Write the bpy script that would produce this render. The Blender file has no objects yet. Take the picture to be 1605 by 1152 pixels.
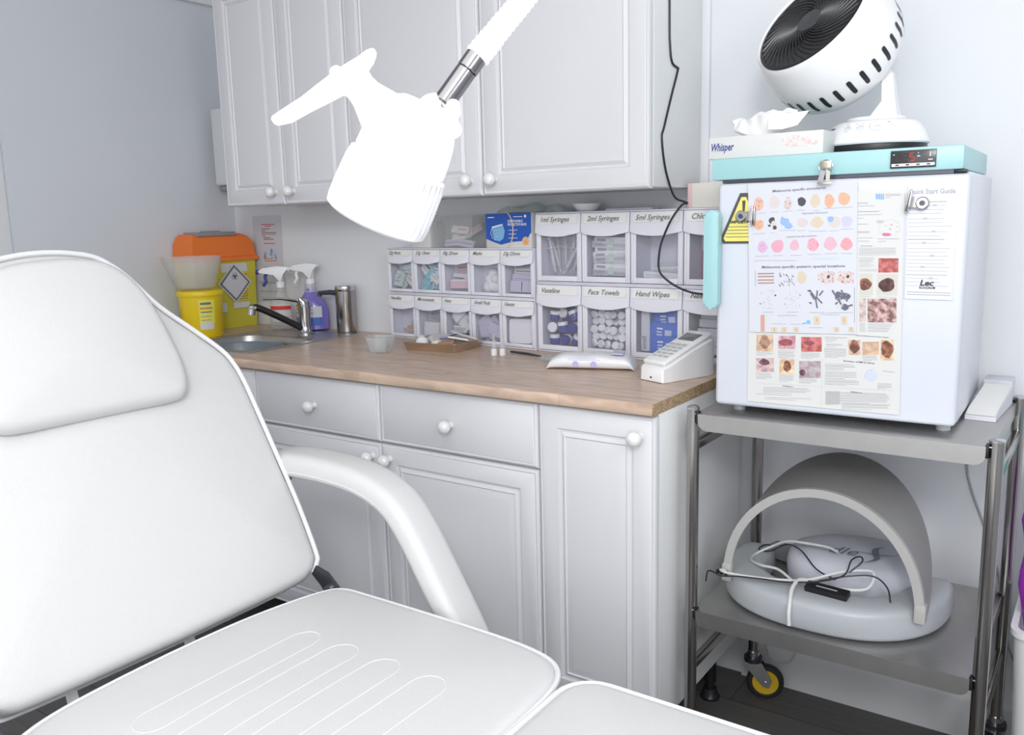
import bpy, bmesh, math, random
from mathutils import Vector, Matrix, Euler
V=Vector
SC=bpy.context.scene
COL=SC.collection
R=math.radians
# ---------------------------------------------------------------- materials
MATS={}
def mat(name,col,rough=.5,metal=0,bump=0,bscale=200,var=0,vscale=8,spec=.5,coat=0,emit=0,stretch=None):
    if name in MATS: return MATS[name]
    m=bpy.data.materials.new(name); m.use_nodes=True; nt=m.node_tree; b=nt.nodes['Principled BSDF']
    c=(*col,1) if len(col)==3 else col
    b.inputs['Base Color'].default_value=c; b.inputs['Roughness'].default_value=rough; b.inputs['Metallic'].default_value=metal
    b.inputs['Specular IOR Level'].default_value=spec
    if coat: b.inputs['Coat Weight'].default_value=coat; b.inputs['Coat Roughness'].default_value=.15
    if emit: b.inputs['Emission Color'].default_value=c; b.inputs['Emission Strength'].default_value=emit
    tc=nt.nodes.new('ShaderNodeTexCoord'); mp=nt.nodes.new('ShaderNodeMapping'); nt.links.new(tc.outputs['Object'],mp.inputs['Vector'])
    if stretch: mp.inputs['Scale'].default_value=stretch
    if var:
        n=nt.nodes.new('ShaderNodeTexNoise'); n.inputs['Scale'].default_value=vscale; n.inputs['Detail'].default_value=4
        nt.links.new(mp.outputs[0],n.inputs['Vector'])
        mx=nt.nodes.new('ShaderNodeMix'); mx.data_type='RGBA'
        mx.inputs[6].default_value=tuple(max(0,x*(1-var)) for x in c[:3])+(1,); mx.inputs[7].default_value=tuple(min(1,x*(1+var)) for x in c[:3])+(1,)
        nt.links.new(n.outputs['Fac'],mx.inputs[0]); nt.links.new(mx.outputs[2],b.inputs['Base Color'])
    if bump:
        n=nt.nodes.new('ShaderNodeTexNoise'); n.inputs['Scale'].default_value=bscale; n.inputs['Detail'].default_value=3
        nt.links.new(mp.outputs[0],n.inputs['Vector'])
        bp=nt.nodes.new('ShaderNodeBump'); bp.inputs['Strength'].default_value=bump; bp.inputs['Distance'].default_value=.002
        nt.links.new(n.outputs['Fac'],bp.inputs['Height']); nt.links.new(bp.outputs[0],b.inputs['Normal'])
    MATS[name]=m; return m
def clear(name,tint=(.9,.9,.92),fac=.25,rough=.08,glosscol=(.9,.9,.92),diff=None):
    """clear plastic: see-through tint mixed with a glossy (or milky) skin"""
    if name in MATS: return MATS[name]
    m=bpy.data.materials.new(name); m.use_nodes=True; nt=m.node_tree; nt.nodes.clear()
    o=nt.nodes.new('ShaderNodeOutputMaterial'); t=nt.nodes.new('ShaderNodeBsdfTransparent'); t.inputs[0].default_value=(*tint,1)
    g=nt.nodes.new('ShaderNodeBsdfPrincipled'); g.inputs['Base Color'].default_value=(*(diff or glosscol),1); g.inputs['Roughness'].default_value=rough
    mx=nt.nodes.new('ShaderNodeMixShader'); mx.inputs[0].default_value=fac
    nt.links.new(t.outputs[0],mx.inputs[1]); nt.links.new(g.outputs[0],mx.inputs[2]); nt.links.new(mx.outputs[0],o.inputs[0])
    MATS[name]=m; return m
W_WALL=mat('wall_paint',(.78,.795,.825),.75,var=.025,vscale=2.5,bump=.05,bscale=60)
W_WALLL=mat('wall_paint_dim',(.66,.685,.73),.8,var=.03,vscale=2.2,bump=.05,bscale=60)  # wall paint darkened in colour because the left wall is less lit
W_TRIM=mat('trim_gloss',(.72,.73,.74),.35)
W_CEIL=mat('ceiling_paint',(.8,.8,.8),.8)
W_DOOR=mat('cabinet_white',(.70,.70,.725),.42,bump=.04,bscale=150,var=.012,vscale=3)
W_CARC=mat('cabinet_side',(.79,.80,.80),.5,var=.02,vscale=3)
W_KNOB=mat('knob_white',(.8,.8,.79),.2,coat=.6)
M_LEATH=mat('white_vinyl',(.655,.655,.65),.42,bump=.25,bscale=260,var=.012,vscale=5)
M_PIPE=mat('white_piping',(.80,.80,.81),.35)
M_STIT=mat('stitch_thread',(.74,.74,.74),.6)
M_STEEL=mat('brushed_steel',(.50,.49,.475),.38,1,bump=.08,bscale=90,var=.08,vscale=30,stretch=(1,12,1))
M_TUBE=mat('tube_steel',(.40,.38,.365),.20,1,var=.06,vscale=20)
M_CHROME=mat('chrome',(.60,.60,.61),.10,1)
M_DKSTEEL=mat('dark_steel',(.10,.10,.12),.35,.8)
M_BLACK=mat('black_plastic',(.012,.012,.014),.4)
M_RUBBER=mat('black_rubber',(.02,.02,.02),.6)
M_WHITEP=mat('white_plastic',(.84,.84,.845),.3,coat=.2)
M_LILACP=mat('bin_plastic',(.78,.78,.85),.35)
M_TEAL=mat('teal_enamel',(.35,.60,.62),.35)
M_FRIDGE=mat('fridge_white',(.64,.665,.73),.3,coat=.2)
M_ORANGE=mat('orange_plastic',(.86,.20,.03),.4)
M_YELLOW=mat('yellow_plastic',(.80,.58,.01),.35)
M_YELLOWB=mat('yellow_bin_plastic',(.62,.56,.05),.45)
M_GREYP=mat('grey_plastic',(.27,.27,.28),.45)
M_LED=mat('light_grey_shell',(.42,.44,.465),.35)
M_LEDD=mat('grey_canopy',(.27,.265,.26),.45)
M_LEDE=mat('canopy_edge',(.44,.435,.42),.4)
M_PAD=mat('pad_fabric',(.56,.57,.63),.7,bump=.15,bscale=400)
M_PAPER=mat('paper',(.66,.66,.645),.6)
M_PAPERB=mat('paper_bluish',(.63,.64,.69),.5)
M_CARD=mat('label_card',(.83,.83,.80),.6)
M_TISSUE=mat('tissue_paper',(.86,.86,.86),.8,bump=.1,bscale=120)
M_NAVY=mat('navy_ink',(.05,.06,.28),.5)
M_INK=mat('ink',(.09,.09,.10),.6)
M_CLEAR=clear('clear_window',(.96,.96,.985),.07,.08)
M_CLEARM=clear('milky_plastic',(.96,.95,.93),.26,.3,diff=(.85,.84,.82))
M_CLEARX=clear('clear_box_plastic',(.96,.965,.97),.16,.1,diff=(.80,.81,.82))
M_CLEARB=clear('clear_tub',(.93,.94,.95),.30,.1,diff=(.80,.81,.82))
PAL=dict(ink=(.16,.16,.19),ink2=(.32,.32,.36),peach=(.70,.45,.35),peach2=(.72,.42,.27),blush=(.64,.57,.55),cream=(.64,.55,.41),black=(.07,.07,.08),
 blue=(.30,.44,.80),blue2=(.12,.35,.70),skyblue=(.20,.47,.75),paleblue=(.56,.63,.74),lilac=(.55,.54,.66),lilacp=(.66,.43,.60),pink=(.72,.36,.46),pink2=(.70,.43,.50),rosy=(.80,.38,.46),
 rose=(.82,.35,.38),redbrown=(.42,.14,.09),red=(.70,.12,.14),purple=(.42,.2,.42),rust=(.60,.27,.15),grey=(.50,.50,.53),brownline=(.42,.24,.21),dark=(.13,.13,.18),brick=(.62,.34,.27),
 magenta=(.62,.16,.36),greenp=(.5,.7,.55),paper2=(.60,.58,.52),ph_ink=(.45,.45,.44),red2=(.75,.05,.05),white=(.86,.86,.86),yellow=(.86,.74,.08),orange=(.85,.35,.06))
PHOTO=dict(ph_red=((.62,.20,.20),(.36,.08,.06)),ph_brown=((.38,.16,.08),(.13,.05,.04)),ph_brown2=((.45,.27,.18),(.26,.13,.09)),ph_dark=((.16,.06,.045),(.05,.025,.03)),ph_dark2=((.24,.10,.13),(.10,.05,.06)),ph_tan=((.70,.52,.38),(.50,.33,.24)),
 ph_pink=((.72,.50,.52),(.50,.24,.28)),ph_mauve=((.68,.52,.46),(.42,.26,.34)),ph_cream=((.80,.68,.47),(.62,.40,.24)),ph_grey=((.50,.48,.49),(.38,.27,.31)),ph_orange=((.72,.48,.32),(.50,.34,.24)),
 ph_pale=((.68,.58,.54),(.46,.34,.34)),ph_mix=((.68,.44,.44),(.18,.10,.08)),ph_redd=((.40,.10,.11),(.25,.07,.09)))
def ink(k):
    if k in PHOTO:
        n='print_'+k
        if n in MATS: return MATS[n]
        a,b=PHOTO[k]; m=mat(n,a,.6); nt=m.node_tree
        tc=nt.nodes.new('ShaderNodeTexCoord'); no=nt.nodes.new('ShaderNodeTexNoise'); no.inputs['Scale'].default_value=95; no.inputs['Detail'].default_value=5
        cr=nt.nodes.new('ShaderNodeValToRGB'); cr.color_ramp.elements[0].position=.4; cr.color_ramp.elements[1].position=.62
        cr.color_ramp.elements[0].color=(*b,1); cr.color_ramp.elements[1].color=(*a,1)
        nt.links.new(tc.outputs['Object'],no.inputs['Vector']); nt.links.new(no.outputs['Fac'],cr.inputs[0]); nt.links.new(cr.outputs[0],nt.nodes['Principled BSDF'].inputs['Base Color'])
        return m
    return mat('print_'+k,PAL[k],.6)
def wood_mat():
    m=bpy.data.materials.new('worktop_beech'); m.use_nodes=True; nt=m.node_tree; b=nt.nodes['Principled BSDF']; N=nt.nodes.new; L=nt.links.new
    tc=N('ShaderNodeTexCoord'); mp=N('ShaderNodeMapping'); L(tc.outputs['Object'],mp.inputs[0])
    br=N('ShaderNodeTexBrick'); br.inputs['Scale'].default_value=1; br.inputs['Brick Width'].default_value=.62; br.inputs['Row Height'].default_value=.085; br.inputs['Mortar Size'].default_value=.0008
    br.inputs['Color1'].default_value=(.66,.50,.39,1); br.inputs['Color2'].default_value=(.58,.43,.33,1); br.inputs['Mortar'].default_value=(.50,.36,.27,1); br.offset=.37
    L(mp.outputs[0],br.inputs['Vector'])
    m2=N('ShaderNodeMapping'); m2.inputs['Scale'].default_value=(5,55,20); L(tc.outputs['Object'],m2.inputs[0])
    n=N('ShaderNodeTexNoise'); n.inputs['Scale'].default_value=1.6; n.inputs['Detail'].default_value=6; n.inputs['Distortion'].default_value=.8; L(m2.outputs[0],n.inputs[0])
    cr=N('ShaderNodeValToRGB'); cr.color_ramp.elements[0].position=.3; cr.color_ramp.elements[0].color=(.66,.62,.58,1); cr.color_ramp.elements[1].position=.62; cr.color_ramp.elements[1].color=(1.12,1.12,1.12,1); L(n.outputs['Fac'],cr.inputs[0])
    mx=N('ShaderNodeMix'); mx.data_type='RGBA'; mx.blend_type='MULTIPLY'; mx.inputs[0].default_value=.8; L(br.outputs['Color'],mx.inputs[6]); L(cr.outputs[0],mx.inputs[7])
    vo=N('ShaderNodeTexVoronoi'); vo.inputs['Scale'].default_value=7; L(tc.outputs['Object'],vo.inputs['Vector'])
    c2=N('ShaderNodeValToRGB'); c2.color_ramp.elements[0].position=.035; c2.color_ramp.elements[0].color=(.45,.32,.22,1); c2.color_ramp.elements[1].position=.09; c2.color_ramp.elements[1].color=(1,1,1,1); L(vo.outputs['Distance'],c2.inputs[0])
    m3=N('ShaderNodeMix'); m3.data_type='RGBA'; m3.blend_type='MULTIPLY'; m3.inputs[0].default_value=.7; L(mx.outputs[2],m3.inputs[6]); L(c2.outputs[0],m3.inputs[7])
    L(m3.outputs[2],b.inputs['Base Color']); b.inputs['Roughness'].default_value=.32
    MATS['worktop_beech']=m; return m
M_WOOD=wood_mat()
def chip_mat():
    m=mat('chipboard_edge',(.45,.30,.15),.8); nt=m.node_tree; N=nt.nodes.new; L=nt.links.new
    tc=N('ShaderNodeTexCoord'); vo=N('ShaderNodeTexVoronoi'); vo.inputs['Scale'].default_value=330; L(tc.outputs['Object'],vo.inputs['Vector'])
    cr=N('ShaderNodeValToRGB'); cr.color_ramp.elements[0].color=(.20,.12,.06,1); cr.color_ramp.elements[1].color=(.66,.50,.30,1); L(vo.outputs['Color'],cr.inputs[0]); L(cr.outputs[0],nt.nodes['Principled BSDF'].inputs['Base Color']); return m
M_CHIP=chip_mat()
def floor_mat():
    m=bpy.data.materials.new('vinyl_plank_floor'); m.use_nodes=True; nt=m.node_tree; b=nt.nodes['Principled BSDF']; N=nt.nodes.new; L=nt.links.new
    tc=N('ShaderNodeTexCoord'); br=N('ShaderNodeTexBrick'); br.inputs['Scale'].default_value=1; br.inputs['Brick Width'].default_value=.92; br.inputs['Row Height'].default_value=.152; br.inputs['Mortar Size'].default_value=.0014
    br.inputs['Color1'].default_value=(.098,.095,.093,1); br.inputs['Color2'].default_value=(.116,.113,.110,1); br.inputs['Mortar'].default_value=(.03,.029,.028,1)
    L(tc.outputs['Object'],br.inputs['Vector'])
    mp=N('ShaderNodeMapping'); mp.inputs['Scale'].default_value=(3,40,1); L(tc.outputs['Object'],mp.inputs[0]); n=N('ShaderNodeTexNoise'); n.inputs['Scale'].default_value=2; n.inputs['Detail'].default_value=5; L(mp.outputs[0],n.inputs[0])
    cr=N('ShaderNodeValToRGB'); cr.color_ramp.elements[0].color=(.72,.72,.72,1); cr.color_ramp.elements[1].color=(1.25,1.24,1.22,1); L(n.outputs['Fac'],cr.inputs[0])
    mx=N('ShaderNodeMix'); mx.data_type='RGBA'; mx.blend_type='MULTIPLY'; mx.inputs[0].default_value=1; L(br.outputs['Color'],mx.inputs[6]); L(cr.outputs[0],mx.inputs[7]); L(mx.outputs[2],b.inputs['Base Color']); b.inputs['Roughness'].default_value=.6
    return m
M_FLOOR=floor_mat()
# ---------------------------------------------------------------- mesh builder
def frame(o,x,y,z): return Matrix((( x[0],y[0],z[0],o[0]),(x[1],y[1],z[1],o[1]),(x[2],y[2],z[2],o[2]),(0,0,0,1)))
def T(x,y,z): return Matrix.Translation((x,y,z))
def RZ(a): return Matrix.Rotation(R(a),4,'Z')
def RX(a): return Matrix.Rotation(R(a),4,'X')
def RY(a): return Matrix.Rotation(R(a),4,'Y')
def axis_frame(o,d):
    d=V(d).normalized(); return Matrix.Translation(V(o))@d.to_track_quat('Z','Y').to_matrix().to_4x4()
class MB:
    def __init__(s,M=None): s.v=[];s.f=[];s.m=[];s.M=M or Matrix.Identity(4);s.mats=[]
    def mi(s,m):
        if m not in s.mats: s.mats.append(m)
        return s.mats.index(m)
    def add(s,vs,fs,m,M=None):
        MM=s.M@M if M is not None else s.M; n=len(s.v); i=s.mi(m)
        s.v+=[MM@V(v) for v in vs]
        for f in fs: s.f.append([n+k for k in f]); s.m.append(i)
        return s
    def addbm(s,bm,m,M=None):
        bm.verts.index_update(); s.add([v.co.copy() for v in bm.verts],[[v.index for v in f.verts] for f in bm.faces],m,M); bm.free(); return s
    def box(s,x0,x1,y0,y1,z0,z1,m,bev=0,seg=2,M=None):
        bm=bmesh.new(); bmesh.ops.create_cube(bm,size=1)
        for v in bm.verts: v.co=V(((x0+x1)/2+v.co.x*(x1-x0),(y0+y1)/2+v.co.y*(y1-y0),(z0+z1)/2+v.co.z*(z1-z0)))
        if bev>0: bmesh.ops.bevel(bm,geom=bm.edges[:],offset=min(bev,.49*min(abs(x1-x0),abs(y1-y0),abs(z1-z0))),segments=seg,profile=.5,affect='EDGES')
        return s.addbm(bm,m,M)
    def prism(s,poly,d0,d1,m,bev=0,M=None,seg=2):
        """poly in local XY, extruded along local Z"""
        bm=bmesh.new(); a=[bm.verts.new((x,y,d0)) for x,y in poly]; b=[bm.verts.new((x,y,d1)) for x,y in poly]; n=len(poly)
        bm.faces.new(a[::-1]); bm.faces.new(b)
        for i in range(n): bm.faces.new((a[i],a[(i+1)%n],b[(i+1)%n],b[i]))
        if bev>0:
            es=[e for e in bm.edges if abs(e.verts[0].co.z-e.verts[1].co.z)<1e-9]
            bmesh.ops.bevel(bm,geom=es,offset=bev,segments=seg,profile=.5,affect='EDGES')
        bmesh.ops.recalc_face_normals(bm,faces=bm.faces[:])
        return s.addbm(bm,m,M)
    def lathe(s,prof,m,n=28,M=None,sx=1,sy=1):
        vs=[];fs=[];k=len(prof)
        for i in range(n):
            a=2*math.pi*i/n
            for r,z in prof: vs.append((r*math.cos(a)*sx,r*math.sin(a)*sy,z))
        for i in range(n):
            j=(i+1)%n
            for q in range(k-1): fs.append((i*k+q,j*k+q,j*k+q+1,i*k+q+1))
        if prof[0][0]>1e-6: fs.append([i*k for i in range(n)][::-1])
        if prof[-1][0]>1e-6: fs.append([i*k+k-1 for i in range(n)])
        return s.add(vs,fs,m,M)
    def tube(s,pts,r,m,n=8,M=None,closed=False,flat=None):
        pts=[V(p) for p in pts]; N=len(pts); rs=r if isinstance(r,(list,tuple)) else [r]*N
        vs=[];fs=[]; up=None
        for i,p in enumerate(pts):
            if closed: d=(pts[(i+1)%N]-pts[i-1])
            else: d=(pts[min(i+1,N-1)]-pts[max(i-1,0)])
            d.normalize()
            if up is None: up=V((0,0,1)) if abs(d.z)<.9 else V((1,0,0))
            a=(up-d*up.dot(d)); 
            if a.length<1e-6: a=d.orthogonal()
            a.normalize(); b=d.cross(a); up=a
            for k in range(n):
                t=2*math.pi*k/n; c=a*math.cos(t)*(flat or 1)+b*math.sin(t); vs.append(p+c*rs[i])
        L=N if closed else N-1
        for i in range(L):
            j=(i+1)%N
            for k in range(n): fs.append((i*n+k,i*n+(k+1)%n,j*n+(k+1)%n,j*n+k))
        if not closed: fs.append(list(range(n))[::-1]); fs.append([(N-1)*n+k for k in range(n)])
        return s.add(vs,fs,m,M)
    def cyl(s,p0,p1,r,m,n=20,r1=None,bev=0):
        p0=V(p0);p1=V(p1);h=(p1-p0).length; r1=r if r1 is None else r1
        pr=[(0,0),(r-bev,0),(r,bev),(r1,h-bev),(r1-bev,h),(0,h)] if bev else [(0,0),(r,0),(r1,h),(0,h)]
        return s.lathe(pr,m,n,axis_frame(p0,p1-p0))
    def ball(s,c,r,m,n=16,sq=(1,1,1)):
        pr=[(r*math.sin(math.pi*i/(n//2)),-r*math.cos(math.pi*i/(n//2))) for i in range(n//2+1)]
        pr[0]=(0,-r);pr[-1]=(0,r)
        return s.lathe(pr,m,n,T(*c)@Matrix.Diagonal((*sq,1)))
    def loft(s,rings,m,M=None,cap=True,closed=True):
        n=len(rings[0]); vs=[p for r in rings for p in r]; fs=[]
        for i in range(len(rings)-1):
            for k in range(n if closed else n-1): fs.append((i*n+k,i*n+(k+1)%n,(i+1)*n+(k+1)%n,(i+1)*n+k))
        if cap: fs.append(list(range(n))[::-1]); fs.append([(len(rings)-1)*n+k for k in range(n)])
        return s.add(vs,fs,m,M)
    def quad(s,pts,m,M=None): return s.add(pts,[tuple(range(len(pts)))],m,M)
    def text(s,st,size,m,M=None,align='LEFT',width=None,shear=0,depth=0,bold=0):
        cu=bpy.data.curves.new('t','FONT'); cu.body=st; cu.size=size; cu.align_x=align; cu.shear=shear; cu.resolution_u=2; cu.extrude=depth; cu.offset=bold
        o=bpy.data.objects.new('t',cu); me=bpy.data.meshes.new_from_object(o)
        vs=[v.co.copy() for v in me.vertices]; fs=[list(p.vertices) for p in me.polygons]
        if width and vs:
            x0=min(v.x for v in vs);x1=max(v.x for v in vs); k=width/(x1-x0)
            for v in vs: v.x=(v.x-x0)*k
        bpy.data.objects.remove(o); bpy.data.curves.remove(cu); bpy.data.meshes.remove(me)
        return s.add(vs,fs,m,M)
    def build(s,name,parent=None,angle=38,label=None,weld=False):
        me=bpy.data.meshes.new(name); me.from_pydata([tuple(v) for v in s.v],[],s.f)
        for m in s.mats: me.materials.append(m)
        me.polygons.foreach_set('material_index',s.m)
        bm=bmesh.new(); bm.from_mesh(me)
        if weld: bmesh.ops.remove_doubles(bm,verts=bm.verts[:],dist=1e-6)
        big=[f for f in bm.faces]; 
        bmesh.ops.recalc_face_normals(bm,faces=big); bm.to_mesh(me); bm.free()
        me.polygons.foreach_set('use_smooth',[True]*len(me.polygons)); me.set_sharp_from_angle(angle=R(angle)); me.update()
        o=bpy.data.objects.new(name,me); COL.objects.link(o)
        if parent: 
            o.parent=parent; o.matrix_parent_inverse=root_inv(parent)
        if label: o['label']=label
        return o
def world(o): return (world(o.parent)@o.matrix_parent_inverse if o.parent else Matrix.Identity(4))@o.matrix_basis
def root_inv(p): return world(p).inverted()
def thing(name,label,cat,loc=(0,0,0),group=None):
    o=bpy.data.objects.new(name,None); o.empty_display_size=.03; COL.objects.link(o); o.location=loc; o['label']=label; o['category']=cat
    if group: o['group']=group
    return o
def tag(o,label,cat,group=None,kind=None):
    o['label']=label;o['category']=cat
    if group:o['group']=group
    if kind:o['kind']=kind
    return o
def struct(o): o['kind']='structure'; return o
def dup(root,M,label,group=None):
    """copy of a thing with its parts, moved by the matrix M"""
    def cp(o,par):
        c=o.copy(); COL.objects.link(c)
        if par is not None: c.parent=par
        for ch in [x for x in o.children]: cp(ch,c)
        return c
    r=cp(root,None); r.matrix_world=M@Matrix.LocRotScale(root.location,root.rotation_euler,root.scale)
    r['label']=label
    if group: r['group']=group
    return r
def smooth_path(pts,k=6,closed=False):
    P=[V(p) for p in pts]; n=len(P); out=[]
    rng=range(n if closed else n-1)
    for i in rng:
        p0=P[(i-1)%n] if closed or i>0 else P[0]*2-P[1]; p1=P[i]; p2=P[(i+1)%n]; p3=P[(i+2)%n] if closed or i+2<n else P[-1]*2-P[-2]
        for j in range(k):
            t=j/k; out.append(.5*((2*p1)+(p2-p0)*t+(2*p0-5*p1+4*p2-p3)*t*t+(3*p1-p0-3*p2+p3)*t**3))
    if not closed: out.append(P[-1])
    return out
def rrect(x0,x1,y0,y1,r,k=6):
    out=[]
    for cx,cy,a0 in((x1-r,y1-r,0),(x0+r,y1-r,90),(x0+r,y0+r,180),(x1-r,y0+r,270)):
        for i in range(k+1): a=R(a0+90*i/k); out.append((cx+r*math.cos(a),cy+r*math.sin(a)))
    return out
def offset(poly,d):
    n=len(poly); out=[]; A=sum(poly[i][0]*poly[(i+1)%n][1]-poly[(i+1)%n][0]*poly[i][1] for i in range(n)); sg=1 if A>0 else -1
    for i in range(n):
        p0=V(poly[i-1]);p1=V(poly[i]);p2=V(poly[(i+1)%n]); t=(p2-p1).normalized()+(p1-p0).normalized(); t.normalize(); nn=V((-t.y,t.x))*sg
        out.append((p1.x+nn.x*d,p1.y+nn.y*d))
    return out
def cushion(mb,poly,h0,h1,m,M,er=.02,puff=.012,crown=6):
    """padded slab: outline poly in local XY, from height h0 to h1 with rounded rims and a domed top"""
    cx=sum(p[0] for p in poly)/len(poly); cy=sum(p[1] for p in poly)/len(poly); rings=[]
    K=5
    for i in range(K+1): a=math.pi/2*i/K; q=offset(poly,er*(1-math.sin(a))); rings.append([(x,y,h0+er*(1-math.cos(a))) for x,y in q])
    for i in range(K+1): a=math.pi/2*i/K; q=offset(poly,er*(1-math.cos(a))); rings.append([(x,y,h1-er+er*math.sin(a)) for x,y in q])
    top=offset(poly,er)
    for i in range(1,crown+1):
        t=i/crown; k=1-t*.985
        rings.append([(cx+(x-cx)*k,cy+(y-cy)*k,h1+puff*(1-k*k)) for x,y in top])
    mb.loft(rings,m,M)
    return mb
# ---------------------------------------------------------------- room
X0,X1,YF,ZC=-2.136,1.75,-3.6,2.32
def plane_box(name,*b,m): 
    o=MB().box(*b,m).build(name); return struct(o)
plane_box('floor',X0-.1,X1+.1,YF-.1,.1,-.08,0,m=M_FLOOR)
plane_box('wall_back',X0-.1,X1+.1,0,.1,0,ZC,m=W_WALL)
# left wall stops at an opening; a door lining stands there
plane_box('wall_left',X0-.1,X0,-.86,0,0,ZC,m=W_WALLL)
struct(MB().box(X0-.1,X0,-1.9,-.86,2.05,ZC,W_WALLL).box(X0-.1,X0,YF,-1.9,0,ZC,W_WALLL).build('wall_left_far'))
struct(MB().box(X0-.13,X0-.012,-.925,-.86,0,2.05,W_TRIM,.004).box(X0-.13,X0-.012,-1.9,-1.84,0,2.05,W_TRIM,.004).box(X0-.13,X0-.012,-1.84,-.925,1.99,2.05,W_TRIM,.004).build('trim_1'))
d=MB().box(X0-.10,X0-.06,-1.84,-.925,.01,1.99,W_DOOR,.003)
d.box(X0-.062,X0-.05,-1.74,-1.42,1.1,1.85,W_DOOR,.005).box(X0-.062,X0-.05,-1.34,-1.02,1.1,1.85,W_DOOR,.005).box(X0-.062,X0-.05,-1.74,-1.42,.2,.95,W_DOOR,.005).box(X0-.062,X0-.05,-1.34,-1.02,.2,.95,W_DOOR,.005)
do=struct(d.build('door_1'))
MB().cyl((X0-.06,-1.0,1.0),(X0-.015,-1.0,1.0),.011,M_CHROME).cyl((X0-.018,-1.0,1.0),(X0-.018,-1.12,1.0),.009,M_CHROME).build('door_handle',do)
plane_box('wall_right',X1,X1+.1,YF,0,0,ZC,m=W_WALL)
plane_box('ceiling',X0-.1,X1+.1,YF-.1,.1,ZC,ZC+.08,m=W_CEIL)
struct(MB().prism([(0,2.12),(.03,2.12),(.035,2.16),(.07,2.22),(.12,2.26),(.13,ZC),(0,ZC)],-3.5,0,W_TRIM,M=frame((X0,0,0),(1,0,0),(0,0,1),(0,1,0))).build('trim_2'))
def skirt(x0,x1,name): struct(MB().prism([(0,0),(-.014,0),(-.014,.10),(-.010,.112),(-.006,.118),(-.004,.13),(0,.13)],x0,x1,W_TRIM,M=frame((0,0,0),(0,1,0),(0,0,1),(1,0,0))).build(name))
skirt(-.02,X1,'baseboard_back')
struct(MB().box(X0,X0+.013,-.86,-.64,0,.12,W_TRIM,.003).build('baseboard_left'))
# slim upright cover strip on the back wall right of the wall cabinets
struct(MB().box(-.166,-.142,-.012,0,1.32,ZC,W_WALL,.003).build('trim_3'))
# ---------------------------------------------------------------- cabinets
def panel_door(x0,x1,z0,z1,yf,th=.019,inset=.052,flat=False):
    """thermofoil door: bevelled slab with a stepped moulded frame and raised field"""
    mb=MB(); w=x1-x0;h=z1-z0
    prof=[(0,-th),(0,-.006),(.002,-.0025),(.006,0),(.010,-.0015),(.013,0)] if True else []
    if not flat: prof+=[(inset,0),(inset+.003,-.0055),(inset+.008,-.0065),(inset+.013,-.003),(inset+.017,-.0005),(inset+.020,-.0035),(inset+.034,-.0005),(inset+.038,0)]
    rings=[]
    for d,y in prof: rings.append([(x0+d,yf-y,z0+d),(x1-d,yf-y,z0+d),(x1-d,yf-y,z1-d),(x0+d,yf-y,z1-d)])
    return mb.loft(rings,W_DOOR)
def knob(x,z,yf,parent):
    MB().lathe([(0,0),(.0095,0),(.0085,.004),(.0065,.009),(.010,.013),(.0155,.019),(.0172,.026),(.0155,.033),(.0095,.0385),(0,.040)],W_KNOB,20,axis_frame((x,yf,z),(0,-1,0))).build('knob',parent,60)
# wall cabinets
XR=-.163; zb,zt=1.363,2.08
def wall_cab(x0,x1,label,splits,knobs):
    t=thing('wall_cabinet',label,'cabinet',((x0+x1)/2,0,zb),'white panelled wall cabinets over the worktop')
    c=MB().box(x0,x1,-.298,-.001,zb+.004,zt,W_CARC,.001)
    c.build('body',t)
    for a,b in zip(splits[:-1],splits[1:]):
        dr=panel_door(a+.0015,b-.0015,zb,zt,-.318).build('door',t,30)
        for kx in knobs:
            if a<kx<b: knob(kx,1.404,-.318,dr)
    return t
wall_cab(XR-1.0,XR,'wide double-door white wall cabinet nearest the fan, over the drawer bins',[XR-1.0,XR-.5,XR],[-.703,-.621])
wall_cab(XR-1.6,XR-1.0,'narrow double-door white wall cabinet over the sink, next to the left wall',[XR-1.6,XR-1.3,XR-1.0],[-1.506,-1.420])
# base cabinets
def base_body(t,x0,x1):
    MB().box(x0,x1,-.601,-.02,.157,.884,W_CARC,.001).build('body',t)
    for lx in (x0+.05,x1-.05):
        for ly in(-.53,-.17):
            MB().cyl((lx,ly,.157),(lx,ly,.05),.016,M_BLACK,14).cyl((lx,ly,.05),(lx,ly,.018),.012,M_BLACK,14).lathe([(0,0),(.026,0),(.027,.006),(.022,.012),(.018,.03),(0,.03)],M_BLACK,18,T(lx,ly,0)).cyl((lx,ly,.157),(lx,ly,.145),.03,M_BLACK,14).build('leg',t)
yf=-.62
t=thing('base_cabinet','white base cabinet with two drawers above two doors','cabinet',(-.8,-.3,0),'white panelled base cabinets under the worktop'); base_body(t,-1.299,-.3005)
for a,b,kx in((-1.3,-.8,-1.049),(-.8,-.3,-.559)):
    dr=panel_door(a+.0015,b-.0015,.722,.879,yf,flat=True).build('drawer',t,30); knob(kx,.797,yf,dr)
for a,b,kx in((-1.3,-.8,-.832),(-.8,-.3,-.770)):
    dr=panel_door(a+.0015,b-.0015,.160,.717,yf,inset=.05).build('door',t,30); knob(kx,.68,yf,dr)
t=thing('base_cabinet','tall single-door white base cabinet at the open end beside the steel trolley','cabinet',(-.15,-.3,0),'white panelled base cabinets under the worktop'); base_body(t,-.2995,-.001)
dr=panel_door(-.2985,-.0015,.160,.879,yf,inset=.052).build('door',t,30); knob(-.040,.833,yf,dr)
t=thing('base_cabinet','white base cabinet under the sink, mostly behind the treatment chair','cabinet',(-1.7,-.3,0),'white panelled base cabinets under the worktop')
MB().box(-2.10,-1.301,-.601,-.02,.157,.70,W_CARC,.001).box(-2.10,-2.08,-.601,-.02,.70,.884,W_CARC).box(-1.321,-1.301,-.601,-.02,.70,.884,W_CARC).build('body',t)
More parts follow.
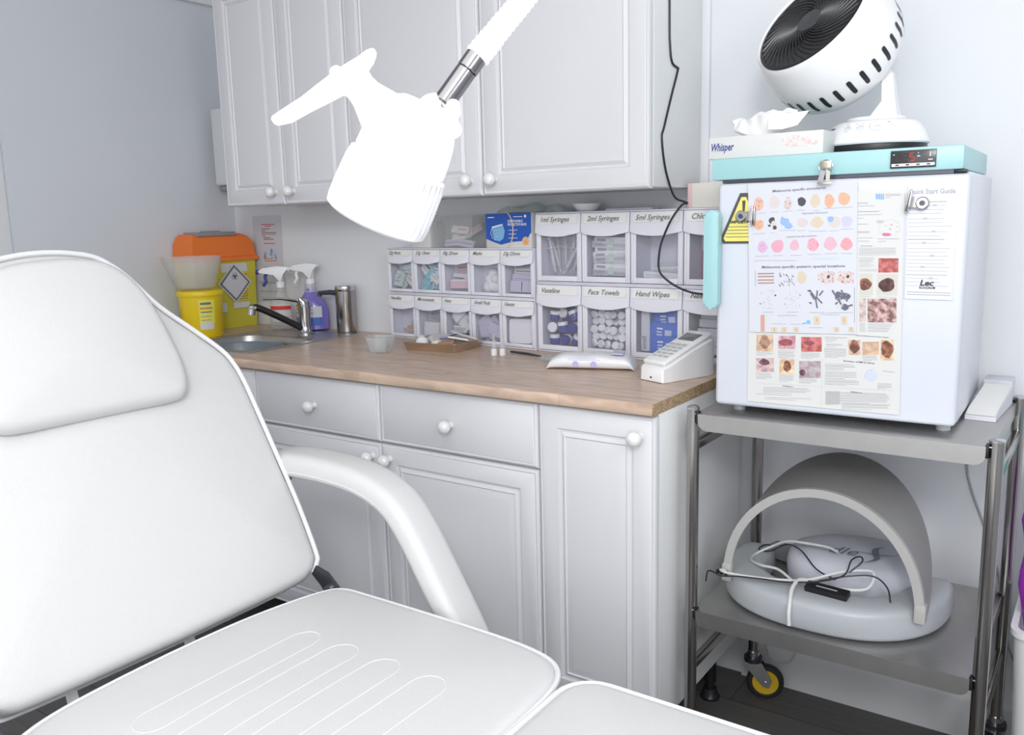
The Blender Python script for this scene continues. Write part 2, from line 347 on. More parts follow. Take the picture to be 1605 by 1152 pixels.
for lx in(-2.05,-1.36):
    MB().cyl((lx,-.53,.157),(lx,-.53,.0),.016,M_BLACK,14).lathe([(0,0),(.026,0),(.018,.03),(0,.03)],M_BLACK,18,T(lx,-.53,0)).build('leg',t)
for a,b,kx in((-2.1,-1.7,-1.735),(-1.7,-1.3,-1.665)):
    dr=panel_door(a+.0015,b-.0015,.160,.879,yf).build('door',t,30); knob(kx,.833,yf,dr)
# worktop with a cut-out for the sink
SX0,SX1,SY0,SY1=-1.83,-1.40,-.575,-.065
wt=MB(); zt0,zt1=.884,.91
def wslab(x0,x1,y0,y1,bev=0):wt.box(x0,x1,y0,y1,zt0,zt1,M_WOOD)
hx0,hx1,hy0,hy1=SX0+.012,SX1-.012,SY0+.012,SY1-.012
wslab(X0,hx0,-.634,0);wslab(hx0,hx1,-.634,hy0);wslab(hx0,hx1,hy1,0);wslab(hx1,-.0012,-.634,0)
ed=[(-.634,zt0),(-.6385,zt0+.001),(-.64,zt0+.004),(-.64,zt1-.006),(-.6382,zt1-.0018),(-.634,zt1)]
wt.prism(ed,X0,-.0012,M_WOOD,M=frame((0,0,0),(0,1,0),(0,0,1),(1,0,0)))
wt.box(-.0012,0,-.638,0,zt0,zt1-.0005,M_CHIP)
wto=wt.build('worktop',angle=50); tag(wto,'wood-effect worktop with chipboard showing at its cut right end','worktop')
# sink
sk=thing('sink','stainless steel inset sink at the left end of the worktop','sink',(-1.6,-.3,.91))
ro=[(x,y,.9135) for x,y in rrect(SX0+.002,SX1-.002,SY0+.002,SY1-.002,.02)]; rl=[(x,y,.9105) for x,y in rrect(SX0,SX1,SY0,SY1,.022)]
bx0,bx1,by0,by1=SX0+.04,SX1-.035,SY0+.04,-.235
def rr(x0,x1,y0,y1,r,z): return [(x,y,z) for x,y in rrect(x0,x1,y0,y1,r)]
rings=[rl,ro,rr(SX0+.008,SX1-.008,SY0+.008,SY1-.008,.018,.9125),rr(bx0-.006,bx1+.006,by0-.006,by1+.006,.07,.9125),rr(bx0,bx1,by0,by1,.066,.908),rr(bx0+.006,bx1-.006,by0+.006,by1-.006,.06,.89),rr(bx0+.014,bx1-.014,by0+.014,by1-.014,.055,.79),rr(bx0+.04,bx1-.04,by0+.04,by1-.04,.05,.765)]
mb=MB(); mb.loft(rings,M_STEEL,cap=False); mb.quad(rings[-1],M_STEEL); mb.build('basin',sk,30)
MB().lathe([(0,.003),(.02,.004),(.032,.002),(.034,0),(.0,-.002)],M_CHROME,20,T(-1.61,-.39,.7665)).build('drain',sk)
# bowl standing in the sink
bw=MB().lathe([(0,.0),(.06,.0),(.10,.03),(.125,.085),(.13,.125),(.135,.128),(.131,.129),(.126,.125),(.121,.085),(.096,.033),(.058,.004),(0,.004)],mat('grey_bowl',(.20,.24,.28),.35),32,T(-1.64,-.385,.7665)@Matrix.Diagonal((1.05,.9,1,1)))
tag(bw.build('washing_up_bowl'),'dark blue-grey plastic bowl inside the steel sink','bowl')
# tap
tp=thing('mixer_tap','chrome single-lever mixer tap with black spout behind the sink','tap',(-1.58,-.165,.91))
MB().lathe([(0,0),(.027,0),(.027,.006),(.022,.012),(.0195,.03),(.021,.075),(.0235,.098),(.0,.104)],M_CHROME,24,T(-1.58,-.165,.9126)).build('body',tp)
MB().tube(smooth_path([(-1.582,-.178,.935),(-1.60,-.215,.96),(-1.625,-.265,.992),(-1.648,-.31,1.018),(-1.657,-.327,1.02)],4),.0115,M_BLACK,12).build('spout',tp)
MB().cyl((-1.657,-.327,1.026),(-1.660,-.331,.996),.0135,M_CHROME,16).cyl((-1.652,-.318,1.018),(-1.661,-.335,1.02),.0125,M_CHROME,14).build('aerator',tp,label='chrome spout end')
MB().loft([[(x,y,0) for x,y in rrect(-.021,.021,-.021,.021,.02)],[(x*.95,y*.95-.004,.022) for x,y in rrect(-.021,.021,-.021,.021,.02)],[(x*.5,y*.7-.012,.032) for x,y in rrect(-.021,.021,-.021,.021,.02)]],M_CHROME,M=T(-1.58,-.165,1.008)).tube([(-1.587,-.185,1.032),(-1.615,-.235,1.044),(-1.652,-.285,1.046)],[.006,.0045,.004],M_CHROME,8).build('lever',tp)
# ---------------------------------------------------------------- things along the left end
# large sharps bin, narrow box against the left wall
sb=thing('clinical_waste_bin','tall yellow clinical waste box with an orange lid in the corner','bin',(-2.08,-.19,.91))
Mb=frame((-2.008,-.018,.9105),(0,-1,0),(0,0,1),(1,0,0)) # local: x along -Y, y up, z out to the room
mb=MB()
def ringz(w0,w1,d0,d1,y): # rectangle (along, depth) at height y
    return [(w0,y,d0),(w1,y,d0),(w1,y,d1),(w0,y,d1)]
mb.loft([ringz(.010,.272,-.115,-.006,0),ringz(.002,.280,-.120,0,.262)],M_YELLOWB,Mb)
mb.build('body',sb,20)
mb=MB().loft([ringz(-.004,.290,-.124,.012,.258),ringz(-.004,.290,-.124,.012,.272),ringz(.002,.284,-.119,.004,.276),ringz(.006,.280,-.118,.001,.325),ringz(.03,.272,-.11,-.004,.350),ringz(.055,.262,-.10,-.02,.361)],M_ORANGE,Mb)
mb.build('lid',sb,20)
MB().box(.085,.255,.352,.368,-.085,.001,M_GREYP,.003,M=Mb).box(.14,.20,.366,.372,-.06,-.02,M_GREYP,.002,M=Mb).build('lid_flap',sb)
mb=MB(); z=.0032
def lab(x0,x1,y0,y1,m,z=.0015): mb.quad([(x0,y0,z),(x1,y0,z),(x1,y1,z),(x0,y1,z)],m,Mb)
lab(.045,.165,.215,.247,M_PAPER,.0016)
lab(.045,.125,.10,.215,mat('label_ochre',(.72,.56,.04),.5),.0014);lab(.045,.12,.075,.098,M_PAPER)
lab(.15,.175,.065,.10,M_PAPER)
for k in range(4): mb.quad([(.05,.160+k*.013,.0022),(.105,.160+k*.013,.0022),(.105,.168+k*.013,.0022),(.05,.168+k*.013,.0022)],ink('rust'),Mb)
for k in range(5): mb.quad([(.05,.108+k*.009,.0022),(.09,.108+k*.009,.0022),(.09,.111+k*.009,.0022),(.05,.111+k*.009,.0022)],ink('ink'),Mb)
mb.text('WASTE',.011,ink('ink'),Mb@T(.128,.228,.0024)@Matrix.Scale(-1,4,(1,0,0)))
mb.build('label',sb)
mb=MB(); c=(.108,.172)
def dia(r,z,m): mb.quad([(c[0]-r,c[1],z),(c[0],c[1]-r,z),(c[0]+r,c[1],z),(c[0],c[1]+r,z)],m,Mb)
mb.quad([(c[0]-.077,c[1],.004),(c[0],c[1]-.077,.004),(c[0]+.077,c[1],.004),(c[0],c[1]+.077,.004)],M_PAPER,Mb)
dia(.070,.0046,ink('ink'));dia(.060,.0052,M_PAPERB)
for k in range(3):
    a=R(90+120*k); px,py=c[0]+.008*math.cos(a),c[1]+.026+.008*math.sin(a)
    pts=[]
    for i in range(13): 
        b=a+R(35)+R(290)*i/12; pts.append((px+.0065*math.cos(b),py+.0065*math.sin(b),.0058))
    mb.tube(pts,.0012,ink('black'),5,Mb)
mb.tube([(c[0]+.0055*math.cos(R(i*30)),c[1]+.026+.0055*math.sin(R(i*30)),.0058) for i in range(12)],.0009,ink('black'),5,Mb,closed=True)
mb.build('hazard_diamond',sb,label='white diamond sticker with black biohazard sign')
# small round sharps tub
st=thing('sharps_tub','small round yellow sharps tub in front of the orange-lidded waste box','tub',(-1.93,-.30,.91))
Mt=T(-1.912,-.349,.9105)
MB().lathe([(0,0),(.066,0),(.069,.004),(.076,.148),(.0,.148)],M_YELLOW,36,Mt).build('body',st)
MB().lathe([(.0,.146),(.080,.146),(.081,.150),(.081,.160),(.078,.165),(.06,.168),(0,.168)],M_YELLOW,36,Mt).build('lid',st)
mb=MB()
def curved(r0,a0,a1,z0,z1,m,n=6,zz=.149):
    for i in range(n):
        b0=R(a0+(a1-a0)*i/n);b1=R(a0+(a1-a0)*(i+1)/n); ra=lambda z:r0+.007*z/.148
        mb.quad([(ra(z0)*math.cos(b0),ra(z0)*math.sin(b0),z0),(ra(z0)*math.cos(b1),ra(z0)*math.sin(b1),z0),(ra(z1)*math.cos(b1),ra(z1)*math.sin(b1),z1),(ra(z1)*math.cos(b0),ra(z1)*math.sin(b0),z1)],m,Mt)
curved(.0697,-42,0,.05,.135,mat('label_yellow',(.80,.74,.10),.5));curved(.0701,-42,-4,.03,.055,M_PAPER);curved(.0704,-38,-10,.118,.126,ink('ink'));curved(.0704,-40,-6,.102,.109,ink('rust'));curved(.0704,-38,-8,.09,.094,ink('ink'));curved(.0704,-38,-12,.075,.078,ink('ink2'));curved(.0704,-38,-12,.062,.065,ink('ink2'))
mb.build('label',st)
# translucent bowl with a pouring lip sitting on the tub
mb=MB(); n=40; prof=[(.0,0),(.062,0),(.078,.012),(.100,.085),(.106,.112),(.109,.114),(.105,.116),(.102,.112),(.096,.085),(.074,.015),(.060,.004),(0,.004)]
vs=[];fs=[];k=len(prof)
for i in range(n):
    a=2*math.pi*i/n
    for r,z in prof:
        w=max(0,math.cos(a-R(215)))**14; q=r*(1+.22*w*(z/.116)); vs.append((q*math.cos(a),q*math.sin(a),z))
for i in range(n):
    j=(i+1)%n
    for q in range(k-1): fs.append((i*k+q,j*k+q,j*k+q+1,i*k+q+1))
mb.add(vs,fs,M_CLEARM,T(-1.915,-.364,1.0795)@Matrix.Diagonal((.9,.9,1,1)))
tag(mb.build('measuring_bowl',angle=60),'translucent plastic bowl with pouring lip on top of the yellow tub','bowl')
mb=MB(); 
mb.lathe([(0,0),(.045,0),(.05,.02),(.048,.06),(.0,.085)],mat('dark_brown',(.07,.045,.03),.7,bump=.5,bscale=60),18,T(-2.085,-.44,.911)@Matrix.Diagonal((1,1.2,1,1)))
tag(mb.build('sponge',angle=60),'small dark brown object behind the chair top, left of the yellow tub','sponge')
# poster of hand washing on back wall
mb=MB().box(-2.03,-1.865,-.0022,-.0006,1.0,1.335,M_PAPERB)
Mp=frame((-2.03,-.0028,1.0),(1,0,0),(0,0,1),(0,-1,0))
def bar(x0,x1,y,h,m): mb.quad([(x0,y,0),(x1,y,0),(x1,y+h,0),(x0,y+h,0)],m,Mp)
for x0,x1,y,m in((.05,.13,.30,'red2'),(.07,.11,.294,'red2'),(.05,.10,.283,'ink'),(.05,.075,.275,'red2'),(.05,.135,.268,'ink'),(.05,.135,.262,'rust'),(.055,.07,.256,'ink'),(.06,.10,.249,'ink'),(.06,.12,.243,'ink'),(.06,.125,.227,'red2'),(.06,.13,.16,'red'),(.06,.10,.168,'ink2'),(.02,.15,.075,'ink2'),(.02,.15,.04,'ink2')): bar(x0,x1,y,.0028,ink(m))
random.seed(3)
for y in(.185,.115):
    for q in range(3):
        for w in range(7):
            cx=.065+q*.032+random.uniform(-.008,.008); cy=y+random.uniform(-.016,.016); rx=random.uniform(.003,.008)
            mb.quad([(cx-rx,cy,.0002*(w+1)),(cx,cy-rx*1.3,.0002*(w+1)),(cx+rx,cy,.0002*(w+1)),(cx,cy+rx*1.6,.0002*(w+1))],ink(random.choice(['skyblue','blue2','paleblue','ink2','paleblue'])),Mp)
tag(mb.build('hygiene_poster'),'hand hygiene instruction sheet on the wall behind the spray bottles','poster')
# paper towel dispenser
td=thing('towel_dispenser','white wall-mounted dispenser half hidden by the left wall cabinet','dispenser',(-1.98,0,1.44))
MB().box(-2.098,-1.86,-.11,-.001,1.452,1.738,W_TRIM,.01,3).build('cover',td)
MB().box(-2.09,-1.868,-.10,-.002,1.432,1.4515,M_GREYP,.003).build('base_tray',td)
# spray bottles
def spray(x,y,z,rot,s,bodym,labelf,trigm,label,hh=.155):
    t=thing('spray_bottle',label,'bottle',(x,y,z)); M=T(x,y,z)@RZ(rot)
    rings=[]
    for h,a,b in((0,.036,.022),(.004,.040,.026),(.045,.041,.0265),(.085,.040,.026),(.105,.034,.024),(.122,.022,.019),(.138,.0145,.0145),(hh,.0125,.0125)):
        rings.append([(a*s*math.cos(R(i*15))*(1-.12*abs(math.sin(R(i*30)))),b*s*math.sin(R(i*15)),h) for i in range(24)])
    MB().loft(rings,bodym,M).build('bottle',t,50)
    return t,M
def trigger(t,M,h,m,m2,far=False):
    mb=MB().cyl((0,0,h),(0,0,h+.022),.0155,m,18)
    pts=[(-.004,h+.022),(-.02,h+.05),(-.055,h+.055),(-.075,h+.052),(-.077,h+.063),(-.06,h+.073),(-.01,h+.079),(.03,h+.076),(.035,h+.066),(.012,h+.05),(.010,h+.022)]
    mb.prism([(a,b) for a,b in pts],-.011,.011,m,.003,M=frame((0,0,0),(1,0,0),(0,0,1),(0,-1,0)))
    mb.M=M; 
    mb2=MB(M); mb2.v=[];  
    for i,v in enumerate(mb.v): mb.v[i]=M@v
    o=mb.build('spray_head',t,40)
    MB(M).cyl((-.077,0,h+.058),(-.088,0,h+.058),.0085,m2,14).build('nozzle',o)
    MB(M).tube(smooth_path([(-.045,0,h+.055),(-.055,0,h+.04),(-.052,0,h+.022),(-.064,0,h+.006)],4),[.006]*13,m2,8).build('trigger',o)
pur=mat('purple_liquid',(.20,.17,.52),.15,coat=.5)
t,M=spray(-1.655,-.062,.9145,20,1.62,pur,None,None,'violet spray bottle with white trigger beside the soap dispenser')
for ob in t.children: pass
mb=MB(M)
for i in range(10): 
    a0=R(-150+12*i);a1=R(-150+12*(i+1)); f=lambda a,z,k=1.0:(.0665*math.cos(a)*k*(1-.12*abs(math.sin(2*a))),.0435*math.sin(a)*k,z)
    mb.quad([f(a0,.018),f(a1,.018),f(a1,.048),f(a0,.048)],mat('label_blue',(.06,.14,.50),.4)); mb.quad([f(a0,.048),f(a1,.048),f(a1,.088),f(a0,.088)],M_PAPERB)
    if i<7: mb.quad([f(a0,.062,1.01),f(a1,.062,1.01),f(a1,.066,1.01),f(a0,.066,1.01)],ink('ink2'));mb.quad([f(a0,.076,1.01),f(a1,.076,1.01),f(a1,.081,1.01),f(a0,.081,1.01)],ink('rose'))
mb.build('label',t)
MB(M).lathe([(.0235,.139),(.021,.15),(.0195,.170),(.0,.170)],clear('neck_clear',(.8,.8,.86),.4,.2),20).build('neck',t)
trigger(t,M,.165,M_WHITEP,M_WHITEP)
t,M=spray(-1.775,-.100,.9145,35,1.15,M_CLEARM,None,None,'clear spray bottle with red label and dark blue nozzle behind the tap')
mb=MB(M)
for i in range(10):
    a0=R(-150+12*i);a1=R(-150+12*(i+1)); f=lambda a,z,k=1.0:(.0478*math.cos(a)*k*(1-.12*abs(math.sin(2*a))),.0312*math.sin(a)*k,z)
    mb.quad([f(a0,.03),f(a1,.03),f(a1,.095),f(a0,.095)],M_PAPER)
    mb.quad([f(a0,.074,1.02),f(a1,.074,1.02),f(a1,.088,1.02),f(a0,.088,1.02)],ink('red2')); mb.quad([f(a0,.045,1.02),f(a1,.045,1.02),f(a1,.05,1.02),f(a0,.05,1.02)],ink('rose'))
mb.ball((-.02,-.0335,.062),.008,ink('red2'),10,(1,.2,1))
mb.build('label',t)
trigger(t,M,.155,M_WHITEP,M_NAVY)
# soap dispenser
t=thing('soap_dispenser','brushed steel cylindrical soap dispenser with side spout by the bins','dispenser',(-1.485,-.05,.91))
Ms=T(-1.485,-.055,.9105)
MB().lathe([(0,.004),(.034,.004),(.0355,.008),(.0355,.150),(.0,.150)],M_TUBE,32,Ms).build('body',t)
MB().lathe([(0,0),(.034,0),(.034,.004),(0,.004)],M_BLACK,32,Ms).build('foot',t)
MB().lathe([(0,.150),(.034,.150),(.036,.153),(.036,.166),(.034,.170),(0,.171)],M_CHROME,32,Ms).build('cap',t)
MB().tube([(-1.515,-.062,1.052),(-1.545,-.072,1.055),(-1.588,-.085,1.052)],[.010,.009,.0075],M_DKSTEEL,12).cyl((-1.582,-.083,1.053),(-1.585,-.084,1.041),.007,M_DKSTEEL).build('spout',t)
# ---------------------------------------------------------------- drawer-bin racks
def lin(a,b,t): return a+(b-a)*t
def bin_rack(name,label,M,n,w,h,dep,labels,fs,group):
    t=thing(name,label,'storage bins',M.translation,group)
    W=n*w
    MB(M).box(0,W,.001,dep,0,.004,M_LILACP,.001).box(0,W,.001,dep,h-.004,h,M_LILACP,.001).box(0,.003,.001,dep,.004,h-.004,M_LILACP).box(W-.003,W,.001,dep,.004,h-.004,M_LILACP).box(.003,W-.003,dep-.003,dep,.004,h-.004,M_LILACP).build('housing',t)
    for i in range(n):
        B=M@T(i*w,0,0); mb=MB(B); e=.0015; z0=.006; z1=h-.005
        ox0,ox1,oz0,oz1=w*.105,w*.895,h*.105,h*.70
        # front frame: side pillars and bottom rail, rounded corners of the opening
        mb.box(e,ox0,-.002,.004,z0,z1,M_LILACP,.0012).box(ox1,w-e,-.002,.004,z0,z1,M_LILACP,.0012).box(ox0,ox1,-.002,.004,z0,oz0,M_LILACP,.0012)
        mb.box(e+.001,w*.06,-.0045,-.002,z0+.004,oz1,M_LILACP,.0012).box(w*.94,w-e-.001,-.0045,-.002,z0+.004,oz1,M_LILACP,.0012)
        # bin walls
        mb.box(e+.002,w-e-.002,.004,dep-.006,z0,z0+.002,M_LILACP).box(e+.002,e+.0035,.004,dep-.006,z0,z1-.01,M_LILACP).box(w-e-.0035,w-e-.002,.004,dep-.006,z0,z1-.01,M_LILACP).box(e+.002,w-e-.002,dep-.008,dep-.006,z0,z1-.01,M_LILACP)
        # sloping label hood with a scooped lower edge
        rings=[];K=10
        for k in range(K+1):
            x=lin(e,w-e,k/K); s=math.sin(math.pi*k/K); lo=h*.715-h*.055*s**.7*(1 if k<K*.75 else .8); q=.4+.6*s**.35
            rings.append([(x,.003,z1),(x,-.004,z1),(x,-.0045-.004*q,h*.83),(x,-.0045-.0105*q,lo+h*.035),(x,-.0045-.010*q,lo),(x,.003,lo+.002)])
        mb.loft(rings,M_LILACP)
        b=mb.build('bin',t,40)
        MB(B).box(ox0,ox1,.0005,.0015,oz0,oz1,M_CLEAR).build('window',b)
        za,zc=h*.955,h*.84; ya,yc=-.0054,-.0098
        c=MB(B); c.loft([[(w*.07,ya+.001,za),(w*.07,ya,za),(w*.07,yc,zc),(w*.07,yc+.001,zc)],[(w*.93,ya+.001,za),(w*.93,ya,za),(w*.93,yc,zc),(w*.93,yc+.001,zc)]],M_CARD)
        st=labels[i]
        sl=V((0,ya-yc,za-zc)).normalized()
        F=frame((w*.15 if i%2 else w*.12,yc-.0010,zc+h*.028),(1,0,0),sl,V((1,0,0)).cross(sl))
        c.text(st,fs,ink('ink'),F,shear=.25,bold=fs*.008)
        c.build('label_card',b)
    return t
aS=-4.56; aL=-2.6; wS,hS=.1255,.1505; wL,hL=.1565,.2015
MS=T(-1.256,-.070,.9105)@RZ(aS); ML=T(-.621,-.119,.9105)@RZ(aL)
GR='white racks of tilting storage bins on the worktop'
bin_rack('bin_rack','lower rack of five small tilting bins, labelled Needles to Gauze',MS,5,wS,hS,.064,['Needles','Microwands','Nets','Small Pads','Gauze'],.0155,GR)
MS2=MS@T(0,0,hS+.0005)
bin_rack('bin_rack','upper rack of five small tilting bins, labelled 22g 4mm to 23g 25mm',MS2,5,wS,hS,.064,['22g 4mm','27g 13mm','30g 25mm','Masks','23g 25mm'],.0155,GR)
bin_rack('bin_rack','lower rack of four large tilting bins, labelled Vaseline, Face Towels, Hand Wipes',ML,4,wL,hL,.11,['Vaseline','Face Towels','Hand Wipes','Needles'],.020,GR)
ML2=ML@T(0,0,hL+.0005)
bin_rack('bin_rack','upper rack of four large tilting bins, labelled with syringe sizes and Chlorhexidine',ML2,4,wL,hL,.11,['1ml Syringes','2ml Syringes','5ml Syringes','Chlorhexidine'],.020,GR)
# contents
random.seed(11)
def packet(name,label,group,M,w,h,th,m,marks=(),cat='packet'):
    mb=MB(M); rings=[]
    for z,k in((0,0.9),(.0,1),(th*.5,1.0),(th,.96),(th,.9)):
        rings.append([(x*k,y*k,z) for x,y in rrect(-w/2,w/2,-h/2,h/2,min(w,h)*.12,3)])
    mb.loft(rings,m)
    for (x0,x1,y0,y1,mm) in marks: mb.quad([(x0*w/2,y0*h/2,th+.0003),(x1*w/2,y0*h/2,th+.0003),(x1*w/2,y1*h/2,th+.0003),(x0*w/2,y1*h/2,th+.0003)],mm)
    return tag(mb.build(name),label,cat,group)
def stand(M,x,y,z,tilt,lean=0): # packet facing the room, rotated in its plane
    return M@T(x,y,z)@RX(90-lean)@RZ(tilt)
I=ink
def fillbin(M,idx,w,h,name,label,group,items,cat='packet'):
    for (x,y,z,tilt,pw,ph,th,m,marks) in items:
        packet(name,label,group,stand(M,idx*w+x*w,y,z*h,tilt,random.uniform(0,6)),pw,ph,th,m,marks,cat)
sm_green=mat('sachet_green',(.55,.66,.60),.3);sm_teal=mat('sachet_teal',(.25,.58,.66),.3);sm_pink=mat('sachet_pink',(.76,.52,.56),.4);sm_white=mat('sachet_white',(.78,.78,.77),.35);sm_lilac=mat('sachet_lilac',(.58,.56,.66),.35)
sm_film=clear('sachet_film',(.93,.93,.94),.42,.15,diff=(.84,.84,.86)); sm_grey=mat('sachet_grey',(.56,.57,.58),.35); sm_wood=mat('wood_strip',(.60,.40,.29),.6); sm_blue=mat('wipe_blue',(.05,.16,.62),.3)
mk=[(-.8,.5,.2,.45,I('ink2')),(-.8,.1,-.3,-.2,I('grey'))]
def rnd(n,w,h,pw,ph,ms,marks=mk,y0=.012,y1=.05,z0=.18,z1=.62,th=.004):
    out=[]
    for i in range(n):
        out.append((random.uniform(.27,.73),lin(y1,y0,i/max(1,n-1)),random.uniform(z0,z1) if n>4 else lin(z1,z0,i/max(1,n-1)),random.uniform(-50,50),pw,ph,th,random.choice(ms),marks))
    return out
fillbin(MS2,0,wS,hS,'needle_packet','pale green needle sachet in the small bin labelled 22g 4mm','sachets in the bin 22g 4mm',rnd(24,wS,hS,.042,.026,[sm_green,sm_grey,sm_white,sm_green],z0=.17,z1=.62))
fillbin(MS2,1,wS,hS,'needle_packet','teal and white needle sachet in the small bin labelled 27g 13mm','sachets in the bin 27g 13mm',rnd(26,wS,hS,.042,.022,[sm_teal,sm_teal,sm_white],z0=.17,z1=.63))
fillbin(MS2,2,wS,hS,'needle_packet','pinkish flat sachet in the small bin labelled 30g 25mm','sachets in the bin 30g 25mm',[(.5,.05,.55,5,.08,.035,.004,sm_pink,mk),(.48,.035,.36,-3,.085,.03,.004,sm_white,[(-.9,.2,-.2,.1,I('ink'))]),(.5,.02,.25,2,.086,.03,.004,sm_pink,[(-.9,.9,.6,.8,I('white'))])])
for i,(x,z,s) in enumerate(((.38,.2,.02),(.62,.2,.021),(.5,.22,.02),(.42,.36,.02),(.62,.37,.019),(.5,.47,.018))):
    o=MB().ball((0,0,0),s,mat('cotton',(.82,.82,.81),.9,bump=.4,bscale=90),12,(1.1,.8,.9)).build('cotton_ball',None,70)
    o.matrix_world=MS2@T(3*wS+x*wS,.03+.004*(i%2),z*hS); tag(o,'white cotton ball in the small bin labelled Masks','cotton ball','cotton balls in the bin Masks')
fillbin(MS2,4,wS,hS,'needle_packet','flat sachet with green top in the small bin labelled 23g 25mm','sachets in the bin 23g 25mm',[(.5,.05,.60,4,.085,.03,.004,mat('sachet_dkgreen',(.25,.42,.36),.3),[(-1,1,-.2,.2,I('white'))]),(.5,.04,.50,0,.088,.03,.004,sm_white,mk),(.5,.03,.38,-3,.088,.03,.004,sm_lilac,[(-.8,.8,0,.1,I('purple'))]),(.5,.02,.24,0,.09,.035,.004,sm_lilac,[(.0,.08,-.8,.8,I('black'))])])
fillbin(MS,0,wS,hS,'spatula_strip','tan wooden strip lying in the small bin labelled Needles','strips in the bin Needles',[(.60,.02,.17,0,.06,.012,.006,sm_wood,()),(.63,.035,.22,3,.06,.012,.006,sm_wood,())],'strip')
fillbin(MS,0,wS,hS,'needle_packet','clear grey wrapper standing in the small bin labelled Needles','wrappers in the bin Needles',[(.62,.05,.4,60,.07,.03,.004,sm_film,())])
fillbin(MS,1,wS,hS,'wand_packet','clear wrapped packet in the small bin labelled Microwands','packets in the bin Microwands',[(.5,.05,.55,8,.08,.03,.004,sm_grey,mk),(.5,.04,.42,-8,.085,.03,.004,sm_film,mk),(.48,.02,.24,0,.085,.045,.004,sm_white,[(.7,.74,-.8,.8,I('red'))])])
fillbin(MS,2,wS,hS,'net_packet','crumpled white wrapper in the small bin labelled Nets','wrappers in the bin Nets',rnd(18,wS,hS,.055,.034,[sm_white,sm_film,sm_grey,sm_white],marks=(),z0=.2,z1=.62))
fillbin(MS,3,wS,hS,'pad_packet','lilac-grey wrapper in the small bin labelled Small Pads','wrappers in the bin Small Pads',rnd(18,wS,hS,.055,.038,[sm_lilac,sm_film,sm_lilac],marks=(),z0=.2,z1=.62))
fillbin(MS,4,wS,hS,'gauze_pad','white gauze pad filling the small bin labelled Gauze','gauze pads in the bin Gauze',[(.5,.05,.36,1,.09,.075,.006,M_TISSUE,()),(.51,.03,.36,-2,.088,.074,.006,M_TISSUE,()),(.49,.014,.35,2,.09,.076,.006,M_TISSUE,())],'gauze')
# syringes
def syringe(M,L,r,label,group):
    t=thing('syringe',label,'syringe',M.translation,group)
    MB(M).cyl((0,0,0),(0,0,L*.62),r,sm_film,10).cyl((0,0,L*.62),(0,0,L*.64),r*1.9,sm_white,10).cyl((0,0,-L*.06),(0,0,0),r*.35,sm_white,8).build('barrel',t)
    MB(M).cyl((0,0,L*.1),(0,0,L*.9),r*.45,sm_white,8).cyl((0,0,L*.9),(0,0,L*.93),r*1.4,sm_white,10).cyl((0,0,L*.07),(0,0,L*.1),r*.85,M_BLACK,8).build('plunger',t)
for i,(x,y,z,a) in enumerate(((.22,.07,.18,8),(.36,.07,.17,4),(.5,.06,.16,-6),(.62,.055,.16,-16),(.34,.045,.17,22),(.48,.035,.16,-30),(.66,.04,.2,-24),(.28,.03,.17,14))):
    syringe(ML2@T(x*wL,y,z*hL)@RY(-a)@RX(-4),.105,.0065,'thin clear syringe in the large bin labelled 1ml Syringes','syringes in the bin 1ml Syringes')
fillbin(ML2,1,wL,hL,'syringe_packet','paper-backed syringe packet stacked in the large bin labelled 2ml Syringes','packets in the bin 2ml Syringes',[(.5+.02*math.sin(k*3),.03+.004*(k%3),.16+k*.062,math.sin(k*5)*4,.115,.020,.010,sm_white if k%3 else sm_film,[(-.8,-.3,-.3,.4,I('ink2')),(-.1,.2,-.5,.3,I('greenp')),(.3,.9,-.1,.05,I('grey'))]) for k in range(8)])
fillbin(ML2,2,wL,hL,'syringe_packet','white syringe packet lying low in the large bin labelled 5ml Syringes','packets in the bin 5ml Syringes',[(.52,.03+.015*k,.13+.035*k,(-3,4,2,-2)[k],.115-.01*k,.018,.008,(sm_white,sm_film)[k%2],[(-.8,.3,-.2,.1,I('greenp'))]) for k in range(4)])
pkl=mat('pink_liquid',(.38,.08,.14),.2,coat=.4)
for x in(.34,.68,1.0):
    if x>.9: continue
    t=thing('chlorhexidine_bottle','clear bottle of pink liquid in the large bin labelled Chlorhexidine, '+('left' if x<.5 else 'right')+' of the pair','bottle',(ML2@T(3*wL+x*wL,.045,.01)).translation,'pink bottles in the bin Chlorhexidine')
    Mx=ML2@T(3*wL+x*wL,.045,.009)
    MB(Mx).lathe([(0,0),(.021,0),(.022,.004),(.022,.085),(0,.085)],pkl,20).build('liquid',t); MB(Mx).lathe([(.0225,.0855),(.0225,.118),(.019,.128),(.009,.135),(.009,.142)],sm_film,20).build('shell',t); MB(Mx).cyl((0,0,.142),(0,0,.158),.0115,sm_white,16).build('cap',t)
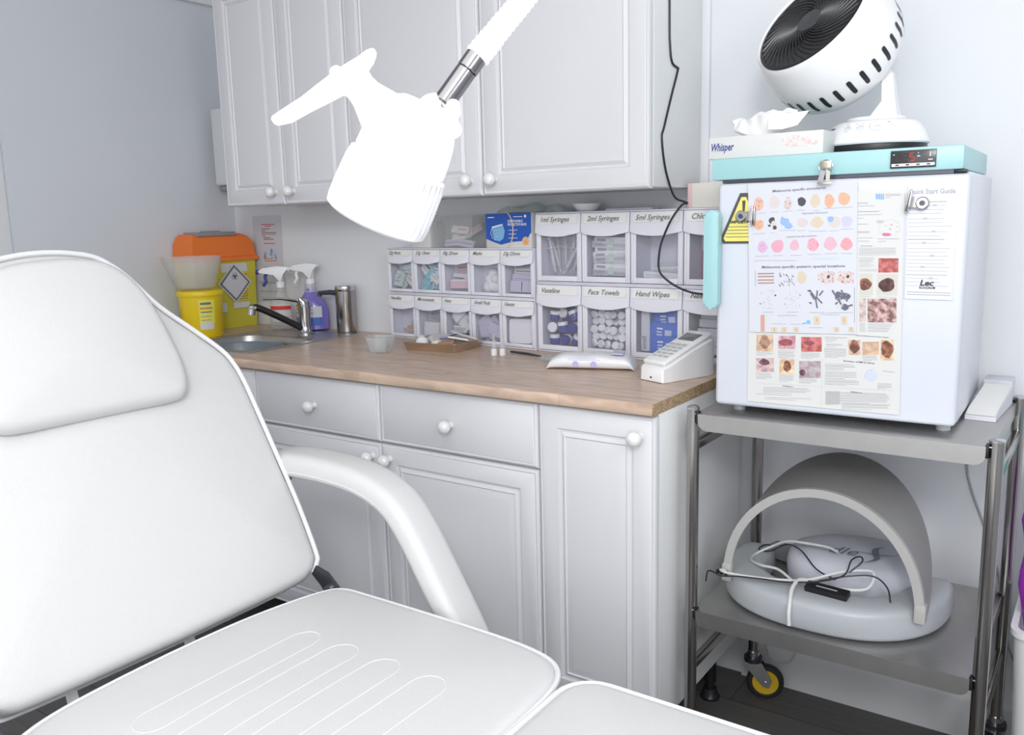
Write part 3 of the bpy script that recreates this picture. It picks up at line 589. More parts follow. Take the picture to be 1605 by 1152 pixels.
# vaseline pots
potb=mat('pot_blue',(.04,.05,.30),.25)
for i,(x,y,z,ax) in enumerate(((.25,.03,.17,0),(.5,.03,.17,1),(.76,.03,.18,0),(.22,.032,.34,1),(.44,.03,.36,0),(.68,.03,.35,1),(.84,.05,.5,0),(.26,.03,.52,0),(.48,.035,.56,1),(.70,.03,.54,0),(.34,.05,.68,1),(.60,.05,.70,0),(.78,.05,.68,1),(.24,.072,.26,0),(.46,.072,.25,2),(.68,.072,.27,2),(.36,.072,.44,2),(.58,.072,.45,0),(.80,.072,.40,2),(.28,.074,.62,2),(.50,.074,.64,2),(.72,.074,.60,2))):
    t=thing('vaseline_pot','small dark blue pot with white lid in the large bin labelled Vaseline','pot',(ML@T(x*wL,y,z*hL)).translation,'blue pots in the bin Vaseline')
    Mx=ML@T(x*wL,y,z*hL)@(RY(25*math.sin(i*4)) if ax==0 else RX(-80 if (ax==2 or i%4==1) else 80)@RY(30*math.sin(i*3)))
    MB(Mx).lathe([(0,-.015),(.0125,-.015),(.0145,-.01),(.0145,.004),(0,.004)],potb,16).build('pot',t); MB(Mx).lathe([(0,.004),(.0155,.004),(.0155,.013),(.014,.0145),(0,.015)],M_WHITEP,16).build('lid',t)
for i in range(34):
    a=i%6; b=i//6
    o=MB().lathe([(0,-.005),(.0105,-.005),(.012,-.003),(.012,.003),(.0105,.005),(0,.005)],M_TISSUE if b<3 else mat('wrapped_white',(.76,.76,.78),.2,coat=.5),14).build('towel_tablet')
    o.matrix_world=ML@T(wL+.021+a*.0225+random.uniform(-.003,.003),.022+.012*random.random()+.012*(b%2),.030+b*.0215+random.uniform(-.003,.003))@RX(random.uniform(40,110))@RY(random.uniform(-40,40))
    tag(o,'round white compressed face towel in the large bin labelled Face Towels','towel','face towel tablets in the bin')
wm=[(-.95,-.55,-.75,.75,I('white')),(-.45,-.05,-.55,-.35,I('paleblue')),(-.45,-.1,-.2,0,I('paleblue')),(-.45,-.05,.2,.4,I('white')),(.1,.55,-.5,.2,I('paleblue'))]
for k,(x,z,a) in enumerate(((.60,.56,4),(.56,.39,-3),(.60,.22,2))):
    packet('hand_wipe_packet','bright blue hand wipe packet, '+('upper','middle','lower')[k]+' of three in the large bin labelled Hand Wipes','blue packets in the bin Hand Wipes',stand(ML,2*wL+x*wL,.035-.008*k,z*hL,a),.088,.046,.006,sm_blue,[(-.85,-.5,-.7,.7,sm_blue)]+wm[1:])
o=packet('wipe_box','white leaflet reading small beside the blue wipe packets in the Hand Wipes bin',None,stand(ML,2*wL+.235*wL,.018,.38*hL,0),.026,.11,.004,M_PAPERB); 
mbb=MB(ML@frame((2*wL+.255*wL,.0115,.14*hL),(0,0,1),(-1,0,0),(0,-1,0))); mbb.text('small',.018,ink('ink')); mbb.build('lettering',o)
fillbin(ML,3,wL,hL,'gauze_pad','stacked white pad in the lower large bin behind the card terminal','pads in the bin behind the terminal',[(.5,.03+.01*k,.18+.11*k,(-1)**k,.115,.022,.012,M_TISSUE,()) for k in range(5)],'pad')
# ---------------------------------------------------------------- on top of the racks
zS=.9105+2*hS+.0012; zL=.9105+2*hL+.0012
t=thing('clear_box','clear plastic box of small packets on top of the small bins','box',(-.95,-.06,zS))
Mc=T(-1.035,-.088,zS)@RZ(aS)
mb=MB(Mc)
for a in((0,.168,0,.001,0,.10),(0,.168,.074,.075,0,.10),(0,.001,0,.075,0,.10),(.167,.168,0,.075,0,.10),(0,.168,0,.075,0,.001)): mb.box(*a,M_CLEARX)
mb.build('tub',t); MB(Mc).box(-.003,.171,-.003,.078,.1,.104,M_CLEARX,.001).build('lid',t)
for k,(x,y,z,a,m) in enumerate(((.05,.04,.015,5,sm_lilac),(.11,.035,.012,-8,sm_lilac),(.08,.045,.035,10,sm_white),(.09,.03,.055,-5,sm_white),(.13,.05,.05,30,sm_grey))):
    packet('packet','small wrapped packet inside the clear box on top of the small bins','packets in the clear box',Mc@T(x,y,z)@RX(65)@RZ(a),.07,.024,.005,m,[(-.2,.9,-.2,.4,I('rose'))] if k>1 else [(-.8,.8,-.2,.1,I('purple'))])
tag(MB(T(-1.14,-.075,zS)@RZ(aS)).box(0,.085,0,.06,0,.085,M_PAPER,.002).build('card_box'),'plain white carton on the small bins, left of the clear box','box')
t=thing('mask_box','blue and white box of disposable protective masks on the small bins','box',(-.72,-.08,zS))
Mx=T(-.817,-.100,zS)@RZ(aS); mb=MB(Mx); mb.box(0,.176,0,.085,0,.103,M_PAPER,.001); mb.build('carton',t)
F=Mx@frame((0,-.0006,0),(1,0,0),(0,0,1),(0,-1,0)); mb=MB(F)
bl=mat('print_boxblue',(.02,.10,.47),.4)
mb.add([(0,.028,0),(.03,.018,0),(.06,.010,0),(.10,.018,0),(.16,.022,0),(.17,.04,0),(.176,.045,0),(.176,.103,0),(0,.103,0)],[tuple(range(9))],bl)
arc=[(.075+.03*math.sin(R(a)),.053+.053*math.cos(R(a))) for a in range(0,181,12)]
for (x0,y0),(x1,y1) in zip(arc[:-1],arc[1:]): mb.quad([(x0,y0,.0004),(x1,y1,.0004),(x1+.0045,y1,.0004),(x0+.0045,y0,.0004)],mat('print_gold',(.72,.52,.34),.5))
mb.add([(.025,.062,.0008),(.045,.066,.0008),(.068,.070,.0008),(.076,.05,.0008),(.070,.028,.0008),(.055,.020,.0008),(.035,.024,.0008),(.028,.04,.0008)],[tuple(range(8))],ink('skyblue'))
mb.add([(.025,.064,.0012),(.045,.068,.0012),(.068,.072,.0012),(.068,.068,.0012),(.045,.063,.0012),(.026,.059,.0012)],[(0,1,2,3,4,5)],ink('white'))
for k in range(3): mb.quad([(.030+.002*k,.052-k*.009,.0012),(.072,.056-k*.009,.0012),(.072,.055-k*.009,.0012),(.031+.002*k,.051-k*.009,.0012)],ink('paleblue'))
mb.tube([(.026,.06,.0008),(.02,.045,.0008),(.027,.03,.0008),(.04,.024,.0008)],.0007,ink('white'),5)
mb.text('DISPOSABLE',.0105,ink('white'),T(.088,.076,.001),bold=.0002); mb.text('PROTECTIVE MASK',.0105,ink('white'),T(.088,.066,.001),width=.072,bold=.0002)
for k in range(3): mb.text(('3 layers','soft','50 pcs')[k] if 0 else '',.008,ink('white'),T(.09,.05,.001)); mb.quad([(.09,.052-k*.0115,.001),(.125-.005*(k%2),.052-k*.0115,.001),(.125-.005*(k%2),.054-k*.0115,.001),(.09,.054-k*.0115,.001)],ink('paleblue'))
mb.quad([(.01,.09,.001),(.035,.09,.001),(.035,.093,.001),(.01,.093,.001)],ink('white'));mb.quad([(.11,.091,.001),(.145,.091,.001),(.145,.093,.001),(.11,.093,.001)],ink('white'))
def disc(x,y,r,z,m,mb=mb): mb.add([(x+r*math.cos(R(k*20)),y+r*math.sin(R(k*20)),z) for k in range(18)],[tuple(range(18))],m)
disc(.155,.093,.0045,.001,ink('white'));disc(.155,.020,.013,.001,ink('white'));disc(.155,.020,.0118,.0014,ink('orange'));disc(.155,.020,.009,.0018,mat('print_gold',(.72,.52,.34),.5));disc(.155,.019,.005,.0022,ink('orange'))
mb.build('print',t)
# clear bag lying over the mask box
def bag(name,label,M,w,d,h,m,seed):
    random.seed(seed); mb=MB(M); nx,ny=12,8; vs=[];fs=[]
    for s in(1,0):
        for j in range(ny+1):
            for i in range(nx+1):
                u=i/nx;v=j/ny; e=min(u,1-u,v,1-v)*2; e=min(1,e*2.2)
                z=h*(e**.5)*(.75+.35*math.sin(7*u+seed)*math.cos(5*v+seed*2))+random.uniform(-.001,.001) if s else .0005+.001*(1-e)
                vs.append((w*(u-.5)+random.uniform(-.002,.002)*(e>0),d*(v-.5),z))
    o=(nx+1)*(ny+1)
    for s in(0,1):
        for j in range(ny):
            for i in range(nx):
                a=s*o+j*(nx+1)+i; fs.append((a,a+1,a+nx+2,a+nx+1))
    mb.add(vs,fs,m); return tag(mb.build(name,angle=60),label,'bag')
bag('plastic_bag','crumpled clear plastic bag with teal tint on top of the mask box',T(-.70,-.055,zS+.1045)@RZ(-8),.17,.08,.028,clear('bag_film',(.93,.96,.96),.28,.15,diff=(.80,.85,.85)),2)
bag('plastic_bag','flat clear plastic bag on top of the large bins beside the small dish',T(-.575,-.065,zL+.0)@RZ(-5),.07,.07,.022,MATS['bag_film'],5)
tag(MB(T(-.475,-.075,zL)).lathe([(0,0),(.024,0),(.030,.004),(.041,.017),(.043,.021),(.040,.0215),(.028,.007),(0,.005)],M_WHITEP,28).build('small_dish'),'small white shallow dish on top of the large bins','dish')
tag(MB(T(-.33,-.075,zL)).box(-.07,.07,-.03,.03,0,.005,M_PAPERB,.001).build('leaflet'),'thin white leaflet lying on the large bins, right of the small dish','leaflet')
t=thing('carton','white carton with a pink end on top of the large bins by the fridge','box',(-.12,-.1,zL))
Mx=T(-.150,-.118,zL)@RZ(-12); MB(Mx).box(.010,.125,0,.08,0,.062,mat('carton_cream',(.82,.79,.72),.6),.001).build('carton',t); MB(Mx).box(-.003,.0098,-.001,.081,0,.0625,mat('carton_pink',(.78,.55,.55),.6),.001).build('end_flap',t,label='pink end')
# ---------------------------------------------------------------- on the worktop
t=thing('card_terminal','white card payment terminal with keypad at the worktop end','terminal',(-.08,-.33,.91))
yd=V((.365,.931,0)).normalized(); xd=V((yd.y,-yd.x,0)); Mt=frame((-.1155,-.408,.9108),xd,yd,(0,0,1))
w=.040
def sec(y,z,ww,z0=0): return [(-ww,y,z0),(ww,y,z0),(ww,y,z-.006),(ww-.006,y,z),(-ww+.006,y,z),(-ww,y,z-.006)]
MB(Mt).loft([sec(0,.030,w-.006,.001),sec(.004,.036,w-.001),sec(.03,.044,w),sec(.10,.072,w-.001),sec(.165,.092,w-.003),sec(.178,.088,w-.008,.0)],M_WHITEP).build('base',t,35)
sl=V((0,.145,.053)).normalized(); nn=V((1,0,0)).cross(sl)
Mk=Mt@frame((0,.010,.037),(1,0,0),sl,nn)
MB(Mk).box(-.037,.037,.0,.168,0,.012,M_WHITEP,.005,3).box(-.033,.033,.100,.158,.012,.0126,M_WHITEP,.0003).build('handset',t)
MB(Mk).box(-.026,.026,.112,.148,.0128,.0136,mat('screen_grey',(.16,.17,.18),.2),.0005).build('screen',t)
kb=MB(Mk)
for r_ in range(5):
    for c_ in range(3): kb.box(-.026+c_*.019,-.012+c_*.019,.022+r_*.0155,.030+r_*.0155,.012,.0138,mat('key_grey',(.50,.50,.50),.5),.001)
kb.build('keypad',t); MB(Mt).box(-.003,.003,-.0005,.002,.008,.012,M_BLACK).build('slot',t)
# wet wipes pack
random.seed(8)
Mw=T(-.335,-.302,.9105)@RZ(19); mb=MB(Mw); rings=[];L=.116
for i in range(21):
    u=-1+2*i/20; x=u*L; e=max(0,1-abs(u)**5)**.5; hh=.002+.038*e*(1+.05*math.sin(9*u)); ww=.046*(.86+.14*e)+(.003*math.sin(i*7) if abs(u)>.9 else 0)
    rings.append([(x,ww*math.cos(R(a))*(1),hh*.5+hh*.5*(abs(math.sin(R(a)))**.55)*(1 if math.sin(R(a))>0 else -1)) for a in range(0,360,15)])
mb.loft(rings,mat('wipe_film',(.80,.80,.82),.3,coat=.3,bump=.2,bscale=40))
ob=mb.build('wipes_pack',angle=60); tag(ob,'white wet wipes pack with lilac dots lying before the Face Towels bin','wipes')
mb=MB(Mw)
for x in(-.035,.012): mb.add([(x+.008*math.cos(R(k*20)),-.0465,.016+.008*math.sin(R(k*20))) for k in range(18)],[tuple(range(18))],mat('print_lilac2',(.46,.44,.75),.5))
mb.loft([[(.055,-.03,.0405),(.085,-.03,.0385),(.085,.022,.0385),(.055,.022,.0405)],[(.055,-.03,.043),(.085,-.03,.041),(.085,.022,.041),(.055,.022,.043)]],mat('print_lilac3',(.60,.60,.78),.5))
for k in range(4): mb.quad([(-.055+.0,-.0462,.026+.0045*k),(.03-.012*(k%2),-.0462,.026+.0045*k),(.03-.012*(k%2),-.0458,.0275+.0045*k),(-.055,-.0458,.0275+.0045*k)],mat('print_lilac3',(.60,.60,.78),.5)) if k<2 else None
mb.build('print',ob)
# steel tray
t=thing('instrument_tray','shallow steel tray of dressings on the worktop before the small bins','tray',(-.915,-.21,.91))
Mt=T(-.917,-.207,.9105)@RZ(6)
mb=MB(Mt)
def rrz(w,d,r,z): return [(x,y,z) for x,y in rrect(-w,w,-d,d,r)]
mb.loft([rrz(.092,.068,.014,0),rrz(.100,.076,.016,.024),rrz(.103,.079,.018,.0255),rrz(.103,.079,.018,.0265),rrz(.098,.074,.016,.0255),rrz(.090,.066,.014,.0015)],mat('tray_steel_wood_tint',(.66,.55,.45),.28,1),cap=True); mb.build('pan',t,40)  # tan reflection of the worktop put into the steel colour
CT=mat('cotton',(.82,.82,.81),.9)
Mi=Mt
tag(MB(Mi@T(-.052,-.035,.021)).ball((0,0,0),.019,CT,14,(1.1,1,1)).build('cotton_ball',None,70),'white cotton ball at the left of the steel tray','cotton ball')
tag(MB(Mi@T(.012,-.048,.0018)).lathe([(.007,0),(.018,0),(.018,.03),(.007,.03),(.007,0)],mat('tape_cream',(.80,.77,.68),.7),20).build('tape_roll'),'cream roll of tape in the steel tray','tape roll')
tag(MB(Mi@T(.014,-.012,.0018)).lathe([(0,0),(.014,0),(.014,.032),(.0,.032)],mat('cap_blue',(.14,.17,.50),.4),18).build('blue_pot'),'small blue pot behind the tape roll in the steel tray','pot')
packet('plaster_packet','brown sticking plaster sachet at the front of the steel tray',None,Mi@T(.045,-.045,.026)@RX(12)@RZ(20),.05,.03,.006,mat('plaster_brown',(.42,.25,.18),.6))
packet('dressing_packet','white dressing sachet leaning in the right of the steel tray',None,Mi@T(.066,-.015,.030)@RX(-20)@RZ(35),.065,.04,.005,sm_white,mk)
packet('dressing_packet','clear dressing sachet at the back of the steel tray',None,Mi@T(-.02,.035,.024)@RX(16)@RZ(-5),.11,.05,.006,sm_film)
packet('dressing_packet','clear dressing sachet at the right end of the steel tray',None,Mi@T(.062,.035,.035)@RX(-16)@RY(12)@RZ(15),.09,.05,.006,sm_film)
t=thing('tweezers','small dark metal tweezers on the sachets in the steel tray','tweezers',Mi@V((.04,.02,.045))); MB(Mi).tube([(.02,.0,.037),(.05,.015,.046),(.085,.02,.044)],.0018,M_DKSTEEL,6).tube([(.02,.006,.037),(.05,.02,.046),(.085,.022,.044)],.0018,M_DKSTEEL,6).build('arms',t)
# clear tub
t=thing('specimen_tub','small clear plastic tub with white contents, left of the steel tray','tub',(-1.04,-.35,.91))
Mt=T(-1.045,-.345,.9105)@RZ(10)
MB(Mt).loft([rrz(.028,.024,.01,0),rrz(.040,.034,.012,.046),rrz(.043,.037,.014,.048),rrz(.0415,.0355,.012,.0485),rrz(.038,.032,.012,.046),rrz(.027,.023,.01,.002)],M_CLEARB,cap=True).build('tub',t)
tag(MB(Mt@T(-.006,0,.0185)).ball((0,0,0),.0165,CT,14,(1.1,.9,1)).build('cotton_ball',None,70),'white cotton ball inside the small clear tub','cotton ball')
packet('packet','folded grey printed sachet inside the small clear tub',None,Mt@T(.016,-.005,.026)@RY(70)@RZ(90),.035,.03,.004,sm_grey,mk)
for x,y,l in((-.691,-.248,'left'),(-.668,-.238,'right')):
    t=thing('saline_ampoule','small clear ampoule with white base standing on the worktop, %s of two'%l,'ampoule',(x,y,.91),'pair of clear ampoules on the worktop')
    MB(T(x,y,.9105)).lathe([(0,0),(.009,0),(.009,.020),(0,.020)],M_WHITEP,18).build('base',t)
    MB(T(x,y,.9105)).lathe([(.0078,.0201),(.0078,.034),(.0045,.046),(.0018,.062),(0,.0625)],M_CLEARB,16).build('nozzle',t)
tag(MB().tube([(-.672,-.190,.9145),(-.60,-.205,.9145),(-.545,-.225,.9145)],[.0032,.004,.0025],M_DKSTEEL,8).build('pen'),'thin dark metal instrument on the worktop before the Gauze and Vaseline bins','instrument')
o=bag('plastic_bag','small crumpled clear wrapper at the left end of the wipes pack',T(-.505,-.235,.9108)@RZ(-20),.075,.05,.012,MATS['bag_film'],9)
# ---------------------------------------------------------------- trolley
TZ=.878
t=thing('steel_trolley','stainless steel two-shelf trolley carrying the fridge','trolley',(.33,-.32,0))
px0,px1,py0,py1=.046,.617,-.530,-.105
def shelf(z,name):
    mb=MB(); 
    mb.box(px0+.004,px1-.004,py0-.012,py1+.012,z-.0025,z,M_STEEL,.001)
    # turned-down lips with rounded lower corners
    for yy,s in((py0-.0125,1),(py1+.0125,-1)):
        a,b=px0+.014,px1-.014; k=[(a,z),(a,z-.018)]+[(a+.018*(1-math.cos(R(q))),z-.018-.018*math.sin(R(q))) for q in(30,60,90)]+[(b-.018*(1-math.cos(R(q))),z-.018-.018*math.sin(R(q))) for q in(90,60,30)]+[(b,z-.018),(b,z)]
        mb.prism(k,-.0012,.0012,M_STEEL,M=frame((0,yy,0),(1,0,0),(0,0,1),(0,-1,0)))
    for xx in(px0+.005,px1-.005): mb.box(xx-.0012,xx+.0012,py0+.012,py1-.012,z-.03,z-.001,M_STEEL)
    return mb.build(name,t,30)
shelf(TZ,'shelf');shelf(.43,'shelf')
for i,(x,y) in enumerate(((px0,py0),(px1,py0),(px0,py1),(px1,py1))):
    xo=x+(-.002 if x<.3 else .002)
    pb=MB().cyl((xo,y,.135),(xo,y,.886),.0133,M_TUBE,24).lathe([(0,.886),(.0135,.886),(.0135,.889),(.010,.892),(0,.8925)],M_CHROME,24,T(xo,y,0)).build('post',t)
    for z in(TZ,.43): MB().box(xo+(.011 if x<.3 else -.017),xo+(.017 if x<.3 else -.011),y-.014,y+.004,z-.022,z+.004,M_BLACK,.002).build('corner_clip',pb)
    cs=MB().cyl((xo,y,.118),(xo,y,.135),.017,M_CHROME,20).cyl((xo,y,.106),(xo,y,.118),.024,M_DKSTEEL,20)
    rot={(0):35,(1):60,(2):20,(3):-115}[i]
    F=T(xo,y,0)@RZ(rot)
    cs.M=F
    for s in(-.015,.015): cs.prism([(-.022,.107),(.022,.107),(.050,.058),(.042,.036),(.026,.040),(-.012,.085)],-.0015,.0015,M_CHROME,M=frame((0,s,0),(1,0,0),(0,0,1),(0,-1,0)))
    ca=cs.build('castor',t,40)
    MB(F).lathe([(.034,-.008),(.038,-.0115),(.0455,-.010),(.0485,-.005),(.0485,.005),(.0455,.010),(.038,.0115),(.034,.008)],M_RUBBER,32,frame((.033,0,.049),(1,0,0),(0,0,1),(0,-1,0))).build('tyre',ca)
    MB(F).lathe([(0,-.0105),(.034,-.0095),(.0345,.0095),(0,.0105)],mat('wheel_yellow',(.70,.45,.02),.4),24,frame((.033,0,.049),(1,0,0),(0,0,1),(0,-1,0))).cyl((.033,-.018,.049),(.033,.018,.049),.006,M_CHROME,12).build('hub',ca)
for x in(px0,px1):
    for z in(.805,.290):
        MB().box(x-.008,x+.008,py0+.010,py1-.010,z-.012,z+.012,M_TUBE,.004,3).build('side_rail',t)
# ---------------------------------------------------------------- fridge
yaw=1.12; Mf=T(.083,-.509,.9)@RZ(yaw)
t=thing('medical_fridge','small white medical fridge with turquoise top standing on the trolley','fridge',(.3,-.3,.88))
MB(Mf).box(.004,.462,.040,.395,-.005,.462,M_FRIDGE,.006,3).box(.015,.45,.395,.41,.05,.44,M_GREYP).build('body',t)
MB(Mf).box(0,.463,0,.036,-.004,.4585,M_FRIDGE,.010,4).box(.01,.453,.035,.041,.005,.445,mat('gasket',(.5,.5,.52),.6)).build('door',t)
tp_=MB(Mf).box(-.013,.4505,-.001,.385,.4655,.508,M_TEAL,.003,2).build('top_panel',t,label='turquoise top panel')
MB(Mf).box(.008,.435,.006,.05,.4590,.4655,M_DKSTEEL).box(.436,.456,.002,.03,.4590,.4655,M_BLACK,.002).build('hinge',t)
for x,y in((.025,.055),(.425,.055),(.025,.37),(.425,.37)): MB(Mf).cyl((x+.012,y,-.0215),(x+.012,y,-.004),.013,M_LED,14).build('foot',t)
MB(Mf).prism(rrect(-.018,.0125,.203,.405,.012,6),0,.022,M_TEAL,.004,M=frame((0,-.006,0),(1,0,0),(0,0,1),(0,-1,0)),seg=3).box(-.020,-.004,-.006,.018,.225,.385,M_FRIDGE,.002).build('handle',t,label='turquoise door handle')
F0=Mf@frame((0,-.0012,0),(1,0,0),(0,0,1),(0,-1,0))
# display on the top panel
mb=MB(F0@T(0,0,.0005)); mb.box(.330,.4065,.4715,.5030,0,.003,mat('display_black',(.035,.035,.042),.25),.001)
mb.quad([(.3325,.4745,.0036),(.4045,.4745,.0036),(.4045,.4795,.0036),(.3325,.4795,.0036)],ink('white'))
for k in range(4): mb.quad([(.339+k*.0175,.4757,.004),(.345+k*.0175,.4757,.004),(.345+k*.0175,.4783,.004),(.339+k*.0175,.4783,.004)],ink('black'))
seg_off=mat('segment_off',(.11,.06,.06),.4); seg_on=mat('segment_red',(.75,.08,.06),.4,emit=.06)
def digit(x,y,w,h,on,e=.0009):
    S=dict(a=((0,h),(w,h)),b=((w,h),(w,h/2)),c=((w,h/2),(w,0)),d=((0,0),(w,0)),e=((0,0),(0,h/2)),f=((0,h/2),(0,h)),g=((0,h/2),(w,h/2)))
    for k,(p,q) in S.items(): mb.tube([(x+p[0]*.9+w*.05,y+p[1]*.92+h*.04,.0035),(x+q[0]*.9+w*.05,y+q[1]*.92+h*.04,.0035)],e*.8,seg_on if k in on else seg_off,4)
digit(.342,.483,.0075,.015,'');digit(.352,.483,.0075,.015,'');digit(.363,.483,.0075,.015,'acdfg')
mb.quad([(.376,.4965,.0036),(.3775,.4965,.0036),(.3775,.498,.0036),(.376,.498,.0036)],ink('white'));mb.quad([(.375,.491,.0036),(.380,.491,.0036),(.380,.4925,.0036),(.375,.4925,.0036)],ink('white'))
mb.tube([(.3965,.491,.0035),(.3965,.499,.0035)],.0008,ink('white'),4).ball((.3965,.4915,.0035),.0013,ink('white'),8,(1,1,.3)); mb.quad([(.3935,.484,.0036),(.401,.484,.0036),(.401,.4855,.0036),(.3935,.4855,.0036)],ink('white'))
mb.quad([(.3345,.495,.0036),(.337,.495,.0036),(.337,.4965,.0036),(.3345,.4965,.0036)],ink('white'))
mb.build('display',tp_)
# lock with keys
lk=MB(F0@T(.218,.485,.0)).cyl((0,0,0),(0,0,.010),.0085,M_CHROME,20,bev=.001).box(-.0012,.0012,-.005,.005,.010,.0104,M_BLACK).cyl((0,0,.009),(0,0,.016),.0035,mat('brass',(.5,.42,.28),.3,1),12).build('lock',tp_)
M=F0@T(.218,.485,.014); mb=MB(M)
mb.tube([(.0125*math.cos(R(a)),-.004+.0125*math.sin(R(a)),.0) for a in range(0,360,20)],.0007,M_CHROME,6,closed=True)
mb.box(-.010,.010,-.008,.007,-.001,.001,mat('key_nickel',(.55,.51,.44),.3,1),.0008)
mb.prism([(-.008,-.010),(-.013,-.029),(-.004,-.033),(.001,-.012)],.002,.0036,M_CHROME); mb.prism([(.002,-.008),(.010,-.014),(.009,-.032),(.002,-.032)],.004,.0056,MATS['key_nickel']); mb.box(-.014,.012,-.037,-.033,.002,.0045,MATS['key_nickel'],.0006)
mb.build('keys',lk)
# warning triangle sticker
mb=MB(F0@T(0,0,.0013))
def tri(cx,y0,y1,hw,z,m,cut=.008):
    mb.add([(cx-cut*.5,y1,z),(cx+cut*.5,y1,z),(cx+hw,y0+cut*.6,z),(cx+hw-cut*.4,y0,z),(cx-hw+cut*.4,y0,z),(cx-hw,y0+cut*.6,z)],[tuple(range(6))],m)
tri(.056,.337,.438,.048,0,ink('black'),.016);tri(.056,.3415,.430,.041,.0004,mat('sticker_yellow',(.80,.70,.16),.4),.010)
mb.add([(.053,.423,.0008),(.060,.423,.0008),(.0585,.398,.0008),(.0545,.398,.0008)],[(0,1,2,3)],ink('black'));mb.add([(.0565+.003*math.cos(R(k*30)),.391+.003*math.sin(R(k*30)),.0008) for k in range(12)],[tuple(range(12))],ink('black'))
mb.text('IMPORTANT',.0085,ink('black'),T(.0295,.3775,.0008),width=.052,bold=.0003)
for k in range(4): mb.quad([(.024-.0015*k,.370-k*.0068,.0008),(.088+.0015*k,.370-k*.0068,.0008),(.088+.0015*k,.3715-k*.0068,.0008),(.024-.0015*k,.3715-k*.0068,.0008)],ink('ink'))
mb.build('warning_sticker',t,label='black and yellow triangular warning sticker')
# quick start sticker
mb=MB(F0@T(0,0,.0010)); SC_=[(.3615,.4400),(.4420,.4385),(.4465,.2325),(.3660,.2330)]
mb.quad([(x,y,0) for x,y in SC_],mat('sticker_bluish',(.66,.70,.82),.35)); 
ins=[(.3625,.4390),(.4410,.4375),(.4455,.2335),(.3670,.2340)]; mb.quad([(x,y,.0003) for x,y in ins],mat('sticker_face',(.75,.77,.84),.35))
mb.text('Quick Start Guide',.0125,ink('ink2'),T(.3635,.4245,.0006)@RZ(-.6),width=.077,bold=.0002)
random.seed(5)
y=.416
for k in range(22):
    y-=.0068
    if k in(4,7,11): y-=.003
    x1=.440-random.uniform(0,.02); x0=.364+.0008*k*.2
    dk=k in(0,9)
    mb.quad([(x0+(.03 if dk and k==0 else 0),y,.0006),(x1,y-.0005,.0006),(x1,y+.0013-.0005,.0006),(x0+(.03 if dk and k==0 else 0),y+.0013,.0006)],ink('ink2') if dk else ink('grey'))
    if k%3==1: mb.box(.39+.015*(k%2),.397+.015*(k%2),y-.001,y+.003,.0006,.0008,ink('grey'))
mb.quad([(.367,.277,.0006),(.445,.2765,.0006),(.445,.2771,.0006),(.367,.2776,.0006)],ink('grey'))
mb.text('Lec',.0145,ink('black'),T(.3905,.2585,.0006),shear=.2,bold=.0006,width=.024);mb.quad([(.390,.2525,.0006),(.4165,.2523,.0006),(.4165,.2563,.0006),(.390,.2565,.0006)],ink('black'));mb.text('MEDICAL',.0045,ink('white'),T(.392,.2532,.0008),width=.022)
for k in range(2): mb.quad([(.369,.2455-k*.0045,.0006),(.443,.2452-k*.0045,.0006),(.443,.2464-k*.0045,.0006),(.369,.2467-k*.0045,.0006)],ink('ink2'))
mb.build('quick_start_sticker',t,label='pale blue instruction sticker on the door')
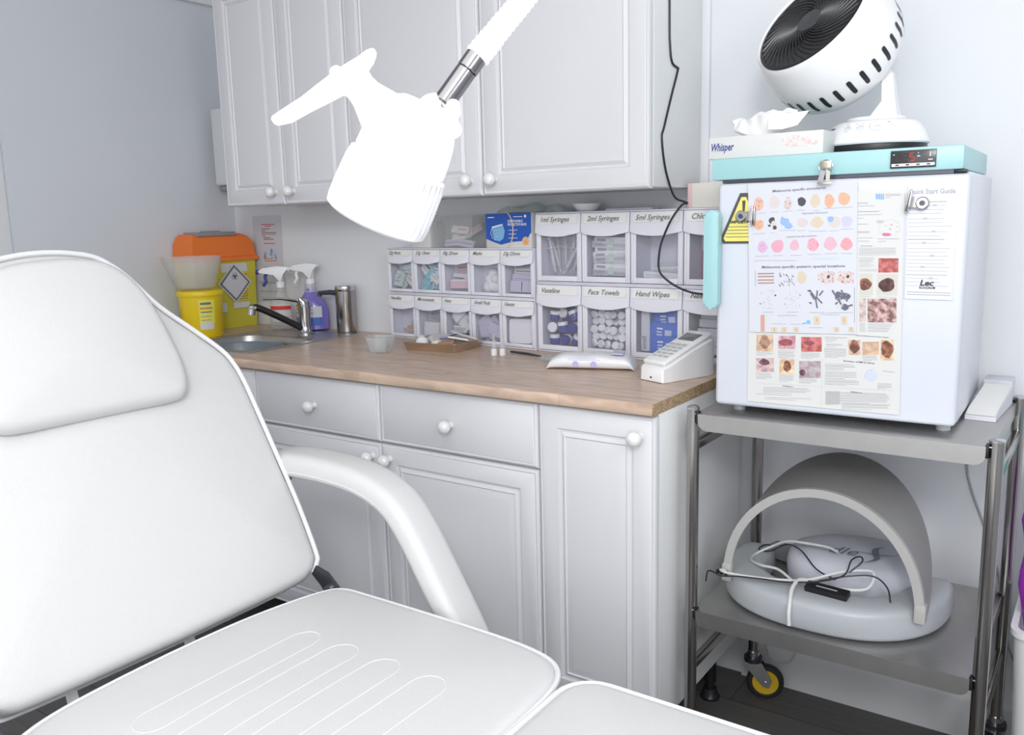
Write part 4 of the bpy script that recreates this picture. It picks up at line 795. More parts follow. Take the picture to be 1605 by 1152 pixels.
# clipped sheets
P1=[('T','ink','Melanoma specific structures',(0.1150,0.4370),(0.2170,0.4400)),('E','peach',(0.0870,0.4150),0.0100,0.0130,64),('E','blush',(0.1190,0.4180),0.0100,0.0120,7),('E','blush',(0.1460,0.4150),0.0080,0.0120,58),('E','black',(0.1720,0.4170),0.0080,0.0090,79),('E','cream',(0.1980,0.4180),0.0090,0.0120,17),('E','peach2',(0.2240,0.4170),0.0090,0.0130,60),('E','peach2',(0.2510,0.4200),0.0110,0.0120,90),('E','peach2',(0.0890,0.3740),0.0100,0.0100,77),('E','black',(0.1150,0.3820),0.0060,0.0070,70),('E','blush',(0.1190,0.3740),0.0060,0.0070,36),('E','black',(0.1210,0.3680),0.0040,0.0040,75),('E','black',(0.1100,0.3720),0.0030,0.0020,92),('E','blue',(0.1410,0.3790),0.0090,0.0070,19),('E','blue',(0.1480,0.3710),0.0080,0.0060,94),('E','blue',(0.1360,0.3830),0.0040,0.0060,73),('E','blush',(0.1750,0.3770),0.0100,0.0090,8),('E','cream',(0.2030,0.3770),0.0120,0.0100,61),('E','blush',(0.2351,0.3770),0.0110,0.0100,34),('E','blue',(0.2280,0.3820),0.0060,0.0060,66),('E','lilac',(0.2580,0.3770),0.0100,0.0110,57),('E','lilacp',(0.0970,0.3300),0.0100,0.0110,44),('E','pink',(0.1280,0.3310),0.0120,0.0130,0),('E','pink2',(0.1610,0.3330),0.0090,0.0100,58),('E','rosy',(0.1960,0.3340),0.0110,0.0120,44),('E','pink2',(0.2290,0.3360),0.0120,0.0120,17),('E','rose',(0.2590,0.3350),0.0110,0.0110,83),('L','redbrown',[(0.0880,0.4110),(0.0860,0.4100)],0.00078),('L','redbrown',[(0.0890,0.4120),(0.0870,0.4110)],0.00078),('L','redbrown',[(0.0930,0.4200),(0.0940,0.4220)],0.00078),('L','redbrown',[(0.0890,0.4060),(0.0880,0.4040)],0.00078),('L','redbrown',[(0.0890,0.4110),(0.0890,0.4090)],0.00078),('L','redbrown',[(0.0940,0.4190),(0.0950,0.4220)],0.00078),('L','redbrown',[(0.0880,0.4200),(0.0870,0.4180)],0.00078),('L','redbrown',[(0.0820,0.4220),(0.0840,0.4240)],0.00078),('L','redbrown',[(0.0890,0.4170),(0.0870,0.4190)],0.00078),('L','redbrown',[(0.0840,0.4220),(0.0860,0.4200)],0.00078),('L','redbrown',[(0.0850,0.4140),(0.0870,0.4150)],0.00078),('L','redbrown',[(0.0910,0.4210),(0.0900,0.4190)],0.00078),('L','redbrown',[(0.0920,0.4200),(0.0940,0.4210)],0.00078),('L','redbrown',[(0.0900,0.4220),(0.0880,0.4200)],0.00078),('L','redbrown',[(0.1420,0.4190),(0.1430,0.4170)],0.00078),('L','redbrown',[(0.1440,0.4060),(0.1460,0.4050)],0.00078),('L','redbrown',[(0.1510,0.4120),(0.1510,0.4100)],0.00078),('L','redbrown',[(0.1410,0.4170),(0.1390,0.4150)],0.00078),('L','redbrown',[(0.1490,0.4150),(0.1470,0.4140)],0.00078),('L','redbrown',[(0.1480,0.4060),(0.1470,0.4040)],0.00078),('L','redbrown',[(0.1420,0.4070),(0.1410,0.4050)],0.00078),('L','redbrown',[(0.1390,0.4190),(0.1410,0.4180)],0.00078),('L','redbrown',[(0.1490,0.4130),(0.1490,0.4150)],0.00078),('L','redbrown',[(0.1430,0.4190),(0.1420,0.4170)],0.00078),('L','redbrown',[(0.1480,0.4080),(0.1500,0.4070)],0.00078),('L','redbrown',[(0.1430,0.4250),(0.1450,0.4260)],0.00078),('L','redbrown',[(0.1450,0.4260),(0.1470,0.4260)],0.00078),('L','redbrown',[(0.1440,0.4040),(0.1450,0.4070)],0.00078),('L','redbrown',[(0.1400,0.4090),(0.1380,0.4110)],0.00078),('L','redbrown',[(0.1470,0.4200),(0.1480,0.4180)],0.00078),('L','redbrown',[(0.1430,0.4140),(0.1420,0.4120)],0.00078),('L','redbrown',[(0.1500,0.4160),(0.1520,0.4160)],0.00078),('L','redbrown',[(0.1490,0.4140),(0.1490,0.4160)],0.00078),('L','redbrown',[(0.1430,0.4100),(0.1450,0.4090)],0.00078),('L','redbrown',[(0.1500,0.4160),(0.1510,0.4130)],0.00078),('L','redbrown',[(0.1470,0.4140),(0.1490,0.4120)],0.00078),('L','redbrown',[(0.0870,0.3780),(0.0900,0.3770)],0.00078),('L','redbrown',[(0.0850,0.3740),(0.0870,0.3740)],0.00078),('L','redbrown',[(0.0930,0.3700),(0.0930,0.3720)],0.00078),('L','redbrown',[(0.0820,0.3700),(0.0800,0.3690)],0.00078),('L','redbrown',[(0.0890,0.3690),(0.0920,0.3680)],0.00078),('L','redbrown',[(0.0850,0.3720),(0.0870,0.3740)],0.00078),('L','redbrown',[(0.0910,0.3800),(0.0940,0.3790)],0.00078),('L','redbrown',[(0.0890,0.3700),(0.0890,0.3680)],0.00078),('L','redbrown',[(0.0900,0.3660),(0.0910,0.3640)],0.00078),('L','red',[(0.2050,0.3310),(0.2030,0.3320)],0.00078),('L','red',[(0.2020,0.3350),(0.2040,0.3360)],0.00078),('L','red',[(0.1910,0.3420),(0.1910,0.3440)],0.00078),('L','red',[(0.1930,0.3340),(0.1940,0.3320)],0.00078),('L','red',[(0.2020,0.3410),(0.2040,0.3420)],0.00078),('L','red',[(0.1930,0.3270),(0.1930,0.3290)],0.00078),('L','red',[(0.1910,0.3420),(0.1880,0.3420)],0.00078),('L','red',[(0.1920,0.3410),(0.1910,0.3390)],0.00078),('L','red',[(0.2040,0.3390),(0.2060,0.3380)],0.00078),('L','red',[(0.2050,0.3360),(0.2040,0.3380)],0.00078),('L','red',[(0.2050,0.3310),(0.2070,0.3300)],0.00078),('L','red',[(0.2040,0.3360),(0.2060,0.3350)],0.00078),('L','red',[(0.2000,0.3270),(0.1980,0.3280)],0.00078),('L','red',[(0.1960,0.3440),(0.1960,0.3420)],0.00078),('L','red',[(0.2050,0.3340),(0.2080,0.3340)],0.00078),('L','red',[(0.1980,0.3370),(0.1990,0.3390)],0.00078),('L','red',[(0.1980,0.3440),(0.1960,0.3450)],0.00078),('L','red',[(0.1990,0.3370),(0.1980,0.3400)],0.00078),('L','red',[(0.1920,0.3250),(0.1920,0.3280)],0.00078),('L','red',[(0.1900,0.3330),(0.1920,0.3320)],0.00078),('L','rosy',[(0.2371,0.3340),(0.2351,0.3340)],0.00078),('L','rosy',[(0.2341,0.3420),(0.2361,0.3400)],0.00078),('L','rosy',[(0.2240,0.3290),(0.2210,0.3290)],0.00078),('L','rosy',[(0.2381,0.3350),(0.2391,0.3370)],0.00078),('L','rosy',[(0.2361,0.3320),(0.2341,0.3300)],0.00078),('L','rosy',[(0.2301,0.3410),(0.2301,0.3390)],0.00078),('L','rosy',[(0.2190,0.3350),(0.2210,0.3330)],0.00078),('L','rosy',[(0.2351,0.3300),(0.2371,0.3320)],0.00078),('L','rosy',[(0.2220,0.3360),(0.2240,0.3380)],0.00078),('L','rosy',[(0.2290,0.3380),(0.2311,0.3400)],0.00078),('L','rosy',[(0.2311,0.3300),(0.2321,0.3320)],0.00078),('L','rosy',[(0.2210,0.3310),(0.2220,0.3290)],0.00078),('L','rosy',[(0.2321,0.3390),(0.2331,0.3370)],0.00078),('L','rosy',[(0.2230,0.3350),(0.2210,0.3360)],0.00078),('L','red',[(0.2650,0.3380),(0.2670,0.3380)],0.00078),('L','red',[(0.2560,0.3300),(0.2540,0.3300)],0.00078),('L','red',[(0.2570,0.3400),(0.2590,0.3390)],0.00078),('L','red',[(0.2590,0.3280),(0.2580,0.3260)],0.00078),('L','red',[(0.2590,0.3420),(0.2580,0.3440)],0.00078),('L','red',[(0.2550,0.3400),(0.2540,0.3380)],0.00078),('L','red',[(0.2640,0.3380),(0.2650,0.3390)],0.00078),('L','purple',[(0.0940,0.3220),(0.0950,0.3240)],0.00078),('L','purple',[(0.0920,0.3340),(0.0940,0.3320)],0.00078),('L','purple',[(0.0970,0.3350),(0.0960,0.3370)],0.00078),('L','purple',[(0.0980,0.3280),(0.1000,0.3260)],0.00078),('L','purple',[(0.0980,0.3330),(0.1000,0.3350)],0.00078),('L','purple',[(0.0920,0.3250),(0.0910,0.3230)],0.00078),('L','purple',[(0.0950,0.3320),(0.0930,0.3300)],0.00078),('L','purple',[(0.1000,0.3310),(0.0980,0.3330)],0.00078),('L','rust',[(0.2230,0.4130),(0.2250,0.4120)],0.00078),('L','rust',[(0.2311,0.4160),(0.2311,0.4180)],0.00078),('L','rust',[(0.2260,0.4250),(0.2280,0.4260)],0.00078),('L','rust',[(0.2270,0.4110),(0.2250,0.4110)],0.00078),('L','rust',[(0.2180,0.4220),(0.2190,0.4240)],0.00078),('L','rust',[(0.2260,0.4180),(0.2250,0.4200)],0.00078),('L','rust',[(0.2210,0.4250),(0.2200,0.4260)],0.00078),('L','rosy',[(0.1630,0.3370),(0.1650,0.3380)],0.00078),('L','rosy',[(0.1560,0.3300),(0.1580,0.3310)],0.00078),('L','rosy',[(0.1590,0.3380),(0.1600,0.3350)],0.00078),('L','rosy',[(0.1580,0.3280),(0.1610,0.3280)],0.00078),('L','rosy',[(0.1640,0.3360),(0.1630,0.3350)],0.00078),('L','rosy',[(0.1620,0.3370),(0.1600,0.3360)],0.00078),('L','rosy',[(0.1640,0.3330),(0.1620,0.3340)],0.00078),('L','rosy',[(0.1590,0.3390),(0.1570,0.3370)],0.00078),('L','rosy',[(0.1660,0.3350),(0.1680,0.3330)],0.00078),('L','ink2',[(0.0880,0.3970),(0.1020,0.3970)],0.00059),('L','ink2',[(0.1120,0.3980),(0.1280,0.3990)],0.00059),('L','ink2',[(0.1370,0.3990),(0.1550,0.4000)],0.00059),('L','ink2',[(0.1640,0.4010),(0.1800,0.4010)],0.00059),('L','ink2',[(0.1940,0.3990),(0.2070,0.3990)],0.00059),('L','ink2',[(0.2150,0.4030),(0.2411,0.4030)],0.00059),('L','ink2',[(0.2421,0.4040),(0.2680,0.4040)],0.00059),('L','ink2',[(0.0770,0.3560),(0.1030,0.3570)],0.00059),('L','ink2',[(0.1140,0.3570),(0.1210,0.3580)],0.00059),('L','ink2',[(0.1300,0.3620),(0.1630,0.3620)],0.00059),('L','ink2',[(0.1660,0.3610),(0.1810,0.3620)],0.00059),('L','ink2',[(0.1870,0.3600),(0.2210,0.3600)],0.00059),('L','ink2',[(0.2250,0.3600),(0.2451,0.3600)],0.00059),('L','ink2',[(0.2471,0.3630),(0.2720,0.3630)],0.00059),('L','ink2',[(0.0830,0.3110),(0.1100,0.3120)],0.00059),('L','ink2',[(0.1200,0.3120),(0.1380,0.3130)],0.00059),('L','ink2',[(0.1540,0.3130),(0.1750,0.3130)],0.00059),('L','ink2',[(0.1870,0.3150),(0.2130,0.3150)],0.00059),('L','ink2',[(0.2190,0.3160),(0.2431,0.3170)],0.00059),('L','ink2',[(0.2520,0.3170),(0.2710,0.3170)],0.00059),('L','ink2',[(0.0810,0.3020),(0.1670,0.3030)],0.00059),('T','ink2','Regression structures',(0.1740,0.3930),(0.2220,0.3940)),('T','ink2','Atypical vascular patterns',(0.1440,0.3480),(0.2030,0.3500)),('L','paleblue',[(0.1940,0.3070),(0.2451,0.3080)],0.00429),('T','ink','Melanoma specific pattern: special locations',(0.0970,0.2870),(0.2580,0.2910)),('L','brownline',[(0.0890,0.2760),(0.1220,0.2770)],0.00253),('L','brownline',[(0.0890,0.2700),(0.1220,0.2710)],0.00253),('L','brownline',[(0.0890,0.2630),(0.1220,0.2640)],0.00253),('L','brownline',[(0.0900,0.2570),(0.1230,0.2580)],0.00253),('L','black',[(0.1330,0.2560),(0.1360,0.2510)],0.00078),('L','black',[(0.1610,0.2580),(0.1640,0.2530)],0.00078),('L','black',[(0.1490,0.2730),(0.1520,0.2680)],0.00078),('L','black',[(0.1330,0.2740),(0.1360,0.2690)],0.00078),('L','black',[(0.1370,0.2570),(0.1400,0.2530)],0.00078),('L','black',[(0.1580,0.2610),(0.1610,0.2570)],0.00078),('L','black',[(0.1350,0.2740),(0.1380,0.2700)],0.00078),('L','black',[(0.1400,0.2570),(0.1430,0.2520)],0.00078),('L','black',[(0.1360,0.2600),(0.1380,0.2560)],0.00078),('L','black',[(0.1510,0.2670),(0.1540,0.2620)],0.00078),('L','black',[(0.1590,0.2740),(0.1620,0.2700)],0.00078),('L','black',[(0.1460,0.2760),(0.1490,0.2720)],0.00078),('L','black',[(0.1330,0.2790),(0.1360,0.2750)],0.00078),('L','black',[(0.1400,0.2770),(0.1430,0.2730)],0.00078),('L','black',[(0.1330,0.2550),(0.1350,0.2510)],0.00078),('L','black',[(0.1390,0.2580),(0.1420,0.2540)],0.00078),('L','black',[(0.1520,0.2620),(0.1550,0.2580)],0.00078),('L','black',[(0.1510,0.2570),(0.1540,0.2520)],0.00078),('L','black',[(0.1570,0.2630),(0.1600,0.2580)],0.00078),('L','black',[(0.1480,0.2630),(0.1510,0.2590)],0.00078),('L','black',[(0.1530,0.2670),(0.1550,0.2620)],0.00078),('L','black',[(0.1450,0.2760),(0.1480,0.2720)],0.00078),('L','black',[(0.1560,0.2680),(0.1590,0.2640)],0.00078),('L','black',[(0.1320,0.2760),(0.1350,0.2720)],0.00078),('L','black',[(0.1570,0.2740),(0.1600,0.2700)],0.00078),('L','black',[(0.1420,0.2630),(0.1450,0.2590)],0.00078),('E','cream',(0.1770,0.2700),0.0090,0.0120,3),('E','blush',(0.2230,0.2710),0.0160,0.0120,725),('L','redbrown',[(0.2341,0.2750),(0.2361,0.2750)],0.00117),('L','redbrown',[(0.2371,0.2760),(0.2391,0.2760)],0.00117),('L','rust',[(0.2361,0.2790),(0.2391,0.2800)],0.00117),('L','redbrown',[(0.2321,0.2770),(0.2351,0.2770)],0.00117),('L','redbrown',[(0.2351,0.2710),(0.2381,0.2690)],0.00117),('L','rust',[(0.2381,0.2670),(0.2401,0.2650)],0.00117),('L','rust',[(0.2200,0.2630),(0.2220,0.2620)],0.00117),('L','redbrown',[(0.2140,0.2710),(0.2160,0.2700)],0.00117),('L','rust',[(0.2170,0.2680),(0.2200,0.2660)],0.00117),('L','rust',[(0.2301,0.2640),(0.2331,0.2650)],0.00117),('L','redbrown',[(0.2341,0.2680),(0.2361,0.2680)],0.00117),('L','red',[(0.2270,0.2750),(0.2290,0.2740)],0.00117),('L','rust',[(0.2351,0.2630),(0.2371,0.2620)],0.00117),('L','redbrown',[(0.2090,0.2750),(0.2110,0.2750)],0.00117),('L','rust',[(0.2361,0.2780),(0.2381,0.2800)],0.00117),('L','red',[(0.2240,0.2690),(0.2270,0.2700)],0.00117),('L','red',[(0.2280,0.2750),(0.2301,0.2740)],0.00117),('L','rust',[(0.2290,0.2800),(0.2311,0.2780)],0.00117),('L','redbrown',[(0.2331,0.2810),(0.2351,0.2820)],0.00117),('L','red',[(0.2260,0.2820),(0.2290,0.2810)],0.00117),('L','red',[(0.2080,0.2660),(0.2110,0.2670)],0.00117),('L','redbrown',[(0.2351,0.2660),(0.2371,0.2650)],0.00117),('L','red',[(0.2341,0.2680),(0.2361,0.2690)],0.00117),('L','rust',[(0.2210,0.2600),(0.2230,0.2600)],0.00117),('L','rust',[(0.2170,0.2670),(0.2190,0.2660)],0.00117),('L','redbrown',[(0.2290,0.2750),(0.2311,0.2760)],0.00117),('L','redbrown',[(0.2351,0.2620),(0.2371,0.2620)],0.00117),('L','rust',[(0.2371,0.2620),(0.2391,0.2620)],0.00117),('L','redbrown',[(0.2140,0.2760),(0.2160,0.2770)],0.00117),('L','red',[(0.2160,0.2760),(0.2180,0.2740)],0.00117),('L','red',[(0.2260,0.2750),(0.2290,0.2740)],0.00117),('L','redbrown',[(0.2270,0.2670),(0.2290,0.2650)],0.00117),('L','red',[(0.2280,0.2620),(0.2311,0.2620)],0.00117),('L','red',[(0.2270,0.2820),(0.2290,0.2820)],0.00117),('E','black',(0.2280,0.2720),0.0030,0.0030,5),('E','black',(0.2180,0.2630),0.0010,0.0020,5),('E','blush',(0.2590,0.2710),0.0160,0.0110,920),('L','red',[(0.2491,0.2770),(0.2510,0.2760)],0.00117),('L','rust',[(0.2680,0.2760),(0.2700,0.2750)],0.00117),('L','red',[(0.2640,0.2630),(0.2660,0.2640)],0.00117),('L','red',[(0.2710,0.2660),(0.2730,0.2660)],0.00117),('L','rust',[(0.2640,0.2770),(0.2660,0.2770)],0.00117),('L','redbrown',[(0.2550,0.2610),(0.2570,0.2610)],0.00117),('L','red',[(0.2730,0.2790),(0.2750,0.2780)],0.00117),('L','red',[(0.2730,0.2620),(0.2750,0.2610)],0.00117),('L','rust',[(0.2640,0.2770),(0.2660,0.2760)],0.00117),('L','red',[(0.2690,0.2800),(0.2710,0.2810)],0.00117),('L','redbrown',[(0.2560,0.2690),(0.2580,0.2690)],0.00117),('L','red',[(0.2550,0.2660),(0.2580,0.2650)],0.00117),('L','redbrown',[(0.2500,0.2750),(0.2520,0.2750)],0.00117),('L','redbrown',[(0.2610,0.2780),(0.2630,0.2780)],0.00117),('L','red',[(0.2560,0.2710),(0.2580,0.2720)],0.00117),('L','red',[(0.2500,0.2750),(0.2520,0.2730)],0.00117),('L','rust',[(0.2451,0.2800),(0.2471,0.2800)],0.00117),('L','red',[(0.2660,0.2620),(0.2690,0.2620)],0.00117),('L','red',[(0.2730,0.2650),(0.2750,0.2640)],0.00117),('L','redbrown',[(0.2481,0.2740),(0.2510,0.2740)],0.00117),('L','rust',[(0.2451,0.2670),(0.2471,0.2670)],0.00117),('L','red',[(0.2680,0.2670),(0.2700,0.2670)],0.00117),('L','red',[(0.2540,0.2690),(0.2560,0.2710)],0.00117),('L','red',[(0.2590,0.2610),(0.2610,0.2610)],0.00117),('L','red',[(0.2690,0.2770),(0.2710,0.2780)],0.00117),('L','rust',[(0.2650,0.2820),(0.2680,0.2820)],0.00117),('L','redbrown',[(0.2481,0.2820),(0.2500,0.2820)],0.00117),('L','redbrown',[(0.2520,0.2660),(0.2540,0.2660)],0.00117),('L','rust',[(0.2491,0.2750),(0.2520,0.2740)],0.00117),('L','rust',[(0.2640,0.2700),(0.2660,0.2710)],0.00117),('L','redbrown',[(0.2540,0.2710),(0.2570,0.2710)],0.00117),('L','red',[(0.2620,0.2640),(0.2640,0.2640)],0.00117),('L','red',[(0.2471,0.2690),(0.2491,0.2700)],0.00117),('L','red',[(0.2491,0.2670),(0.2510,0.2670)],0.00117),('E','black',(0.2640,0.2730),0.0030,0.0030,5),('E','black',(0.2540,0.2630),0.0020,0.0010,5),('L','grey',[(0.1130,0.2300),(0.1160,0.2320)],0.00059),('L','grey',[(0.1180,0.2410),(0.1200,0.2450)],0.00059),('L','grey',[(0.0990,0.2360),(0.0960,0.2390)],0.00059),('L','grey',[(0.1050,0.2090),(0.1040,0.2050)],0.00059),('L','grey',[(0.1170,0.2140),(0.1130,0.2150)],0.00059),('L','grey',[(0.1200,0.2410),(0.1220,0.2380)],0.00059),('L','grey',[(0.1250,0.2420),(0.1230,0.2380)],0.00059),('L','grey',[(0.1150,0.2080),(0.1130,0.2050)],0.00059),('L','grey',[(0.1010,0.2170),(0.1020,0.2210)],0.00059),('L','grey',[(0.1210,0.2420),(0.1220,0.2380)],0.00059),('L','grey',[(0.1170,0.2360),(0.1190,0.2320)],0.00059),('L','grey',[(0.1190,0.2150),(0.1230,0.2130)],0.00059),('L','grey',[(0.0980,0.2090),(0.1020,0.2100)],0.00059),('L','grey',[(0.1120,0.2230),(0.1160,0.2220)],0.00059),('L','grey',[(0.1120,0.2300),(0.1140,0.2270)],0.00059),('L','grey',[(0.1010,0.2170),(0.1050,0.2150)],0.00059),('L','grey',[(0.0960,0.2370),(0.1000,0.2380)],0.00059),('L','grey',[(0.1250,0.2070),(0.1210,0.2070)],0.00059),('L','grey',[(0.1120,0.2180),(0.1150,0.2150)],0.00059),('L','grey',[(0.1140,0.2210),(0.1110,0.2240)],0.00059),('L','grey',[(0.1140,0.2430),(0.1180,0.2420)],0.00059),('L','grey',[(0.1040,0.2180),(0.1040,0.2220)],0.00059),('L','grey',[(0.1150,0.2070),(0.1170,0.2030)],0.00059),('L','grey',[(0.1070,0.2260),(0.1110,0.2260)],0.00059),('L','grey',[(0.1100,0.2060),(0.1140,0.2060)],0.00059),('L','grey',[(0.1140,0.2420),(0.1100,0.2430)],0.00059),('E','dark',(0.1260,0.2330),0.0020,0.0020,1),('E','dark',(0.0960,0.2150),0.0020,0.0010,1),('L','grey',[(0.1750,0.2350),(0.1720,0.2370)],0.00059),('L','grey',[(0.1630,0.2220),(0.1610,0.2260)],0.00059),('L','grey',[(0.1750,0.2390),(0.1770,0.2350)],0.00059),('L','grey',[(0.1760,0.2130),(0.1750,0.2170)],0.00059),('L','grey',[(0.1610,0.2210),(0.1610,0.2170)],0.00059),('L','grey',[(0.1720,0.2380),(0.1750,0.2360)],0.00059),('L','grey',[(0.1520,0.2100),(0.1490,0.2130)],0.00059),('L','grey',[(0.1500,0.2270),(0.1540,0.2280)],0.00059),('L','grey',[(0.1540,0.2250),(0.1580,0.2240)],0.00059),('L','grey',[(0.1750,0.2120),(0.1740,0.2160)],0.00059),('L','grey',[(0.1500,0.2100),(0.1470,0.2070)],0.00059),('L','grey',[(0.1650,0.2300),(0.1620,0.2330)],0.00059),('L','grey',[(0.1750,0.2290),(0.1710,0.2290)],0.00059),('L','grey',[(0.1540,0.2420),(0.1560,0.2390)],0.00059),('L','grey',[(0.1570,0.2300),(0.1590,0.2260)],0.00059),('L','grey',[(0.1660,0.2430),(0.1670,0.2390)],0.00059),('L','grey',[(0.1560,0.2250),(0.1590,0.2280)],0.00059),('L','grey',[(0.1480,0.2310),(0.1510,0.2290)],0.00059),('L','grey',[(0.1560,0.2360),(0.1540,0.2330)],0.00059),('L','grey',[(0.1630,0.2240),(0.1660,0.2220)],0.00059),('L','grey',[(0.1490,0.2270),(0.1450,0.2280)],0.00059),('L','grey',[(0.1680,0.2410),(0.1710,0.2390)],0.00059),('L','grey',[(0.1480,0.2280),(0.1450,0.2240)],0.00059),('L','grey',[(0.1730,0.2290),(0.1700,0.2270)],0.00059),('L','grey',[(0.1540,0.2150),(0.1570,0.2170)],0.00059),('L','grey',[(0.1680,0.2150),(0.1660,0.2110)],0.00059),('E','dark',(0.1750,0.2340),0.0010,0.0010,1),('E','dark',(0.1460,0.2160),0.0010,0.0010,1),('L','dark',[(0.1930,0.2460),(0.2050,0.2300)],0.00273),('L','dark',[(0.2050,0.2300),(0.2090,0.2100)],0.00273),('L','dark',[(0.2080,0.2450),(0.2070,0.2290)],0.00273),('L','dark',[(0.2070,0.2310),(0.2180,0.2200)],0.00273),('L','dark',[(0.1950,0.2390),(0.2030,0.2270)],0.00273),('L','dark',[(0.1930,0.2210),(0.1980,0.2190)],0.00273),('L','dark',[(0.2190,0.2450),(0.2120,0.2350)],0.00273),('L','dark',[(0.1890,0.2440),(0.1950,0.2430)],0.00273),('E','dark',(0.2491,0.2350),0.0080,0.0090,7),('E','dark',(0.2620,0.2350),0.0080,0.0070,8),('E','dark',(0.2610,0.2140),0.0070,0.0060,9),('L','dark',[(0.2361,0.2460),(0.2540,0.2190)],0.00312),('L','dark',[(0.2530,0.2470),(0.2650,0.2250)],0.00312),('L','dark',[(0.2610,0.2140),(0.2750,0.2190)],0.00312),('L','dark',[(0.2431,0.2190),(0.2471,0.2230)],0.00312),('L','grey',[(0.2500,0.2290),(0.2540,0.2270)],0.00078),('L','grey',[(0.2550,0.2120),(0.2520,0.2080)],0.00078),('L','grey',[(0.2451,0.2160),(0.2481,0.2120)],0.00078),('L','grey',[(0.2520,0.2430),(0.2471,0.2440)],0.00078),('L','grey',[(0.2560,0.2200),(0.2580,0.2240)],0.00078),('L','grey',[(0.2620,0.2260),(0.2620,0.2310)],0.00078),('L','grey',[(0.2451,0.2290),(0.2491,0.2310)],0.00078),('L','grey',[(0.2530,0.2280),(0.2500,0.2330)],0.00078),('L','grey',[(0.2550,0.2130),(0.2580,0.2180)],0.00078),('L','grey',[(0.2520,0.2350),(0.2550,0.2380)],0.00078),('L','grey',[(0.2640,0.2410),(0.2620,0.2370)],0.00078),('L','grey',[(0.2421,0.2280),(0.2461,0.2290)],0.00078),('L','grey',[(0.2710,0.2130),(0.2670,0.2120)],0.00078),('L','grey',[(0.2580,0.2430),(0.2530,0.2430)],0.00078),('L','ink2',[(0.1000,0.1980),(0.1240,0.1990)],0.00059),('L','ink2',[(0.1490,0.2000),(0.1730,0.2010)],0.00059),('L','ink2',[(0.1940,0.2010),(0.2250,0.2020)],0.00059),('L','ink2',[(0.2280,0.2020),(0.2760,0.2040)],0.00059),('L','ink2',[(0.1310,0.1920),(0.1690,0.1940)],0.00059),('L','ink2',[(0.2150,0.1980),(0.2510,0.1990)],0.00059),('L','ink2',[(0.1210,0.1750),(0.1500,0.1760)],0.00059),('L','ink2',[(0.1580,0.1760),(0.1790,0.1770)],0.00059),('L','ink2',[(0.1950,0.1710),(0.2210,0.1720)],0.00059),('L','ink2',[(0.2770,0.2530),(0.2800,0.1850)],0.00078),('L','ink2',[(0.0840,0.2820),(0.0850,0.2500)],0.00078),('Q','brick',[(0.0970,0.1920),(0.1050,0.1930),(0.1060,0.1590),(0.0980,0.1580)]),('L','skyblue',[(0.1810,0.1780),(0.1920,0.1810)],0.00273),('E','skyblue',(0.1930,0.1820),0.0040,0.0040,3),('Q','cream',[(0.2030,0.1940),(0.2140,0.1950),(0.2150,0.1780),(0.2040,0.1770)]),('L','rust',[(0.2090,0.1900),(0.2100,0.1830)],0.00136),('Q','cream',[(0.2550,0.1960),(0.2650,0.1970),(0.2660,0.1800),(0.2560,0.1800)]),('L','rust',[(0.2600,0.1920),(0.2610,0.1850)],0.00136),('Q','cream',[(0.1190,0.1680),(0.1310,0.1690),(0.1310,0.1590),(0.1200,0.1580)]),('L','rust',[(0.1250,0.1670),(0.1260,0.1600)],0.00136),('Q','cream',[(0.1390,0.1690),(0.1510,0.1700),(0.1510,0.1600),(0.1400,0.1590)]),('L','rust',[(0.1450,0.1680),(0.1460,0.1610)],0.00136),('Q','cream',[(0.1630,0.1710),(0.1740,0.1710),(0.1750,0.1610),(0.1640,0.1610)]),('L','rust',[(0.1690,0.1690),(0.1700,0.1620)],0.00136),('Q','cream',[(0.2411,0.1740),(0.2520,0.1750),(0.2520,0.1650),(0.2421,0.1650)]),('L','rust',[(0.2471,0.1730),(0.2481,0.1660)],0.00136),('Q','cream',[(0.2690,0.1760),(0.2790,0.1760),(0.2790,0.1660),(0.2690,0.1660)]),('L','rust',[(0.2740,0.1750),(0.2750,0.1680)],0.00136)]
